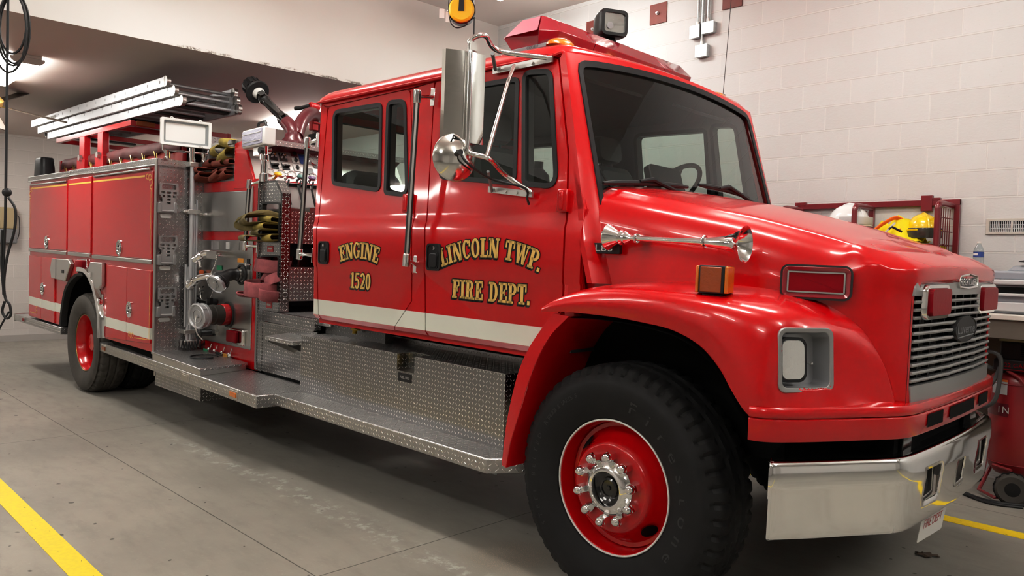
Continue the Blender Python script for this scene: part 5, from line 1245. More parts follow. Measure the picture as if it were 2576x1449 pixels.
# hose bed: walls, cover with hooks, ladder rack
b = MB()
for sg in (-1, 1): b.box(-8.50, -4.96, sg*.97-.02, sg*.97+.02, 2.18, 2.40)
b.box(-8.52, -8.48, -.99, .99, 2.18, 2.44); b.box(-4.98, -4.95, -.8, .8, 2.18, 2.47); hb = P(b, 'hose_bed', 'redmatt', bevel=.004)
b = MB(); b.box(-4.955, -4.945, -.82, .82, 2.24, 2.49); b.build('hose_bed_front', 'diamondred', hb, smooth=0)
b = MB(); rows = []
for k in range(40):
    x = -8.40+3.42*k/39; w1 = .012*math.sin(k*1.7)+.008*math.sin(k*.6); rows.append([V((x, -1.004-.004*math.sin(k*2.1), 2.33+w1*.8)), V((x, -1.002, 2.39+w1)), V((x, -.99, 2.44+w1*.5)), V((x, -.94, 2.462)), V((x, -.5, 2.475)), V((x, .5, 2.475)), V((x, .97, 2.45)), V((x, 1.0, 2.33))])
b.grid(rows); cv = P(b, 'hose_bed_cover', 'tarp', smooth=80, solid=.004)
b = MB()
for k in range(11):
    x = -8.25+.30*k; b.tube([V((x, -1.010, 2.36)), V((x+.05, -1.018, 2.31)), V((x+.085, -1.012, 2.255))], .006, 6); b.tube([V((x+.07, -1.012, 2.34)), V((x+.085, -1.015, 2.25))], .005, 6)
b.build('cover_hooks', 'brass', cv)
b = MB()
RZ = 2.655
b.box(-8.55, -6.13, -1.02, -.98, RZ, RZ+.055); b.box(-8.55, -6.13, -.02, .02, RZ, RZ+.055)
for x in (-8.53, -7.6, -6.6, -6.15): b.box(x-.02, x+.02, -1.0, 0, RZ, RZ+.05)
rk = P(b, 'ladder_rack', 'redmatt', bevel=.004)
b = MB(); b.pr(rrect(.19, .05, .02), front(-6.125, -.88, RZ+.03), 0, .016); b.build('rack_marker', 'amberdk', rk, bevel=.006)
for x0, x1 in ((-7.69, -7.43), (-7.09, -6.84)):
    for y in (-1.0, 0):
        b = MB(); b.box(x0+.05, x1-.05, y-.035, y+.035, 2.24, RZ); pw = b.build('rack_post', 'redmatt', rk, bevel=.006)
        b = MB(); b.box(x0, x1-.01, y-.045, y+.045, 2.182, 2.40); b.build('post_socket', 'redmatt', pw, bevel=.006)
        b = MB(); b.cyl((x1-.10, y-.045, 2.41), (x1-.10, y-.075, 2.41), .035, n=8); b.build('post_bolt', 'steel2', pw)
for x in (-8.3, -6.4):
    b = MB(); b.hexa([(x-.06, -.97, RZ+.055), (x+.06, -.97, RZ+.055), (x-.06, -.2, RZ+.055), (x+.06, -.2, RZ+.055), (x-.03, -.93, 2.762), (x+.03, -.93, 2.762), (x-.03, -.24, 2.762), (x+.03, -.24, 2.762)]); b.build('ladder_cradle', 'mesh', rk)
# ------------------------------------------------------------------ pump module
YP = -.80
b = MB(); b.box(-4.945, -3.905, -.79, .79, .48, 2.06); pm = P(b, 'pump_module', 'redmatt', smooth=0)
fp = side(YP+.01)
b = MB(); b.fbox(fp, -4.94, -3.905, .485, 2.06, 0, .010); b.build('pump_frame', 'red', pm, bevel=.003)
b = MB(); b.pr(rpoly([(-4.945, .638), (-3.985, .645), (-3.978, 1.557), (-4.94, 1.543)], .004), fp, .010, .018); pp = b.build('pump_panel', 'steel', pm, bevel=.002)
b = MB(); b.pr(rpoly([(-4.94, 1.623), (-4.078, 1.628), (-4.080, 1.965), (-4.945, 1.973)], .004), fp, .010, .022); ud = b.build('access_door', 'steel', pm, bevel=.003)
b = MB(); b.cyl(fp(-4.90, 1.775, .02), fp(-4.885, 1.775, .10), .016); b.sph(fp(-4.885, 1.775, .11), .022, 12, 8); b.build('door_knob', 'chrome', pm)
b = MB(); b.fbox(fp, -4.05, -3.995, 1.60, 2.0, .01, .02); b.build('steel_strip', 'steel', pm)
b = MB()
for x in (-4.10, -4.065): b.cyl(fp(x, 1.585, .01), fp(x, 1.585, .028), .014, n=12)
b.build('frame_bolt', 'black', pm)
# crosslay opening above the access door
b = MB(); b.ring([(-4.935, 1.995), (-4.345, 2.02), (-4.345, 2.40), (-4.935, 2.40)], [(-4.90, 2.06), (-4.37, 2.075), (-4.37, 2.38), (-4.90, 2.38)], fp, -.7, .004); cl = P(b, 'crosslay_bay', 'diamondred', smooth=0)
b = MB(); b.box(-4.93, -4.35, -.60, -.58, 2.0, 2.4); b.build('bay_back', 'dark', cl, smooth=0); b = MB(); b.fbox(fp, -4.66, -4.56, 2.008, 2.048, .004, .007); b.build('orange_label', 'orange', cl)
b = MB(); b.fbox(fp, -4.945, -4.915, 2.05, 2.30, .0, .008); b.build('bay_edge', 'steel', cl)
# red end plate of the slanted console, and its top shelf
b = MB(); b.pr(rpoly([(-4.345, 1.99), (-3.905, 1.99), (-3.915, 2.052), (-4.000, 2.052), (-4.190, 2.385), (-4.215, 2.392), (-4.345, 2.374)], [0, 0, 0, 0, .01, .02, 0]), fp, -.012, .012); P(b, 'console_end', 'red', bevel=.004)
nrm = V((.859, 0, .512)); pu = V((0, 1, 0)); pv = V((-.512, 0, .859))
fg = Fr((-4.000, 0, 2.052), pu, pv, nrm)      # gauge panel: a is across the truck, b up the slope
b = MB(); b.fbox(fg, -.78, .78, -.015, .36, -.03, 0); gp = P(b, 'gauge_panel', 'steel2', bevel=.002); tag(gp, 'slanted stainless panel of gauges and switches behind the cab')
b = MB(); b.box(-4.94, -4.03, -.79, .79, 2.380, 2.408); b.box(-4.05, -4.02, -.79, .79, 2.362, 2.408); P(b, 'console_shelf', 'diamondtop', smooth=0)
b = MB(); b.box(-4.92, -4.20, -.775, .775, 2.06, 2.38); P(b, 'console_body', 'steel', smooth=0)
b = MB(); b.fbox(fg, -.76, .78, .33, .36, 0, .06); b.build('lamp_strip', 'darkred', gp)
def fgp(x, y, z):   # a measured point on the slope to panel coordinates
    d = V((x, y, z))-fg.o; return d.dot(fg.u), d.dot(fg.v)
def gauge(x, y, z, r):
    a, q = fgp(x, y, z); c = fg(a, q, 0)
    b = MB(); b.lathe([(r*1.12, 0), (r*1.12, .010), (r*1.02, .016), (r*.94, .012), (r*.94, .006)], c, fg.n, 32); g_ = b.build('gauge', 'chrome', gp)
    b = MB(); b.pr(circ(r*.95, 28), Fr(c, pu, pv, nrm), .001, .005); b.build('gauge_face', 'gaugeface', g_, smooth=0)
    b = MB(); f2 = Fr(c, pu, pv, nrm)
    for k in range(9):
        t_ = rad(225-33*k); d = (math.cos(t_), math.sin(t_)); b.poly([f2(d[0]*r*.66-d[1]*r*.03, d[1]*r*.66+d[0]*r*.03, .0055), f2(d[0]*r*.86-d[1]*r*.03, d[1]*r*.86+d[0]*r*.03, .0055), f2(d[0]*r*.86+d[1]*r*.03, d[1]*r*.86-d[0]*r*.03, .0055), f2(d[0]*r*.66+d[1]*r*.03, d[1]*r*.66-d[0]*r*.03, .0055)])
    b.poly([f2(-.05*r, -.05*r, .006), f2(.05*r, -.05*r, .006), f2(-.42*r, .48*r, .006)]); b.build('gauge_needle', 'black', g_, smooth=0)
for y in (-.629, -.528, -.425, -.325, -.221, -.12, .0, .12, .24, .36): gauge(-4.047, y, 2.131, .034)
gauge(-4.145, -.162, 2.295, .056); gauge(-4.145, .02, 2.295, .056)
def mod(x, y, z, w_, h, mat, name, kn=()):
    a, q = fgp(x, y, z); f2 = Fr(fg(a, q, 0), pu, pv, nrm)
    b = MB(); b.pr(rrect(w_, h, .006), f2, 0, .006); m_ = b.build(name, mat, gp, bevel=.002)
    for dx, dy, r, hh, mt in kn:
        b = MB(); b.lathe([(r, 0), (r, hh*.7), (r*.8, hh), (.001, hh)], f2(dx, dy, .006), nrm, 14); b.build('knob', mt, m_)
    return m_, f2
for y in (-.560, -.466):
    m_, f2 = mod(-4.138, y, 2.283, .074, .086, 'blackgloss', 'switch_module', [(-.018, -.015, .010, .02, 'chrome'), (.015, -.012, .009, .018, 'chrome'), (.0, .012, .009, .02, 'chrome'), (.02, .02, .007, .014, 'amber'), (-.02, .025, .007, .014, 'greypl')])
for y in (-.570, -.465):
    m_, f2 = mod(-4.088, y, 2.201, .068, .074, 'black', 'selector_switch')
    b = MB(); b.fbox(f2, -.025, .030, -.010, .006, .006, .03); b.build('selector_lever', 'blackgloss', m_, bevel=.003); b = MB(); b.fbox(f2, -.03, .03, .018, .034, .006, .008); b.build('selector_label', 'label', m_)
for x, y, z, mt, nm in ((-4.162, -.349, 2.325, 'darkred', 'red_switch'), (-4.127, -.352, 2.265, 'whitepl', 'white_switch'), (-4.088, -.357, 2.198, 'whitepl', 'white_switch')):
    m_, f2 = mod(x, y, z, .066, .052 if z > 2.22 else .072, mt, nm); b = MB(); b.lathe([(.014, 0), (.014, .016), (.001, .022)], f2(0, 0, .006), nrm, 14); b.fbox(f2, -.006, .006, -.02, .02, .006, .026); b.build('knob', 'black', m_)
mod(-4.138, -.268, 2.286, .075, .10, 'bluepl', 'pressure_governor'); mod(-4.075, -.235, 2.18, .07, .065, 'greypl', 'small_display'); mod(-4.105, -.15, 2.226, .06, .028, 'greypl', 'name_plate')
for y, mt in ((-.601, 'yellow'), (-.498, 'steel'), (-.388, 'teal'), (-.278, 'purple'), (-.17, 'redmatt')):
    a, q = fgp(-4.02, y, 2.086); c = fg(a, q, 0)
    b = MB(); b.cyl(c, c+nrm*.05, .010); b.shells([[Fr(c+nrm*.05, pu, pv, nrm)(p[0]*k, p[1]*k, h) for p in circ(.036, 20, ry=.020)] for k, h in ((.6, -.004), (1, .004), (1, .016), (.7, .022))]); b.build('pull_handle', mt, gp)
# lever rack and lower front of the pump module
b = MB(); b.box(-3.93, -3.89, -.78, .78, 1.80, 2.05); P(b, 'lever_panel', 'whitepl', smooth=0)
b = MB(); b.box(-3.93, -3.70, -.72, .78, 1.795, 1.815); b.box(-3.72, -3.70, -.72, .78, 1.775, 1.830); P(b, 'lever_tray', 'steel', bevel=.003)
b = MB(); b.box(-4.0, -3.88, -.72, .78, 2.02, 2.045); P(b, 'lever_slot', 'dark', smooth=0)
for y in (-.56, -.45, -.33):
    b = MB(); b.tube([V((-3.86, y, 2.07)), V((-3.83, y-.03, 2.0)), V((-3.80, y-.01, 1.86))], .009, 8); lv = P(b, 'pump_lever', 'black'); b = MB(); b.tube([V((-3.95, y+.01, 2.085)), V((-3.84, y-.03, 2.0))], .008, 8); b.build('lever_rod', 'chrome', lv)
# pillar with hose bins at the near end
YB_ = -.80
HB1 = rpoly([(-3.841, 1.545), (-3.561, 1.548), (-3.561, 1.855), (-3.841, 1.862)], .03); HB2 = rpoly([(-3.842, 1.088), (-3.562, 1.093), (-3.558, 1.440), (-3.840, 1.432)], .03)
b = MB(); b.panel([(-3.885, .99), (-3.532, .995), (-3.532, 1.931), (-3.620, 2.034), (-3.885, 2.045)], [HB1, HB2], lambda a, q, c: V((a, YB_+c, q)), .03)
b.hexa([(-3.555, YB_, .995), (-3.530, YB_, .995), (-3.555, -.725, .995), (-3.530, -.725, .995), (-3.555, YB_, 1.931), (-3.530, YB_, 1.931), (-3.555, -.725, 1.931), (-3.530, -.725, 1.931)])
b.hexa([(-3.64, YB_, 2.012), (-3.53, YB_, 1.90), (-3.64, -.725, 2.012), (-3.53, -.725, 1.90), (-3.62, YB_, 2.036), (-3.53, YB_, 1.933), (-3.62, -.725, 2.036), (-3.53, -.725, 1.933)])
b.box(-3.885, -3.62, YB_, -.725, 2.02, 2.036)
pil = P(b, 'hose_bin_pillar', 'diamond', smooth=0)
for hh in (HB1, HB2):
    b = MB(); b.ring(inset(hh, -.004), inset(hh, .010), side(YB_), -.03, .008); b.build('bin_edge', 'rubber', pil)
b = MB(); b.box(-3.90, -3.555, -.35, -.33, 1.0, 1.79); b.box(-3.895, -3.885, -.78, -.33, 1.0, 1.79); b.box(-3.88, -3.55, -.77, -.33, 1.44, 1.54); b.box(-3.88, -3.55, -.77, -.33, 1.04, 1.085); b.build('bin_lining', 'dark', pil, smooth=0)
b = MB(); b.box(-3.84, -3.80, -.60, -.50, 1.78, 1.84); b.box(-3.70, -3.62, -.50, -.40, 1.77, 1.84); b.build('bin_fitting', 'steel', pil)
for x, z in ((-3.70, 1.490), (-3.70, 1.04)):
    b = MB(); b.fbox(side(YB_), x-.045, x+.045, z-.024, z+.024, 0, .004); lb_ = b.build('red_label', 'redmatt', pil); b = MB(); b.fbox(side(YB_), x-.03, x+.03, z-.004, z+.012, .004, .005); b.build('label_print', 'label', lb_)
b = MB(); b.cyl((-3.893, YB_-.004, .50), (-3.893, YB_-.004, 2.045), .012, n=10); b.box(-3.905, -3.80, YB_-.004, YB_+.02, .49, .99); b.build('pillar_corner', 'diamond', pil, smooth=0)
b = MB(); f = lambda a, q, c: V((-3.535-c, a, q))
b.panel([(-.725, 1.080), (.78, 1.080), (.78, 1.80), (-.725, 1.80)], [[(-.722, 1.352), (-.25, 1.352), (-.25, 1.541), (-.722, 1.541)]], f, .02); wfr = P(b, 'walkway_front', 'diamondred', smooth=0)
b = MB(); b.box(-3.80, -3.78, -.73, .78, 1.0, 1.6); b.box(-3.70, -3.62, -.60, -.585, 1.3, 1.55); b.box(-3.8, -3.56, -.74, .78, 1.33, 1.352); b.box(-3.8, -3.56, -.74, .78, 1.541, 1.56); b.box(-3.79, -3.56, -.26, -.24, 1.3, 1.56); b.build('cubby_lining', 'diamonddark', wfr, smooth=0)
b = MB(); b.box(-3.80, -3.60, -.78, .78, .99, 1.09); P(b, 'toe_space', 'dark', smooth=0)
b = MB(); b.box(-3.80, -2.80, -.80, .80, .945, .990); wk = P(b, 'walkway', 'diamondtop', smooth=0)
# side step under the walkway
b = MB(); b.hexa([(-3.845, -.80, .905), (-2.955, -.84, .905), (-3.845, -.78, .905), (-2.955, -.78, .905), (-3.845, -.80, .990), (-2.955, -.84, .990), (-3.845, -.78, .990), (-2.955, -.78, .990)]); P(b, 'walkway_edge', 'diamond', smooth=0, bevel=.003)
b = MB(); b.box(-3.84, -2.98, -.80, -.78, .494, .890); sp_ = P(b, 'step_riser', 'diamond', smooth=0, bevel=.003)
b = MB(); b.box(-3.82, -3.02, -.815, -.80, .890, .902); b.build('riser_rail', 'steel', sp_, bevel=.003)
b = MB(); b.box(-3.74, -2.96, -.81, -.60, .480, .494); b.build('riser_foot', 'dark', sp_)
b = MB(); b.pr([(-3.40, -.80), (-3.30, -1.045), (-2.90, -1.05), (-2.90, -.80)], upf(0), .815, .845); fst = P(b, 'folding_side_step', 'diamondtop', bevel=.003); tag(fst, 'folding step plate at the walkway')
b = MB(); b.pr([(-.80, .70), (-1.02, .80), (-1.02, .815), (-.80, .815)], Fr((-3.02, 0, 0), (0, 1, 0), (0, 0, 1), (1, 0, 0)), -.005, .005); b.cyl((-3.16, -.815, .56), (-3.16, -.815, .815), .013, n=12); b.pr([(-.80, .70), (-1.02, .80), (-1.02, .815), (-.80, .815)], Fr((-3.30, 0, 0), (0, 1, 0), (0, 0, 1), (1, 0, 0)), -.005, .005); b.build('step_bracket', 'steel', fst)
# rear underside by the cab: dark plates and a yellow dipstick
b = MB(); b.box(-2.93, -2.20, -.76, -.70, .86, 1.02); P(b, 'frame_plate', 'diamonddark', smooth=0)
b = MB(); b.cyl((-2.50, -.80, .93), (-2.50, -.80, 1.03), .016); b.box(-2.52, -2.44, -.82, -.79, .955, .965); P(b, 'dipstick', 'yellow')
# cab step and tool box
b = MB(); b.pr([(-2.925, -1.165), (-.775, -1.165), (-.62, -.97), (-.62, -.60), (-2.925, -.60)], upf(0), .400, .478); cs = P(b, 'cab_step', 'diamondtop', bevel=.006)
for x in (-2.25, -1.5, -.86):
    b = MB(); b.lathe([(.012, 0), (.012, .004), (.001, .006)], (x, -1.165, .44), (0, -1, 0), 10); b.build('step_rivet', 'steel', cs)
for x in (-2.05, -1.0):
    b = MB(); b.obox((x, -.95, .36), (0, .5, -.5), (1, 0, 0), (0, .5, .5), .16, .07, .008); b.build('step_bracket', 'galv', cs)
NX0, NX1 = -1.782, -1.612
b = MB(); b.box(-2.905, NX0, -.975, -.60, .478, .884); b.box(NX1, -.845, -.975, -.60, .478, .884); b.box(NX0, NX1, -.975, -.60, .478, .782); b.box(NX0, NX1, -.85, -.60, .782, .884)
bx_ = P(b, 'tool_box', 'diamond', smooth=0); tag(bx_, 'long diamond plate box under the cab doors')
b = MB(); b.box(-2.905, NX0, -.977, -.60, .884, .887); b.box(NX1, -.845, -.977, -.60, .884, .887); b.box(NX0, NX1, -.85, -.60, .884, .887); b.box(-2.70, -.85, -.62, -.60, .884, .92); b.build('box_top', 'diamondtop', bx_, smooth=0)
b = MB(); b.box(NX0, NX1, -.975, -.85, .7825, .7835); b.build('notch_floor', 'steel', bx_, smooth=0)
b = MB(); fr = side(-.975, -1.70, .748); b.pr(rrect(.125, .052, .004), fr, 0, .004); b.build('box_plate', 'black', bx_); b = MB(); b.text('FUEL FILL', fr, .022, depth=.0045); b.build('plate_text', 'label', bx_, smooth=0)
b = MB(); b.lathe([(.05, 0), (.05, .03), (.03, .05), (.001, .05)], (-1.66, -.86, .83), (.3, -1, 0), 20); b.build('filler_cap', 'brass', bx_)
# pump plumbing
def coup(name, c, ax, segs, mat, parent=pm): 
    b = MB(); b.lathe(segs, c, ax, 40); return b.build(name, mat, parent)
# upper small chrome outlet
b = MB(); pts = cr([fp(-4.46, 1.425, .01), fp(-4.47, 1.430, .09), fp(-4.55, 1.428, .16), fp(-4.60, 1.395, .19)], 8); b.tube(pts, [.028]*len(pts), 20); up_ = b.build('small_outlet', 'chrome', pm)
b = MB(); d = (pts[-1]-pts[-3]).normalized(); b.lathe([(.028, -.04), (.037, -.035), (.037, .0), (.030, .005), (.030, .02), (.038, .024), (.038, .05), (.026, .055), (.001, .055)], pts[-1], d, 28); b.cyl(pts[-1]+V((0, 0, -.03)), pts[-1]+V((.02, 0, -.085)), .012); b.build('outlet_cap', 'chrome', up_)
b = MB(); b.fbox(fp, -4.50, -4.31, 1.435, 1.452, .01, .17); b.fbox(fp, -4.50, -4.31, 1.385, 1.45, .165, .172); b.build('shelf_bracket', 'steel', pm); b = MB(); b.fbox(fp, -4.90, -4.72, 1.40, 1.455, .012, .09); b.build('trim_box', 'steel', pm)
for x, z, w_, h, m_ in ((-4.66, 1.50, .16, .07, 'mirror'), (-4.27, 1.50, .12, .065, 'steel'), (-4.42, 1.502, .06, .06, 'label')):
    b = MB(); b.fbox(fp, x-w_/2, x+w_/2, z-h/2, z+h/2, .018, .024); b.build('valve_label', m_, pm)
# lower-left chrome outlet
b = MB(); pts = cr([fp(-4.62, 1.22, .01), fp(-4.66, 1.225, .07), fp(-4.74, 1.205, .13), fp(-4.80, 1.165, .155)], 8); b.tube(pts, .030, 20); lo_ = b.build('small_outlet', 'chrome', pm)
b = MB(); d = (pts[-1]-pts[-3]).normalized(); b.lathe([(.030, -.03), (.040, -.025), (.040, .01), (.032, .015), (.032, .03), (.042, .034), (.042, .06), (.001, .062)], pts[-1], d, 28); b.build('outlet_cap', 'chrome', lo_)
# middle discharge with storz cap
c0 = fp(-4.165, 1.266, .005); c1 = V((-4.165, -.90, 1.262)); c2 = V((-4.145, -.965, 1.240)); c3 = V((-4.118, -1.030, 1.200))
b = MB(); b.lathe([(.088, 0), (.088, .010), (.070, .014), (.066, .0)], fp(-4.160, 1.264, .018), fp.n, 40); md = b.build('middle_discharge', 'rubber', pm); tag(md, 'middle hose discharge with a silver storz cap')
b = MB(); b.tube([c0, c0.lerp(c1, .5)], .054, 28); b.build('steel_sleeve', 'steel', md)
b = MB(); pts = cr([c0.lerp(c1, .45), c1, c2, c3], 6); b.tube(pts, [.049, .054, .050, .048, .048, .049, .050, .050, .050, .048, .048, .050, .052, .052, .054, .056, .060, .066, .072][:len(pts)], 28); b.build('elbow', 'black', md)
d = (c3-c2).normalized(); d = (d+V((-.08, 0, -.10))).normalized(); b = MB(); b.lathe([(.05, -.06), (.072, -.05), (.078, -.03), (.078, .005), (.07, .01)], c3, d, 36); b.torus(c3-d*.02, d, .074, .009, 36, 8); b.build('storz_ring', 'black', md)
b = MB(); b.lathe([(.078, .008), (.084, .014), (.084, .036), (.074, .042), (.069, .034), (.03, .032), (.027, .038), (.001, .038)], c3, d, 44); e_ = d.orthogonal().normalized()
for k in range(8):
    q = Matrix.Rotation(2*PI*k/8, 3, d)@e_; b.obox(c3+q*.079+d*.025, q, d.cross(q), d, .016, .022, .026)
sc = b.build('storz_cap', 'alu', md); b = MB(); b.obox(c3+d*.039, e_, d.cross(e_), d, .115, .015, .010); b.build('cap_bar', 'alu', sc)
# big lower intake
c0 = fp(-4.395, .908, .005); d = V((.20, -1, .02)).normalized()
b = MB(); b.lathe([(.112, 0), (.112, .012), (.096, .014), (.09, .0)], fp(-4.385, .908, .018), fp.n, 44); it = b.build('main_intake', 'rubber', pm); tag(it, 'large pump intake with red sleeve and silver cap')
b = MB(); b.lathe([(.090, 0), (.093, .008), (.093, .085), (.089, .092)], c0+d*.01, d, 44); b.build('red_sleeve', 'redmatt', it)
c1 = c0+d*.10; b = MB(); b.lathe([(.086, 0), (.082, .03), (.080, .06), (.088, .064), (.088, .08), (.080, .084), (.079, .12), (.086, .13), (.086, .145), (.07, .15)], c1, d, 44); b.build('intake_body', pr('dark_bronze', (.045, .04, .034), .4, .4), it)
c2 = c1+d*.145; d = (d+V((.05, 0, -.10))).normalized(); b = MB(); b.lathe([(.07, -.03), (.092, .0), (.103, .008), (.103, .028), (.098, .032), (.098, .044), (.106, .048), (.106, .080), (.098, .086), (.089, .080), (.086, .072), (.001, .070)], c2, d, 48); e_ = d.orthogonal().normalized()
for k in range(6):
    q = Matrix.Rotation(2*PI*k/6, 3, d)@e_; b.obox(c2+q*.102+d*.062, q, d.cross(q), d, .018, .034, .036)
ic = b.build('intake_cap', 'alu', it); b = MB(); b.torus(c2+d*.074, d, .055, .003, 36, 6); b.cyl(c2+d*.070, c2+d*.082, .016); b.build('cap_ring', 'alu', ic)
b = MB(); pts = cr([c2+d*.085, c2+d*.095+V((.01, 0, -.06)), c2+d*.08+V((.015, 0, -.14)), c2+d*.05+V((.02, .02, -.20))], 8)
for p in pts[::1]: b.sph(p, .006, 8, 6)
b.build('cap_chain', 'steel2', ic)
b = MB(); pts = cr([fp(-4.30, 1.42, .17), fp(-4.30, 1.33, .19), fp(-4.34, 1.27, .2)], 8)
for p in pts: b.sph(p, .005, 8, 6)
b.build('cap_chain', 'steel2', pm)
b = MB(); b.tube(cr([fp(-4.78, 1.12, .10), fp(-4.74, 1.02, .1), fp(-4.64, 1.02, .08), fp(-4.60, 1.10, .06)], 6), .003, 6); b.build('cap_cable', 'steel2', pm)
# small panel fittings
b = MB(); b.cyl(fp(-4.62, 1.0, .018), fp(-4.64, 1.0, .10), .03, n=16); b.fbox(fp, -4.68, -4.60, .99, 1.035, .06, .09); b.fbox(fp, -4.90, -4.80, .955, 1.0, .03, .07); b.cyl(fp(-4.66, .725, .02), fp(-4.70, .72, .13), .03, n=12); b.sph(fp(-4.70, .715, .14), .05, 14, 10, (1, .5, 1)); b.build('valve_knob', 'black', pm)
b = MB(); b.fbox(fp, -4.60, -4.585, .70, .80, .018, .03); b.cyl(fp(-4.66, .735, .03), fp(-4.55, .738, .03), .008); b.fbox(fp, -4.63, -4.57, .72, .76, .02, .05); b.build('valve_stem', 'steel', pm)
b = MB(); b.fbox(fp, -4.235, -4.13, 1.365, 1.40, .018, .022); b.build('amber_label', 'orangelabel', pm); b = MB(); b.fbox(fp, -4.07, -4.02, 1.31, 1.40, .018, .022); vs = b.build('vent_valve', 'black', pm); b = MB(); b.cyl(fp(-4.10, 1.352, .03), fp(-3.985, 1.352, .03), .005); b.cyl(fp(-4.045, 1.352, .02), fp(-4.045, 1.352, .045), .012); b.build('valve_handle', 'chrome', vs)
b = MB(); b.fbox(fp, -4.62, -4.52, 1.285, 1.325, .018, .024); b.build('green_label', 'green', pm)
fr = side(YP+.01, -4.20, .735); b = MB(); b.pr(rrect(.26, .135, .015), fr, .016, .045); pl2 = b.build('panel_marker', 'chrome', pm, bevel=.008); tag(pl2, 'red marker lamp in a chrome housing low on the pump panel'); b = MB(); b.fbox(fr, -.115, .06, -.05, .05, .044, .075); b.build('lens', 'redlens', pl2, bevel=.01)
for x, mt in ((-4.755, 'green'), (-4.64, 'darkred'), (-4.50, 'blackgloss'), (-4.365, 'orangelabel')):
    b = MB(); b.cyl(fp(x+.04, .555, .01), fp(x+.04, .56, .045), .012); b.sph(fp(x+.055, .575, .045), .014, 10, 8); b.cyl(fp(x+.06, .56, .04), fp(x+.06, .62, .02), .005); dv = b.build('drain_valve', 'chrome', pm); b = MB(); b.fbox(fp, x-.045, x+.035, .525, .570, .04, .052); b.build('drain_tag', mt, dv, bevel=.003)
b = MB(); b.cyl(fp(-4.28, .555, .01), fp(-4.28, .555, .05), .012); b.sph(fp(-4.28, .565, .05), .018, 10, 8); b.build('drain_knob', 'chrome', pm)
# chrome-ended grab rails
def rail(p, q, m0, m1, r=.017, parent=None):
    p, q = V(p), V(q); d = (q-p).normalized(); b = MB(); b.cyl(p+d*.05, q-d*.05, r, n=16); o = P(b, 'grab_rail', 'rubber')
    b = MB()
    for a, s, m_ in ((p, 1, V(m0)), (q, -1, V(m1))):
        b.lathe([(.014, -.004), (.022, .0), (.023, .03), (.022, .07), (.017, .075)], a, d*s, 20, (True, True)); e = (m_-a-d*s*.03); b.tube([a+d*s*.035, a+d*s*.035+e*.45, m_], [.018, .010, .015], 12)
        b.obox(m_, d, e.normalized(), d.cross(e.normalized()), .10, .008, .034); b.build('rail_end', 'chrome', o, bevel=.002); b = MB()
    b.bm.free()
    b = MB(); w_ = V((1, 0, 0)); b.obox((p+q)/2+V((r*.8, -r*.6, 0)), d, V((.6, .8, 0)), V((.8, -.6, 0)), (q-p).length-.14, .012, .003); b.build('rail_strip', 'steel2', o)
rail((-1.475, -1.125, 2.425), (-1.530, -1.125, 1.43), (-1.49, -1.00, 2.41), (-1.555, -1.035, 1.44))
rail((-2.80, -1.025, 2.275), (-2.875, -1.025, 1.43), (-2.74, -.985, 2.26), (-2.71, -1.01, 1.46))
rail((-3.935, -.87, 2.045), (-3.995, -.87, 1.47), (-3.885, -.81, 2.03), (-3.89, -.81, 1.505))
# deck gun
mg = V((-4.12, -.38, 2.408)); bd_ = V((-.585, -.02, .372)).normalized()
b = MB(); b.lathe([(.095, 0), (.095, .03), (.075, .05), (.07, .09)], mg, (0, 0, 1), 32, (True, False)); b.tube(cr([mg+V((0, 0, .05)), mg+V((.0, 0, .10)), mg+V((-.03, 0, .14))+bd_*.02, mg+V((-.03, 0, .14))+bd_*.10], 6), .062, 24)
b.tube(cr([mg+V((.02, .02, .07)), mg+V((-.05, .10, .20)), mg+V((-.16, .24, .31)), mg+V((-.28, .38, .33)), mg+V((-.33, .45, .22)), mg+V((-.33, .45, .02))], 8), .058, 24)
mon = P(b, 'deck_gun', 'darkred', smooth=50); tag(mon, 'deck gun with black barrel and nozzle on the console shelf')
b0 = mg+V((-.03, 0, .14))+bd_*.07
b = MB(); b.lathe([(.052, 0), (.058, .0), (.058, .10), (.045, .11), (.040, .12), (.040, .44), (.046, .45), (.050, .46), (.050, .54), (.042, .56)], b0, bd_, 32, (True, True)); e1 = V((.4, -.6, .7)); e1 = (e1-bd_*e1.dot(bd_)).normalized(); b.obox(b0+bd_*.08+e1*.06, bd_, e1, bd_.cross(e1), .06, .03, .04); b.obox(b0+bd_*.50+e1*.05, bd_, e1, bd_.cross(e1), .07, .03, .05)
b.build('barrel', 'blackgloss', mon)
n0 = b0+bd_*.56
b = MB(); b.lathe([(.044, 0), (.050, .01), (.055, .05), (.060, .06)], n0, bd_, 32, (True, True)); b.build('nozzle_collar', 'label', mon)
b = MB(); b.lathe([(.06, .05), (.105, .06), (.112, .075), (.105, .092), (.070, .10), (.070, .115), (.082, .125), (.084, .22), (.074, .225), (.066, .21), (.05, .20), (.045, .235), (.02, .24), (.018, .26), (.001, .26)], n0, bd_, 40)
e2 = bd_.cross(e1)
for k in range(12):
    q = e1*math.cos(PI*k/6)+e2*math.sin(PI*k/6); b.obox(n0+q*.083+bd_*.172, bd_, q, bd_.cross(q), .085, .014, .020); b.obox(n0+q*.072+bd_*.228, bd_, q, bd_.cross(q), .018, .014, .014)
b.build('nozzle', 'black', mon)
hm = V((-4.42, .0, 2.60)); b = MB(); b.box(hm.x-.03, hm.x+.03, -.035, .035, 2.60, 2.84); b.cyl((hm.x, -.045, 2.82), (hm.x, .045, 2.82), .04); b.box(hm.x-.05, hm.x+.04, -.03, .05, 2.66, 2.76); b.build('elevation_yoke', 'redmatt', mon, bevel=.008)
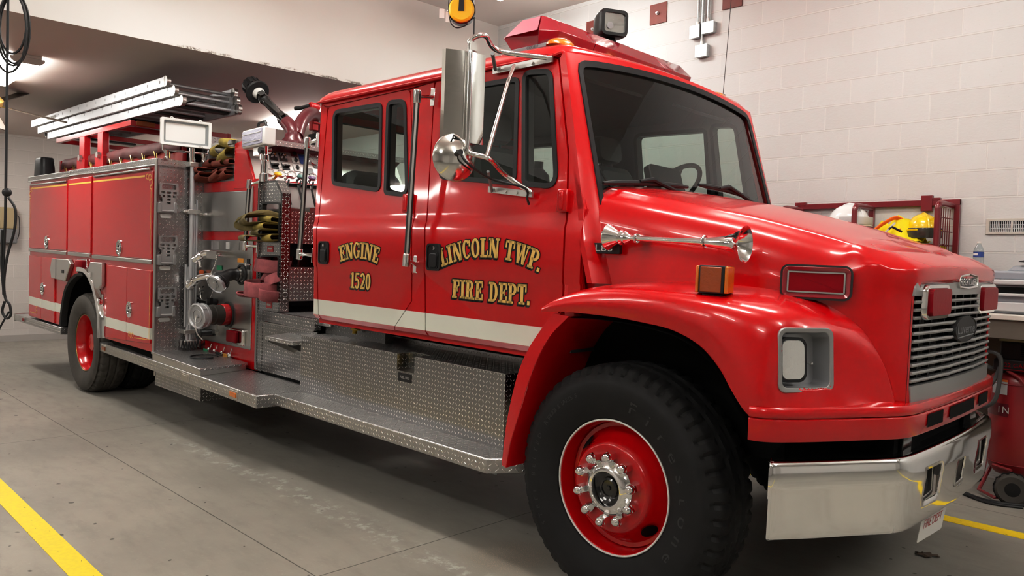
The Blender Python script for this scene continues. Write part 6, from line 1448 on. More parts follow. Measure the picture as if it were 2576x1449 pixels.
b = MB(); b.tube([hm+V((-.0, -.05, .22)), hm+V((-.08, -.09, .205)), hm+V((-.14, -.12, .20))], .018, 10); b.box(hm.x-.06, hm.x+.10, -.02, .16, 2.44, 2.57); b.build('crank_handle', 'black', mon, bevel=.004)
# portable LED light on a chrome stand at the pillar
fl3 = Fr((-3.935, -.85, 2.387), V((1, .04, .05)), V((0, 0, 1)))
fl3.n = fl3.u.cross(fl3.v).normalized()*1
b = MB(); b.fbox(fl3, -.17, .17, -.075, .075, -.11, .0); ll = P(b, 'scene_light', 'whitepl', bevel=.012); tag(ll, 'white LED scene light with a black carry handle')
b = MB(); b.fbox(fl3, -.158, .145, -.058, .060, -.0, .006); b.build('lens_window', 'led', ll)
b = MB(); b.fbox(fl3, -.15, .137, -.035, -.030, .006, .009); b.fbox(fl3, -.15, .137, .03, .035, .006, .009); b.build('lens_rib', 'steel2', ll)
b = MB(); b.tube([fl3(-.03, .07, -.055), fl3(-.005, .125, -.055), fl3(.09, .130, -.055), fl3(.125, .07, -.055)], .011, 8); b.build('carry_handle', 'black', ll)
b = MB(); b.fbox(fl3, -.035, .055, -.14, -.075, -.085, -.025); b.lathe([(.034, 0), (.036, .06), (.028, .07), (.028, .17), (.038, .175), (.038, .215), (.030, .22), (.030, .30)], (-3.83, -.80, 2.03), (0, 0, 1), 24, (True, True)); b.cyl((-3.83, -.84, 2.285), (-3.83, -.75, 2.285), .026); b.build('lamp_stand', 'chrome', ll)
b = MB(); b.cyl((-3.80, -.862, 2.275), (-3.80, -.83, 2.275), .026); b.build('stand_knob', 'black', ll)
# wing mirror
mf = Fr((-.795, -1.385, 2.262), V((.80, .60, 0)), V((0, 0, 1)))      # back of the mirror faces the camera side
mf = Fr((-.80, -1.385, 2.262), V((.28, 1, 0)), V((0, 0, 1)))
b = MB(); sec = [(-.112, -.005), (-.105, .018), (-.015, .040), (.025, .040), (.108, .016), (.112, -.005)]
b.shells([[mf(a, h, c) for a, c in sec] for h in (-.215, .215)]); mi = P(b, 'wing_mirror', 'mirror', smooth=20); tag(mi, 'tall stainless wing mirror on the passenger door')
b = MB(); b.pr([(-.108, -.21), (.108, -.21), (.108, .21), (-.108, .21)], mf, -.012, -.006); b.build('mirror_glass', 'chrome', mi)
b = MB(); b.pr(rrect(.052, .034, .006, cx=-.052, cy=-.180), Fr(mf(0, 0, .0), (mf(-.015, 0, .040)-mf(-.105, 0, .018)), mf.v), .032, .0345); b.build('maker_plate', 'label', mi)
tb0 = mf(.002, 0, .062)
b = MB(); pts = cr([V((-.61, -1.005, 2.503)), V((-.80, -1.16, 2.535)), tb0+V((.03, .06, .292)), tb0+V((0, 0, .262)), tb0+V((0, 0, .20)), tb0+V((0, 0, 0)), tb0+V((0, 0, -.20)), tb0+V((.0, 0.01, -.262)), tb0+V((.06, .09, -.288)), V((-.72, -1.16, 1.915)), V((-.648, -1.045, 1.835))], 6)
b.tube(pts, .0125, 12); b.build('mirror_arm', 'chrome', mi)
b = MB(); b.tube([V((-.835, -1.005, 2.495)), V((-.775, -1.10, 2.40)), tb0+V((.05, .08, -.285))], .011, 12); b.build('mirror_brace', 'chrome', mi)
b = MB(); b.tube([V((-.98, -1.00, 2.497)), V((-.86, -1.14, 2.535))], .010, 10); b.tube([V((-.93, -1.04, 1.845)), V((-.80, -1.20, 1.93))], .008, 10); b.build('mirror_strut', 'greypl', mi)
b = MB(); b.obox((-.80, -.985, 2.497), (1, 0, .01), (0, 0, 1), (0, 1, 0), .42, .032, .012); b.obox((-.795, -1.043, 1.842), (1, 0, -.11), (0, 0, 1), (0, 1, 0), .32, .032, .012)
for x in (-.95, -.85, -.72): b.cyl((x, -.99, 2.497), (x, -1.002, 2.497), .011, n=8)
for x in (-.90, -.82, -.74, -.67): b.cyl((x, -1.045, 1.842-.11*(x+.795)), (x, -1.056, 1.842-.11*(x+.795)), .009, n=8)
b.box(tb0.x-.012, tb0.x+.012, tb0.y-.01, tb0.y+.03, tb0.z+.215, tb0.z+.255); b.build('mirror_mount', 'steel2', mi)
cf = Fr(mf(-.045, -.29, .03), mf.u, mf.v); b = MB(); b.lathe([(.112, -.012), (.114, -.004), (.108, .004), (.07, .020), (.03, .030), (.001, .032)], cf(0, 0, 0), cf.n, 44); cm = b.build('spot_mirror', 'mirror', mi, smooth=60)
b = MB(); b.cyl(cf(.0, .02, .03), cf(.0, .02, .06), .014); b.tube(cr([cf(.0, .02, .05), cf(.04, -.03, .06), V((-.72, -1.25, 1.885)), V((-.64, -1.10, 1.852)), V((-.655, -1.06, 1.80)), V((-.66, -1.04, 1.775))], 6), .006, 8); b.tube([cf(.02, .08, .01), cf(-.02, .10, .02), cf(-.03, .075, .02)], .005, 6); b.build('mirror_cable', 'cord', cm)
# ------------------------------------------------------------------ things resting on the truck
def on_truck(name, label, cat, base, group=None):
    return thing(name, label, cat, TM@V(base), TROT, group)
base = (-7.4, -.60, 2.762)
lad = on_truck('extension_ladder', 'three-section aluminium extension ladder lying on the red rack of the fire truck', 'ladder', base)
LA = rad(0.0)
for k, (z, yin, xe, xs, nm) in enumerate(((2.985, -1.000, -5.275, -9.66, 'ladder_section'), (2.895, -.965, -5.185, -9.50, 'ladder_section'), (2.805, -.93, -5.10, -9.20, 'ladder_section'))):
    yo = -.355-(.0 if k == 0 else .02*k)
    first = None; n = 15; b = MB()
    for j in range(n):
        x = xe-.16-.29*j; b.cyl((x, yin, z+.004), (x, yo, z+.004), .0165, n=12)
    first = b.build(nm, 'alu', lad, off=base)
    for s_, y in ((-1, yin), (1, yo)):
        sec = [(-.014*s_, -.046), (.014*s_, -.046), (.014*s_, -.034), (.004*s_, -.030), (.004*s_, .030), (.014*s_, .034), (.014*s_, .046), (-.014*s_, .046)]
        sec = [(.014, -.045), (-.014, -.045), (-.014, .045), (.014, .045)]
        b = MB(); b.shells([[V((x, y+a, z+c)) for a, c in sec] for x in (xs, xe-.05)]); r_ = b.build('side_rail', 'alu', first, off=base, bevel=.003)
        b = MB(); o = rrect(.10, .10, .04, 6); 
        b.shells([[V((xe-.055+p, y+a, z+c)) for a, c in ((-.018, -.048), (.018, -.048), (.018, .048), (-.018, .048))] for p in (0, .03)]); b.cyl((xe-.025, y-.018, z), (xe-.025, y+.018, z), .049, n=20); b.build('rail_shoe', 'steel', r_, off=base, smooth=30)
        b = MB()
        for j in range(n):
            x = xe-.16-.29*j
            if k == 0: b.lathe([(.016, .0145), (.010, .0155), (.001, .0155)], (x, y, z+.004), (0, -1, 0), 12)
            else: b.box(x-.006, x+.006, y-.0155, y+.0155, z+.010, z+.046)
        b.build('rung_plug', 'greypl', r_, off=base)
    if k == 0:
        b = MB(); b.fbox(side(yin-.0145, -8.65, z), -.30, .05, -.018, .018, 0, .001); b.build('size_label', 'label', first, off=base)
        b = MB(); b.text('ALUMINUM', side(yin-.0160, -8.62, z), .05, depth=.0006, sx=1.3); b.build('size_text', 'black', first, off=base, smooth=0)
b = MB(); b.box(-5.6, -5.0, -.86, -.845, 2.80, 2.81); b.obox((-5.35, -.62, 2.79), (1, .1, 0), (0, 1, 0), (0, 0, 1), .10, .50, .03); b.obox((-5.9, -.62, 2.79), (1, -.1, 0), (0, 1, 0), (0, 0, 1), .08, .50, .03); b.build('ladder_lock', 'mesh', lad, off=base)

def fold(mb, c, axx, L_, up, th, w_, wd, turns=1):
    """a doubled-over length of flat hose: out, round the bend and back"""
    c, axx, up = V(c), V(axx).normalized(), V(up).normalized(); r = th
    pts = [c-axx*.02+up*r, c+axx*(L_*.5)+up*r*1.1, c+axx*(L_-r*.6)+up*r] + [c+axx*(L_-r*.6)+axx*r*math.sin(a)+up*r*math.cos(a) for a in [PI*k/8 for k in range(1, 8)]] + [c+axx*(L_-r*.6)-up*r, c+axx*(L_*.5)-up*r*.9, c-axx*.02-up*r]
    mb.ribbon(pts, wd, w_, .010)
# folded hoses in the near pillar and the crosslay bay
out = V((0, -1, 0)); wd = V((1, 0, .05))
base = (-3.70, -.79, 1.545); hy = on_truck('folded_hose', 'folded yellow fire hose bulging out of the upper bin of the diamond plate pillar', 'fire hose', base)
rnd = random.Random(5)
def hose_part(name, mat, parent, base, items):
    for (c, ax_, L_, up, th, w_, wdir) in items:
        b = MB(); fold(b, c, ax_, L_, up, th, w_, wdir); b.build(name, mat, parent, off=base, smooth=60)
hose_part('hose_fold', 'hoseyel2', hy, base, [((-3.72, -.72, 1.565), (-.30, -1, .02), .285, (0, 0, 1), .019, .22, (.98, -.28, 0)), ((-3.70, -.72, 1.625), (-.20, -1, -.05), .20, (0, 0, 1), .018, .20, (.98, -.2, .05)),
                                                  ((-3.72, -.72, 1.735), (-.34, -1, -.10), .275, (-.1, 0, 1), .034, .21, (.97, -.25, .15))])
hose_part('hose_fold', 'hoseyel', hy, base, [((-3.63, -.72, 1.577), (.05, -1, .0), .155, (0, 0, 1), .022, .13, (1, .05, .10)), ((-3.68, -.72, 1.655), (-.08, -1, .04), .19, (0, 0, 1), .022, .20, (1, -.1, .08)), ((-3.66, -.72, 1.712), (-.05, -1, .10), .145, (0, 0, 1), .019, .19, (1, 0, -.05))])
b = MB(); b.ribbon(cr([(-3.58, -.73, 1.73), (-3.66, -.86, 1.775), (-3.76, -.93, 1.765), (-3.86, -1.0, 1.715), (-3.885, -1.0, 1.672), (-3.84, -.95, 1.648), (-3.74, -.86, 1.66), (-3.68, -.76, 1.665)], 6), (.45, .35, .82), .05, .010); b.build('hose_loop', 'hoseyel2', hy, off=base, smooth=60)
base = (-3.70, -.79, 1.09); hp_ = on_truck('folded_hose', 'faded pink fire hose stuffed in the lower bin of the diamond plate pillar', 'fire hose', base)
b = MB(); b.ribbon(cr([(-3.60, -.70, 1.13), (-3.58, -.86, 1.16), (-3.65, -.97, 1.165), (-3.76, -.975, 1.17), (-3.85, -.92, 1.18), (-3.84, -.80, 1.19), (-3.74, -.70, 1.2)], 7), (.02, .05, 1), .115, .012); b.build('hose_fold', 'hosepink', hp_, off=base, smooth=60)
b = MB(); b.ribbon(cr([(-3.56, -.70, 1.35), (-3.60, -.82, 1.35), (-3.70, -.89, 1.355), (-3.82, -.86, 1.365), (-3.82, -.74, 1.37)], 7), (.1, .15, 1), .105, .012); b.build('hose_fold', 'hosepink', hp_, off=base, smooth=60)
b = MB(); b.ribbon(cr([(-3.56, -.70, 1.30), (-3.575, -.84, 1.26), (-3.66, -.86, 1.22), (-3.72, -.80, 1.20), (-3.76, -.70, 1.22)], 7), (-.5, .1, .8), .09, .012); b.ribbon(cr([(-3.80, -.70, 1.25), (-3.76, -.82, 1.25), (-3.69, -.86, 1.27), (-3.64, -.80, 1.25), (-3.60, -.72, 1.2)], 7), (.6, .1, .75), .08, .012); b.build('hose_fold', 'hosepink', hp_, off=base, smooth=60)
b = MB(); b.ribbon(cr([(-3.62, -.76, 1.105), (-3.72, -.88, 1.108), (-3.86, -.97, 1.112), (-3.90, -.95, 1.13), (-3.80, -.82, 1.13)], 7), (.6, -.5, .35), .06, .012); b.ribbon(cr([(-3.56, -.74, 1.11), (-3.57, -.90, 1.12), (-3.61, -.93, 1.14), (-3.60, -.80, 1.15)], 7), (.1, .0, 1), .09, .012); b.build('hose_tail', 'hosepink', hp_, off=base, smooth=60)
base = (-4.64, -.78, 2.07); hr = on_truck('folded_hose', 'red-brown fire hose folded in the bay above the stainless access door', 'fire hose', base)
items = []
for c, L_, th, w_ in (((-4.80, -.62, 2.095), .30, .022, .20), ((-4.62, -.62, 2.10), .24, .020, .22), ((-4.47, -.62, 2.115), .22, .020, .17), ((-4.84, -.62, 2.155), .30, .020, .18), ((-4.66, -.62, 2.155), .20, .018, .16), ((-4.50, -.62, 2.165), .20, .016, .18),
                      ((-4.78, -.62, 2.215), .22, .026, .18), ((-4.58, -.62, 2.215), .22, .022, .24), ((-4.44, -.62, 2.235), .20, .020, .13)):
    items.append((c, (-.12+rnd.uniform(-.1, .1), -1, rnd.uniform(-.05, .05)), L_, (0, 0, 1), th, w_, (1, -.12, rnd.uniform(-.05, .25))))
hose_part('hose_fold', 'hosered', hr, base, items)
for x, z, t_ in ((-4.72, 2.275, .35), (-4.62, 2.295, .25)):
    b = MB(); d = V((-.10, -1, t_*.3)).normalized(); b.lathe([(.048, -.25), (.050, .0), (.050, .06), (.040, .062), (.040, .0)], (x, -.70, z-.01), d, 20); b.build('hose_end', 'hosered', hr, off=base, smooth=60)
base = (-4.56, -.74, 2.27); ho = on_truck('folded_hose', 'olive yellow hose bundle on top of the red-brown hose', 'fire hose', base)
hose_part('hose_fold', 'hoseyel', ho, base, [((-4.62, -.60, 2.33), (-.1, -1, .0), .25, (0, 0, 1), .040, .13, (1, -.1, .1)), ((-4.50, -.60, 2.30), (0, -1, -.1), .24, (.2, 0, 1), .045, .16, (1, 0, .35)), ((-4.46, -.60, 2.385), (0, -1, 0), .24, (0, 0, 1), .034, .17, (1, 0, -.15))])
# handheld radio on the dash
base = (-.56, -.46, 1.842); ra = on_truck('handheld_radio', 'black handheld radio with a long antenna standing on the dashboard', 'radio', base)
b = MB(); b.obox((-.56, -.46, 1.89), (.2, 1, .3), (0, -.3, 1), (1, 0, 0), .14, .06, .04); b.build('radio_body', 'black', ra, off=base, bevel=.01)
b = MB(); b.tube([(-.56, -.50, 1.90), (-.59, -.60, 2.02), (-.60, -.625, 2.10)], [.008, .006, .004], 8); b.build('radio_antenna', 'black', ra, off=base)
base = (-.58, -.12, 1.842)
o = MB(); o.hexa([TM@V(p) for p in ((-.46, -.30, 1.850), (-.70, -.30, 1.850), (-.46, .06, 1.850), (-.70, .06, 1.850), (-.47, -.28, 1.868), (-.69, -.28, 1.868), (-.47, .05, 1.868), (-.69, .05, 1.868))]); one(o, 'binder', 'greypl', 'dark binder lying on the dashboard behind the windshield', 'binder', TM@V(base))

# ------------------------------------------------------------------ along the block wall on the right
GY = YR-.008
rb0 = (-.30, YR, 1.50)
rk2 = thing('gear_rack', 'dark red steel gear rack with wire dividers fixed to the block wall', 'gear rack', rb0)
b = MB(); b.box(-.93, .325, GY-.03, GY, 2.005, 2.050); b.box(-.93, .325, GY-.03, GY, 1.10, 1.145)
for x in (-.93, -.335, .285): b.box(x, x+.04, GY-.0275, GY+.002, .60, 2.048)
b.box(-.955, -.86, GY-.034, GY, 2.035, 2.065); b.box(.055, .135, GY-.036, GY, 1.965, 2.085); b.box(.136, .19, GY-.0335, GY+.001, 2.046, 2.066); b.build('rack_frame', 'rackred', rk2, off=rb0, bevel=.003)
for x in (-.90, -.315, .275):
    b = MB(); b.tube(cr([(x, GY-.01, 2.0), (x, GY-.30, 2.0), (x-.0, GY-.355, 1.975), (x, GY-.365, 1.93), (x, GY-.365, 1.6), (x, GY-.365, 1.15)], 5), .021, 10); dv = b.build('divider', 'rackred', rk2, off=rb0)
    b = MB()
    for z in (1.9, 1.8, 1.7, 1.6, 1.5, 1.4): b.tube([(x, GY-.36, z), (x, GY-.01, z)], .004, 6)
    for k in range(6): b.tube([(x, GY-.33+.05*k, 1.97), (x, GY-.33+.05*k, 1.3)], .004, 6)
    b.build('divider_wire', 'rackred', dv, off=rb0)
b = MB()
for k in range(14): b.tube([(-.90+.09*k, GY-.36, 1.70), (-.90+.09*k, GY, 1.70)], .004, 6)
for y in (.02, .12, .24, .35): b.tube([(-.9, GY-y, 1.70), (.29, GY-y, 1.70)], .005, 6)
b.build('wire_shelf', 'rackred', rk2, off=rb0)
hb0 = (-.42, GY-.21, 1.705); hw = thing('fire_helmet', 'white fire helmet with a clear visor on the rack, partly behind the hood', 'helmet', hb0)
def helmet(parent, hb, shell, cx, cy, z, dirv, s=1.0):
    c = V((cx, cy, z)); d = V(dirv).normalized(); e = V((-d.y, d.x, 0))
    b = MB(); f = lambda p: c+d*p[0]+e*p[1]+V((0, 0, p[2]))
    rows = [[f((.155*s*math.sin(a)*math.cos(t)*1.12, .155*s*math.sin(a)*math.sin(t), .17*s*math.cos(a))) for t in [2*PI*k/28 for k in range(28)]] for a in [1e-3]+[PI/2*k/10 for k in range(1, 11)]]
    b.shells(rows, (True, False)); b.build('shell', shell, parent, off=hb, smooth=70)
    b = MB(); b.shells([[f((r*1.15*math.cos(t)-(.03 if r > .16 else 0), r*math.sin(t), zz-(.02 if r > .17 and math.cos(t) < 0 else 0))) for t in [2*PI*k/28 for k in range(28)]] for r, zz in ((.150*s, .012), (.19*s, -.004), (.19*s, -.012), (.150*s, -.002))], (False, False)); b.build('brim', shell, parent, off=hb, smooth=50)
    b = MB(); b.tube([f((.155*s*1.12*math.sin(a), 0, .172*s*math.cos(a))) for a in [-PI/2+PI*k/12 for k in range(13)]], .010, 8); b.build('crest', shell, parent, off=hb)
    return f
f = helmet(hw, hb0, 'helmwhite', -.42, GY-.21, 1.855, (1, -.5, 0), .98)
b = MB(); b.ribbon([f((.15*math.cos(t)*1.25, .165*math.sin(t), .03)) for t in [-1.2+2.4*k/12 for k in range(13)]], (0, 0, 1), .06, .004); b.build('visor', 'ltgrey', hw, off=hb0)
hb1 = (.145, GY-.20, 1.70); hy2 = thing('fire_helmet', 'yellow fire helmet with a dark visor beside the hi-vis vest on the rack', 'helmet', hb1)
f = helmet(hy2, hb1, 'helmyel', .130, GY-.20, 1.815, (.6, -.8, 0), .70)
b = MB(); b.ribbon([f((.125*math.cos(t)*1.2, .125*math.sin(t), -.03)) for t in [-1.3+2.6*k/12 for k in range(13)]], (0.1, -.1, 1), .075, .006); b.build('visor', 'smoke', hy2, off=hb1, smooth=60)
vb = (-.06, GY-.24, 1.70); vs = thing('safety_vest', 'crumpled yellow and orange hi-vis vest lying on the rack in front of the yellow helmet', 'vest', vb)
rn = random.Random(3)
b = MB(); rows = []
for i in range(15):
    row = []
    for j in range(15):
        u_, w_ = i/14-.5, j/14-.5; hgt = max(0, .20*math.exp(-((u_-.12)/.22)**2-(w_/.4)**2)+.12*math.exp(-((u_+.25)/.2)**2-(w_/.35)**2))+.022*math.sin(i*1.9+j*.9)+rn.uniform(-.008, .008)
        row.append(V((-.06+u_*.44, GY-.24+w_*.26, 1.715+max(0, hgt)*(1-abs(w_)**2*2))))
    rows.append(row)
b.grid(rows); b.build('vest_body', 'hivis', vs, off=vb, smooth=70, solid=.006)
b = MB(); b.ribbon(cr([(-.25, GY-.35, 1.74), (-.17, GY-.36, 1.80), (-.10, GY-.34, 1.86), (-.03, GY-.30, 1.90), (.02, GY-.26, 1.86), (.0, GY-.33, 1.79)], 6), (.3, -.5, .7), .035, .012); b.ribbon(cr([(-.24, GY-.37, 1.72), (-.13, GY-.385, 1.745), (.05, GY-.37, 1.735)], 6), (0, -.3, 1), .03, .01); b.build('vest_trim', 'hivisor', vs, off=vb, smooth=60)
b = MB(); b.ribbon(cr([(-.12, GY-.37, 1.76), (-.06, GY-.385, 1.80), (-.02, GY-.37, 1.85)], 5), (.6, -.2, .5), .035, .014); b.build('vest_tape', 'label', vs, off=vb, smooth=60)
sb = (.0, GY-.2, 1.60); b = MB(); b.box(-.20, .26, GY-.34, GY-.05, 1.60, 1.695); one(b, 'folded_jacket', 'hivis', 'folded yellow jacket under the vest on the gear rack', 'jacket', sb, bevel=.02)
# wall vent
vb = (.66, YR, 1.79); v = thing('wall_vent', 'cream louvred wall vent on the block wall at the right edge', 'vent', vb)
b = MB(); fr = Fr((.66, YR, 1.842), (1, 0, 0), (0, 0, 1), (0, -1, 0)); b.ring([(-.165, -.058), (.165, -.058), (.165, .058), (-.165, .058)], [(-.140, -.038), (.140, -.038), (.140, .038), (-.140, .038)], fr, 0, .012); b.fbox(fr, -.006, .006, -.038, .038, 0, .010); b.build('vent_frame', pr('cream_enamel', (.50, .48, .44), 0, .45), v, off=vb, bevel=.003)
b = MB(); b.fbox(fr, -.14, .14, -.038, .038, 0, .001); b.build('vent_back', 'dark', v, off=vb)
for k in range(24):
    if k in (11, 12): pass
    x = -.135+.0117*k; b = MB(); b.fbox(fr, x-.0022, x+.0022, -.038, .038, .001, .009); b.build('louvre', 'ltgrey', v, off=vb, smooth=0)
b = MB()
for z in (-.013, .013): b.fbox(fr, -.14, .14, z-.002, z+.002, .002, .008)
b.build('cross_louvre', 'ltgrey', v, off=vb, smooth=0)
# table, printer, bottle
tb_ = (1.00, 2.22, 0); t = thing('work_table', 'taupe work table against the block wall under the printer', 'table', tb_)
b = MB(); b.box(.42, 1.75, 1.86, YR-.02, 1.205, 1.238); b.build('table_top', 'table', t, off=tb_, bevel=.004)
b = MB(); b.box(.44, 1.73, 1.88, 1.90, 1.085, 1.205); b.box(.44, .46, 1.88, YR-.02, 1.085, 1.205); b.box(.44, 1.73, 2.58, 2.60, .45, 1.205); b.build('apron', 'cabinet', t, off=tb_)
for x in (.475, 1.70):
    for y in (1.92, 2.57): b = MB(); b.box(x-.025, x+.025, y-.025, y+.025, 0, 1.09); b.build('leg', 'cabinet', t, off=tb_, bevel=.004)
pb = (.84, 2.18, 1.238); p = thing('printer', 'grey office printer on the table behind the grille', 'printer', pb)
def bx(parent, name, mat, x0, x1, y0, y1, z0, z1, off, **kw):
    b = MB(); b.box(x0, x1, y0, y1, z0, z1); return b.build(name, mat, parent, off=off, **kw)
bx(p, 'printer_body', 'printgrey', .60, 1.08, 2.0, 2.42, 1.238, 1.43, pb, bevel=.015); bx(p, 'paper_tray', 'ltgrey', .64, 1.04, 1.985, 2.01, 1.255, 1.315, pb, bevel=.006)
bx(p, 'output_slot', 'dark', .66, 1.02, 1.994, 2.01, 1.375, 1.415, pb); bx(p, 'output_shelf', 'ltgrey', .66, 1.02, 1.97, 2.02, 1.355, 1.373, pb, bevel=.004)
bx(p, 'control_panel', 'ltgrey', .60, 1.08, 1.975, 2.10, 1.428, 1.462, pb, bevel=.008); bx(p, 'scanner_lid', 'printgrey', .59, 1.09, 2.04, 2.43, 1.455, 1.52, pb, bevel=.015)
b = MB(); b.hexa([(.76, 2.08, 1.515), (1.09, 2.08, 1.515), (.76, 2.38, 1.515), (1.09, 2.38, 1.515), (.80, 2.10, 1.555), (1.09, 2.10, 1.575), (.80, 2.36, 1.555), (1.09, 2.36, 1.575)]); b.build('feeder', 'printgrey', p, off=pb, bevel=.012)
b = MB()
for k in range(6): b.box(.64+.03*k, .66+.03*k, 1.985, 2.005, 1.460, 1.466); b.box(.86+.03*k, .88+.03*k, 1.985, 2.005, 1.460, 1.466)
b.build('buttons', 'greypl', p, off=pb)
b = MB(); b.hexa([(.83, 2.07, 1.58), (1.09, 2.07, 1.62), (.83, 2.30, 1.58), (1.09, 2.30, 1.62), (.84, 2.07, 1.587), (1.09, 2.07, 1.628), (.84, 2.30, 1.587), (1.09, 2.30, 1.628)]); one(b, 'clipboard', 'black', 'black tilted clipboard on top of the grey printer', 'clipboard', (.95, 2.18, 1.578))
b = MB(); b.hexa([(.86, 2.16, 1.60), (1.05, 2.16, 1.66), (.86, 2.40, 1.575), (1.05, 2.40, 1.60), (.85, 2.16, 1.625), (1.03, 2.16, 1.685), (.85, 2.40, 1.59), (1.04, 2.40, 1.63)]); one(b, 'green_folder', 'greenfolder', 'dark green folder lying on the clipboard over the printer', 'folder', (.95, 2.26, 1.60))
bb = (.552, 2.30, 1.238)
b = MB(); b.box(.44, .595, 2.20, 2.40, 1.2385, 1.520); one(b, 'cardboard_box', 'cabinet', 'closed brown box on the table hidden behind the hood', 'box', (.52, 2.30, 1.238), bevel=.003)
bb = (.540, 2.30, 1.5205)
w = thing('water_bottle', 'clear plastic water bottle with a blue label standing behind the hood', 'bottle', bb)
b = MB(); b.lathe([(.001, 0), (.030, .002), (.033, .01), (.032, .05), (.033, .055), (.033, .10), (.032, .105), (.033, .13), (.028, .150), (.015, .178), (.0125, .183), (.0125, .192)], (0, 0, 0), (0, 0, 1), 28); b.build('bottle_body', 'clearpet', w, smooth=60)
b = MB(); b.lathe([(.0335, .090), (.0335, .128)], (0, 0, 0), (0, 0, 1), 28); l_ = b.build('bottle_label', 'bluepl', w, smooth=60)
b = MB(); b.lathe([(.0338, .103), (.0338, .118)], (0, 0, 0), (0, 0, 1), 28); 
b.kill(lambda c: c.x > -.0 or c.y > .02); b.build('label_band', 'paper', l_, smooth=60)
b = MB(); b.lathe([(.014, .188), (.014, .200), (.001, .201)], (0, 0, 0), (0, 0, 1), 18); b.build('bottle_cap', 'whitepl', w)
# air compressor
ab = (.98, 2.18, 0); ac = thing('air_compressor', 'red upright air compressor with a black motor and wheels behind the bumper', 'air compressor', ab)
cx_, cy_ = .845, 2.235
b = MB(); b.lathe([(.001, .13), (.06, .135), (.13, .16), (.165, .20), (.18, .25), (.18, .76), (.168, .81), (.13, .845), (.06, .865), (.001, .868)], (cx_, cy_, 0), (0, 0, 1), 44); tk = b.build('tank', 'tankred', ac, off=ab, smooth=50)
b = MB(); b.torus((cx_, cy_, .77), (0, 0, 1), .181, .003, 40, 6); b.torus((cx_, cy_, .24), (0, 0, 1), .181, .003, 40, 6); b.build('weld_seam', 'tankred', tk, off=ab)
def tankface(a): return Fr((cx_+.1815*math.cos(rad(a)), cy_+.1815*math.sin(rad(a)), 0), V((-math.sin(rad(a)), math.cos(rad(a)), 0)), V((0, 0, 1)))
def curved(mb, a0, a1, z0, z1, r): mb.grid([[V((cx_+r*math.cos(rad(a0+(a1-a0)*k/8)), cy_+r*math.sin(rad(a0+(a1-a0)*k/8)), z)) for k in range(9)] for z in (z0, z1)])
b = MB(); curved(b, 190, 262, .555, .64, .1822); b.build('brand_panel', 'darkred', tk, off=ab)
b = MB()
for k, ch in enumerate('EMAN IN'[-2:]):
    b.text(ch, Fr((cx_+.184*math.cos(rad(243+14*k)), cy_+.184*math.sin(rad(243+14*k)), .597), V((-math.sin(rad(243+14*k)), math.cos(rad(243+14*k)), 0)), V((0, 0, 1))), .062, depth=.0005)
b.build('brand_text', 'label', tk, off=ab, smooth=0)
b = MB(); curved(b, 222, 258, .70, .80, .1822); wl2 = b.build('warning_label', 'ltgrey', tk, off=ab); b = MB(); curved(b, 222, 258, .785, .80, .1826); b.build('label_band', 'orange', wl2, off=ab)
b = MB(); b.box(.74, 1.12, 2.12, 2.40, .925, 1.05); m_ = b.build('motor_housing', 'black', ac, off=ab, bevel=.012)
b = MB()
for k in range(6): b.box(.86, 1.10, 2.115, 2.12, .955+.014*k, .962+.014*k)
b.build('cooling_slots', 'dark', m_, off=ab)
b = MB(); b.box(.73, 1.10, 2.13, 2.40, 1.05, 1.062); b.build('motor_cap', 'beige', m_, off=ab)
b = MB(); b.box(.72, .98, 2.055, 2.20, .86, .935); b.box(.76, .86, 2.12, 2.3, .80, .93); pn = b.build('control_box', 'black', ac, off=ab, bevel=.006)
fr = Fr((.845, 2.054, .898), V((1, 0, 0)), V((0, 0, 1))); b = MB(); b.text('22 GAL', fr, .040, depth=.001); b.fbox(fr, -.07, .085, -.030, -.026, 0, .001); b.build('panel_text', 'redlens', pn, off=ab, smooth=0)
b = MB(); b.tube(cr([(.72, 2.08, .86), (.66, 2.04, .90), (.70, 2.0, .98), (.77, 2.0, .95), (.775, 1.99, .80), (.75, 1.99, .66), (.66, 2.02, .60), (.55, 2.1, .58)], 7), .014, 10); b.tube(cr([(.76, 2.04, .88), (.74, 2.0, .79), (.70, 2.02, .74), (.62, 2.1, .72)], 7), .012, 8); b.build('black_hose', 'hosegrey', ac, off=ab)
b = MB(); b.tube(cr([(.80, 2.07, .86), (.90, 2.03, .80), (.98, 2.02, .62), (1.03, 2.05, .3), (1.0, 2.05, .1)], 7), .010, 8); b.build('red_hose', 'tankred', ac, off=ab)
for s in (-1, 1):
    wc = V((cx_+.03+s*.0, cy_-.0+s*.235, .10)); ax_ = V((.25, s, 0)).normalized()
    b = MB(); n = 48
    b.lathe([(.045, -.03), (.085, -.036), (.098, -.028), (.102, -.010), (.102, .010), (.098, .028), (.085, .036), (.045, .03)], wc, ax_, 40); ww = b.build('wheel', 'tyre2', ac, off=ab)
    b = MB()
    u_ = ax_.orthogonal().normalized(); v_ = ax_.cross(u_)
    for k in range(26):
        a = 2*PI*k/26; d = u_*math.cos(a)+v_*math.sin(a); b.obox(wc+d*.103, ax_*1+ax_.cross(d)*(.8 if k % 2 else -.8), d, ax_.cross(d), .055, .010, .006)
    b.lathe([(.001, -.032), (.045, -.030), (.045, .030), (.001, .032)], wc, ax_, 24); b.build('tread', 'tyre', ww, off=ab)
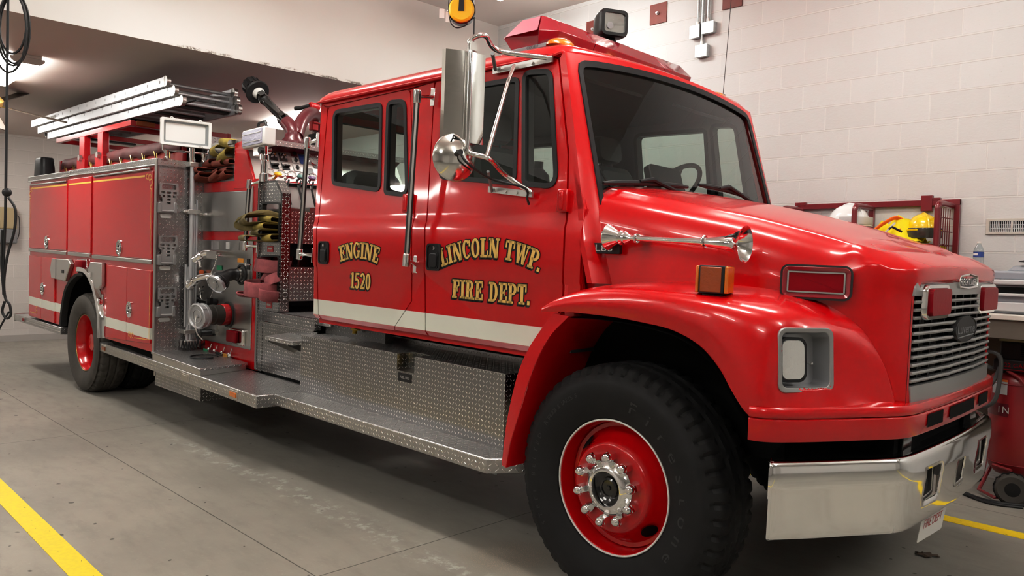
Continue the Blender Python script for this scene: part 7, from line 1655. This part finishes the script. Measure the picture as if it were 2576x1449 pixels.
b = MB(); b.tube([(.70, 2.25, .20), (.66, 2.10, .03), (.78, 1.97, .03), (.87, 2.0, .05)], .012, 8); b.tube([(.74, 2.08, .22), (.86, 2.02, .215)], .010, 8); b.cyl((cx_+.03, cy_-.24, .10), (cx_+.03, cy_+.24, .10), .012); b.tube([(.98, 2.05, .1), (1.0, 2.1, .5), (1.0, 2.14, .9)], .012, 8); b.build('wheel_frame', 'tankred', ac, off=ab)
cb = (.60, 2.1, 0); b = MB(); b.tube(cr([(.95, 2.0, .010), (.80, 1.93, .010), (.66, 1.97, .010), (.55, 2.1, .010), (.50, 2.3, .010), (.6, 2.5, .01)], 8), .010, 8); b.tube(cr([(.95, 1.94, .010), (.78, 1.88, .010), (.6, 1.98, .010), (.5, 2.12, .010)], 8), .009, 8)
one(b, 'floor_hose', 'cord', 'black air hose curving on the floor beside the compressor', 'hose', cb)
# dry leaf on the floor
lb_ = (.79, .565, 0); b = MB(); pts = []
for k in range(22):
    a = 2*PI*k/22; r = (.034+.030*abs(math.cos(2.5*a)))*(1+.25*math.cos(a)); pts.append((r*math.cos(a), r*.62*math.sin(a)))
c_ = b.v((.79, .565, .010)); vs_ = [b.v((.79+p*.9-q*.3, .565+q+p*.4, .003+.010*abs(math.sin(k*1.3)))) for k, (p, q) in enumerate(pts)]
for k in range(22): b.f([c_, vs_[k-1], vs_[k]])
one(b, 'dry_leaf', 'leaf', 'brown dry leaf lying on the floor in front of the bumper', 'leaf', lb_, solid=.001)

# ------------------------------------------------------------------ camera, world, colour
cam = bpy.data.cameras.new('camera'); co = bpy.data.objects.new('camera', cam); COL.objects.link(co)
cam.sensor_width = 36.0; cam.sensor_fit = 'HORIZONTAL'; cam.lens = 1940.557/2576*36.0; cam.clip_start = .05; cam.clip_end = 200
yaw, pitch, roll = rad(135.28951164), rad(-2.04159452), rad(-1.53699371)
fwd = V((math.cos(yaw)*math.cos(pitch), math.sin(yaw)*math.cos(pitch), math.sin(pitch)))
r0 = fwd.cross(V((0, 0, 1))).normalized(); d0 = fwd.cross(r0)
r1 = r0*math.cos(roll)+d0*math.sin(roll); d1 = d0*math.cos(roll)-r0*math.sin(roll)
mw = Matrix((r1, -d1, -fwd)).transposed().to_4x4(); mw.translation = V((2.09604, -3.84132, 1.50037)); co.matrix_world = mw
SC.camera = co
wd_ = bpy.data.worlds.new('World'); SC.world = wd_; wd_.use_nodes = True
wd_.node_tree.nodes['Background'].inputs[0].default_value = (1, .98, .95, 1); wd_.node_tree.nodes['Background'].inputs[1].default_value = .05
SC.view_settings.view_transform = 'Standard'; SC.view_settings.look = 'None'; SC.view_settings.exposure = 0.0; SC.view_settings.gamma = 1.0
SC.view_settings.use_curve_mapping = True
_cv = SC.view_settings.curve_mapping.curves[3]
_cv.points.new(.22, .175); _cv.points.new(.72, .755); SC.view_settings.curve_mapping.update()
cy_s = SC.cycles; cy_s.max_bounces = 10; cy_s.diffuse_bounces = 5; cy_s.glossy_bounces = 5; cy_s.transparent_max_bounces = 12; cy_s.transmission_bounces = 4
cy_s.use_denoising = True; cy_s.sample_clamp_indirect = 6.0; cy_s.caustics_reflective = False; cy_s.caustics_refractive = False

def depth(o):
    d = 0
    while o.parent is not None: o = o.parent; d += 1
    return d
for o in list(SC.objects):
    while depth(o) > 2: o.parent = o.parent.parent
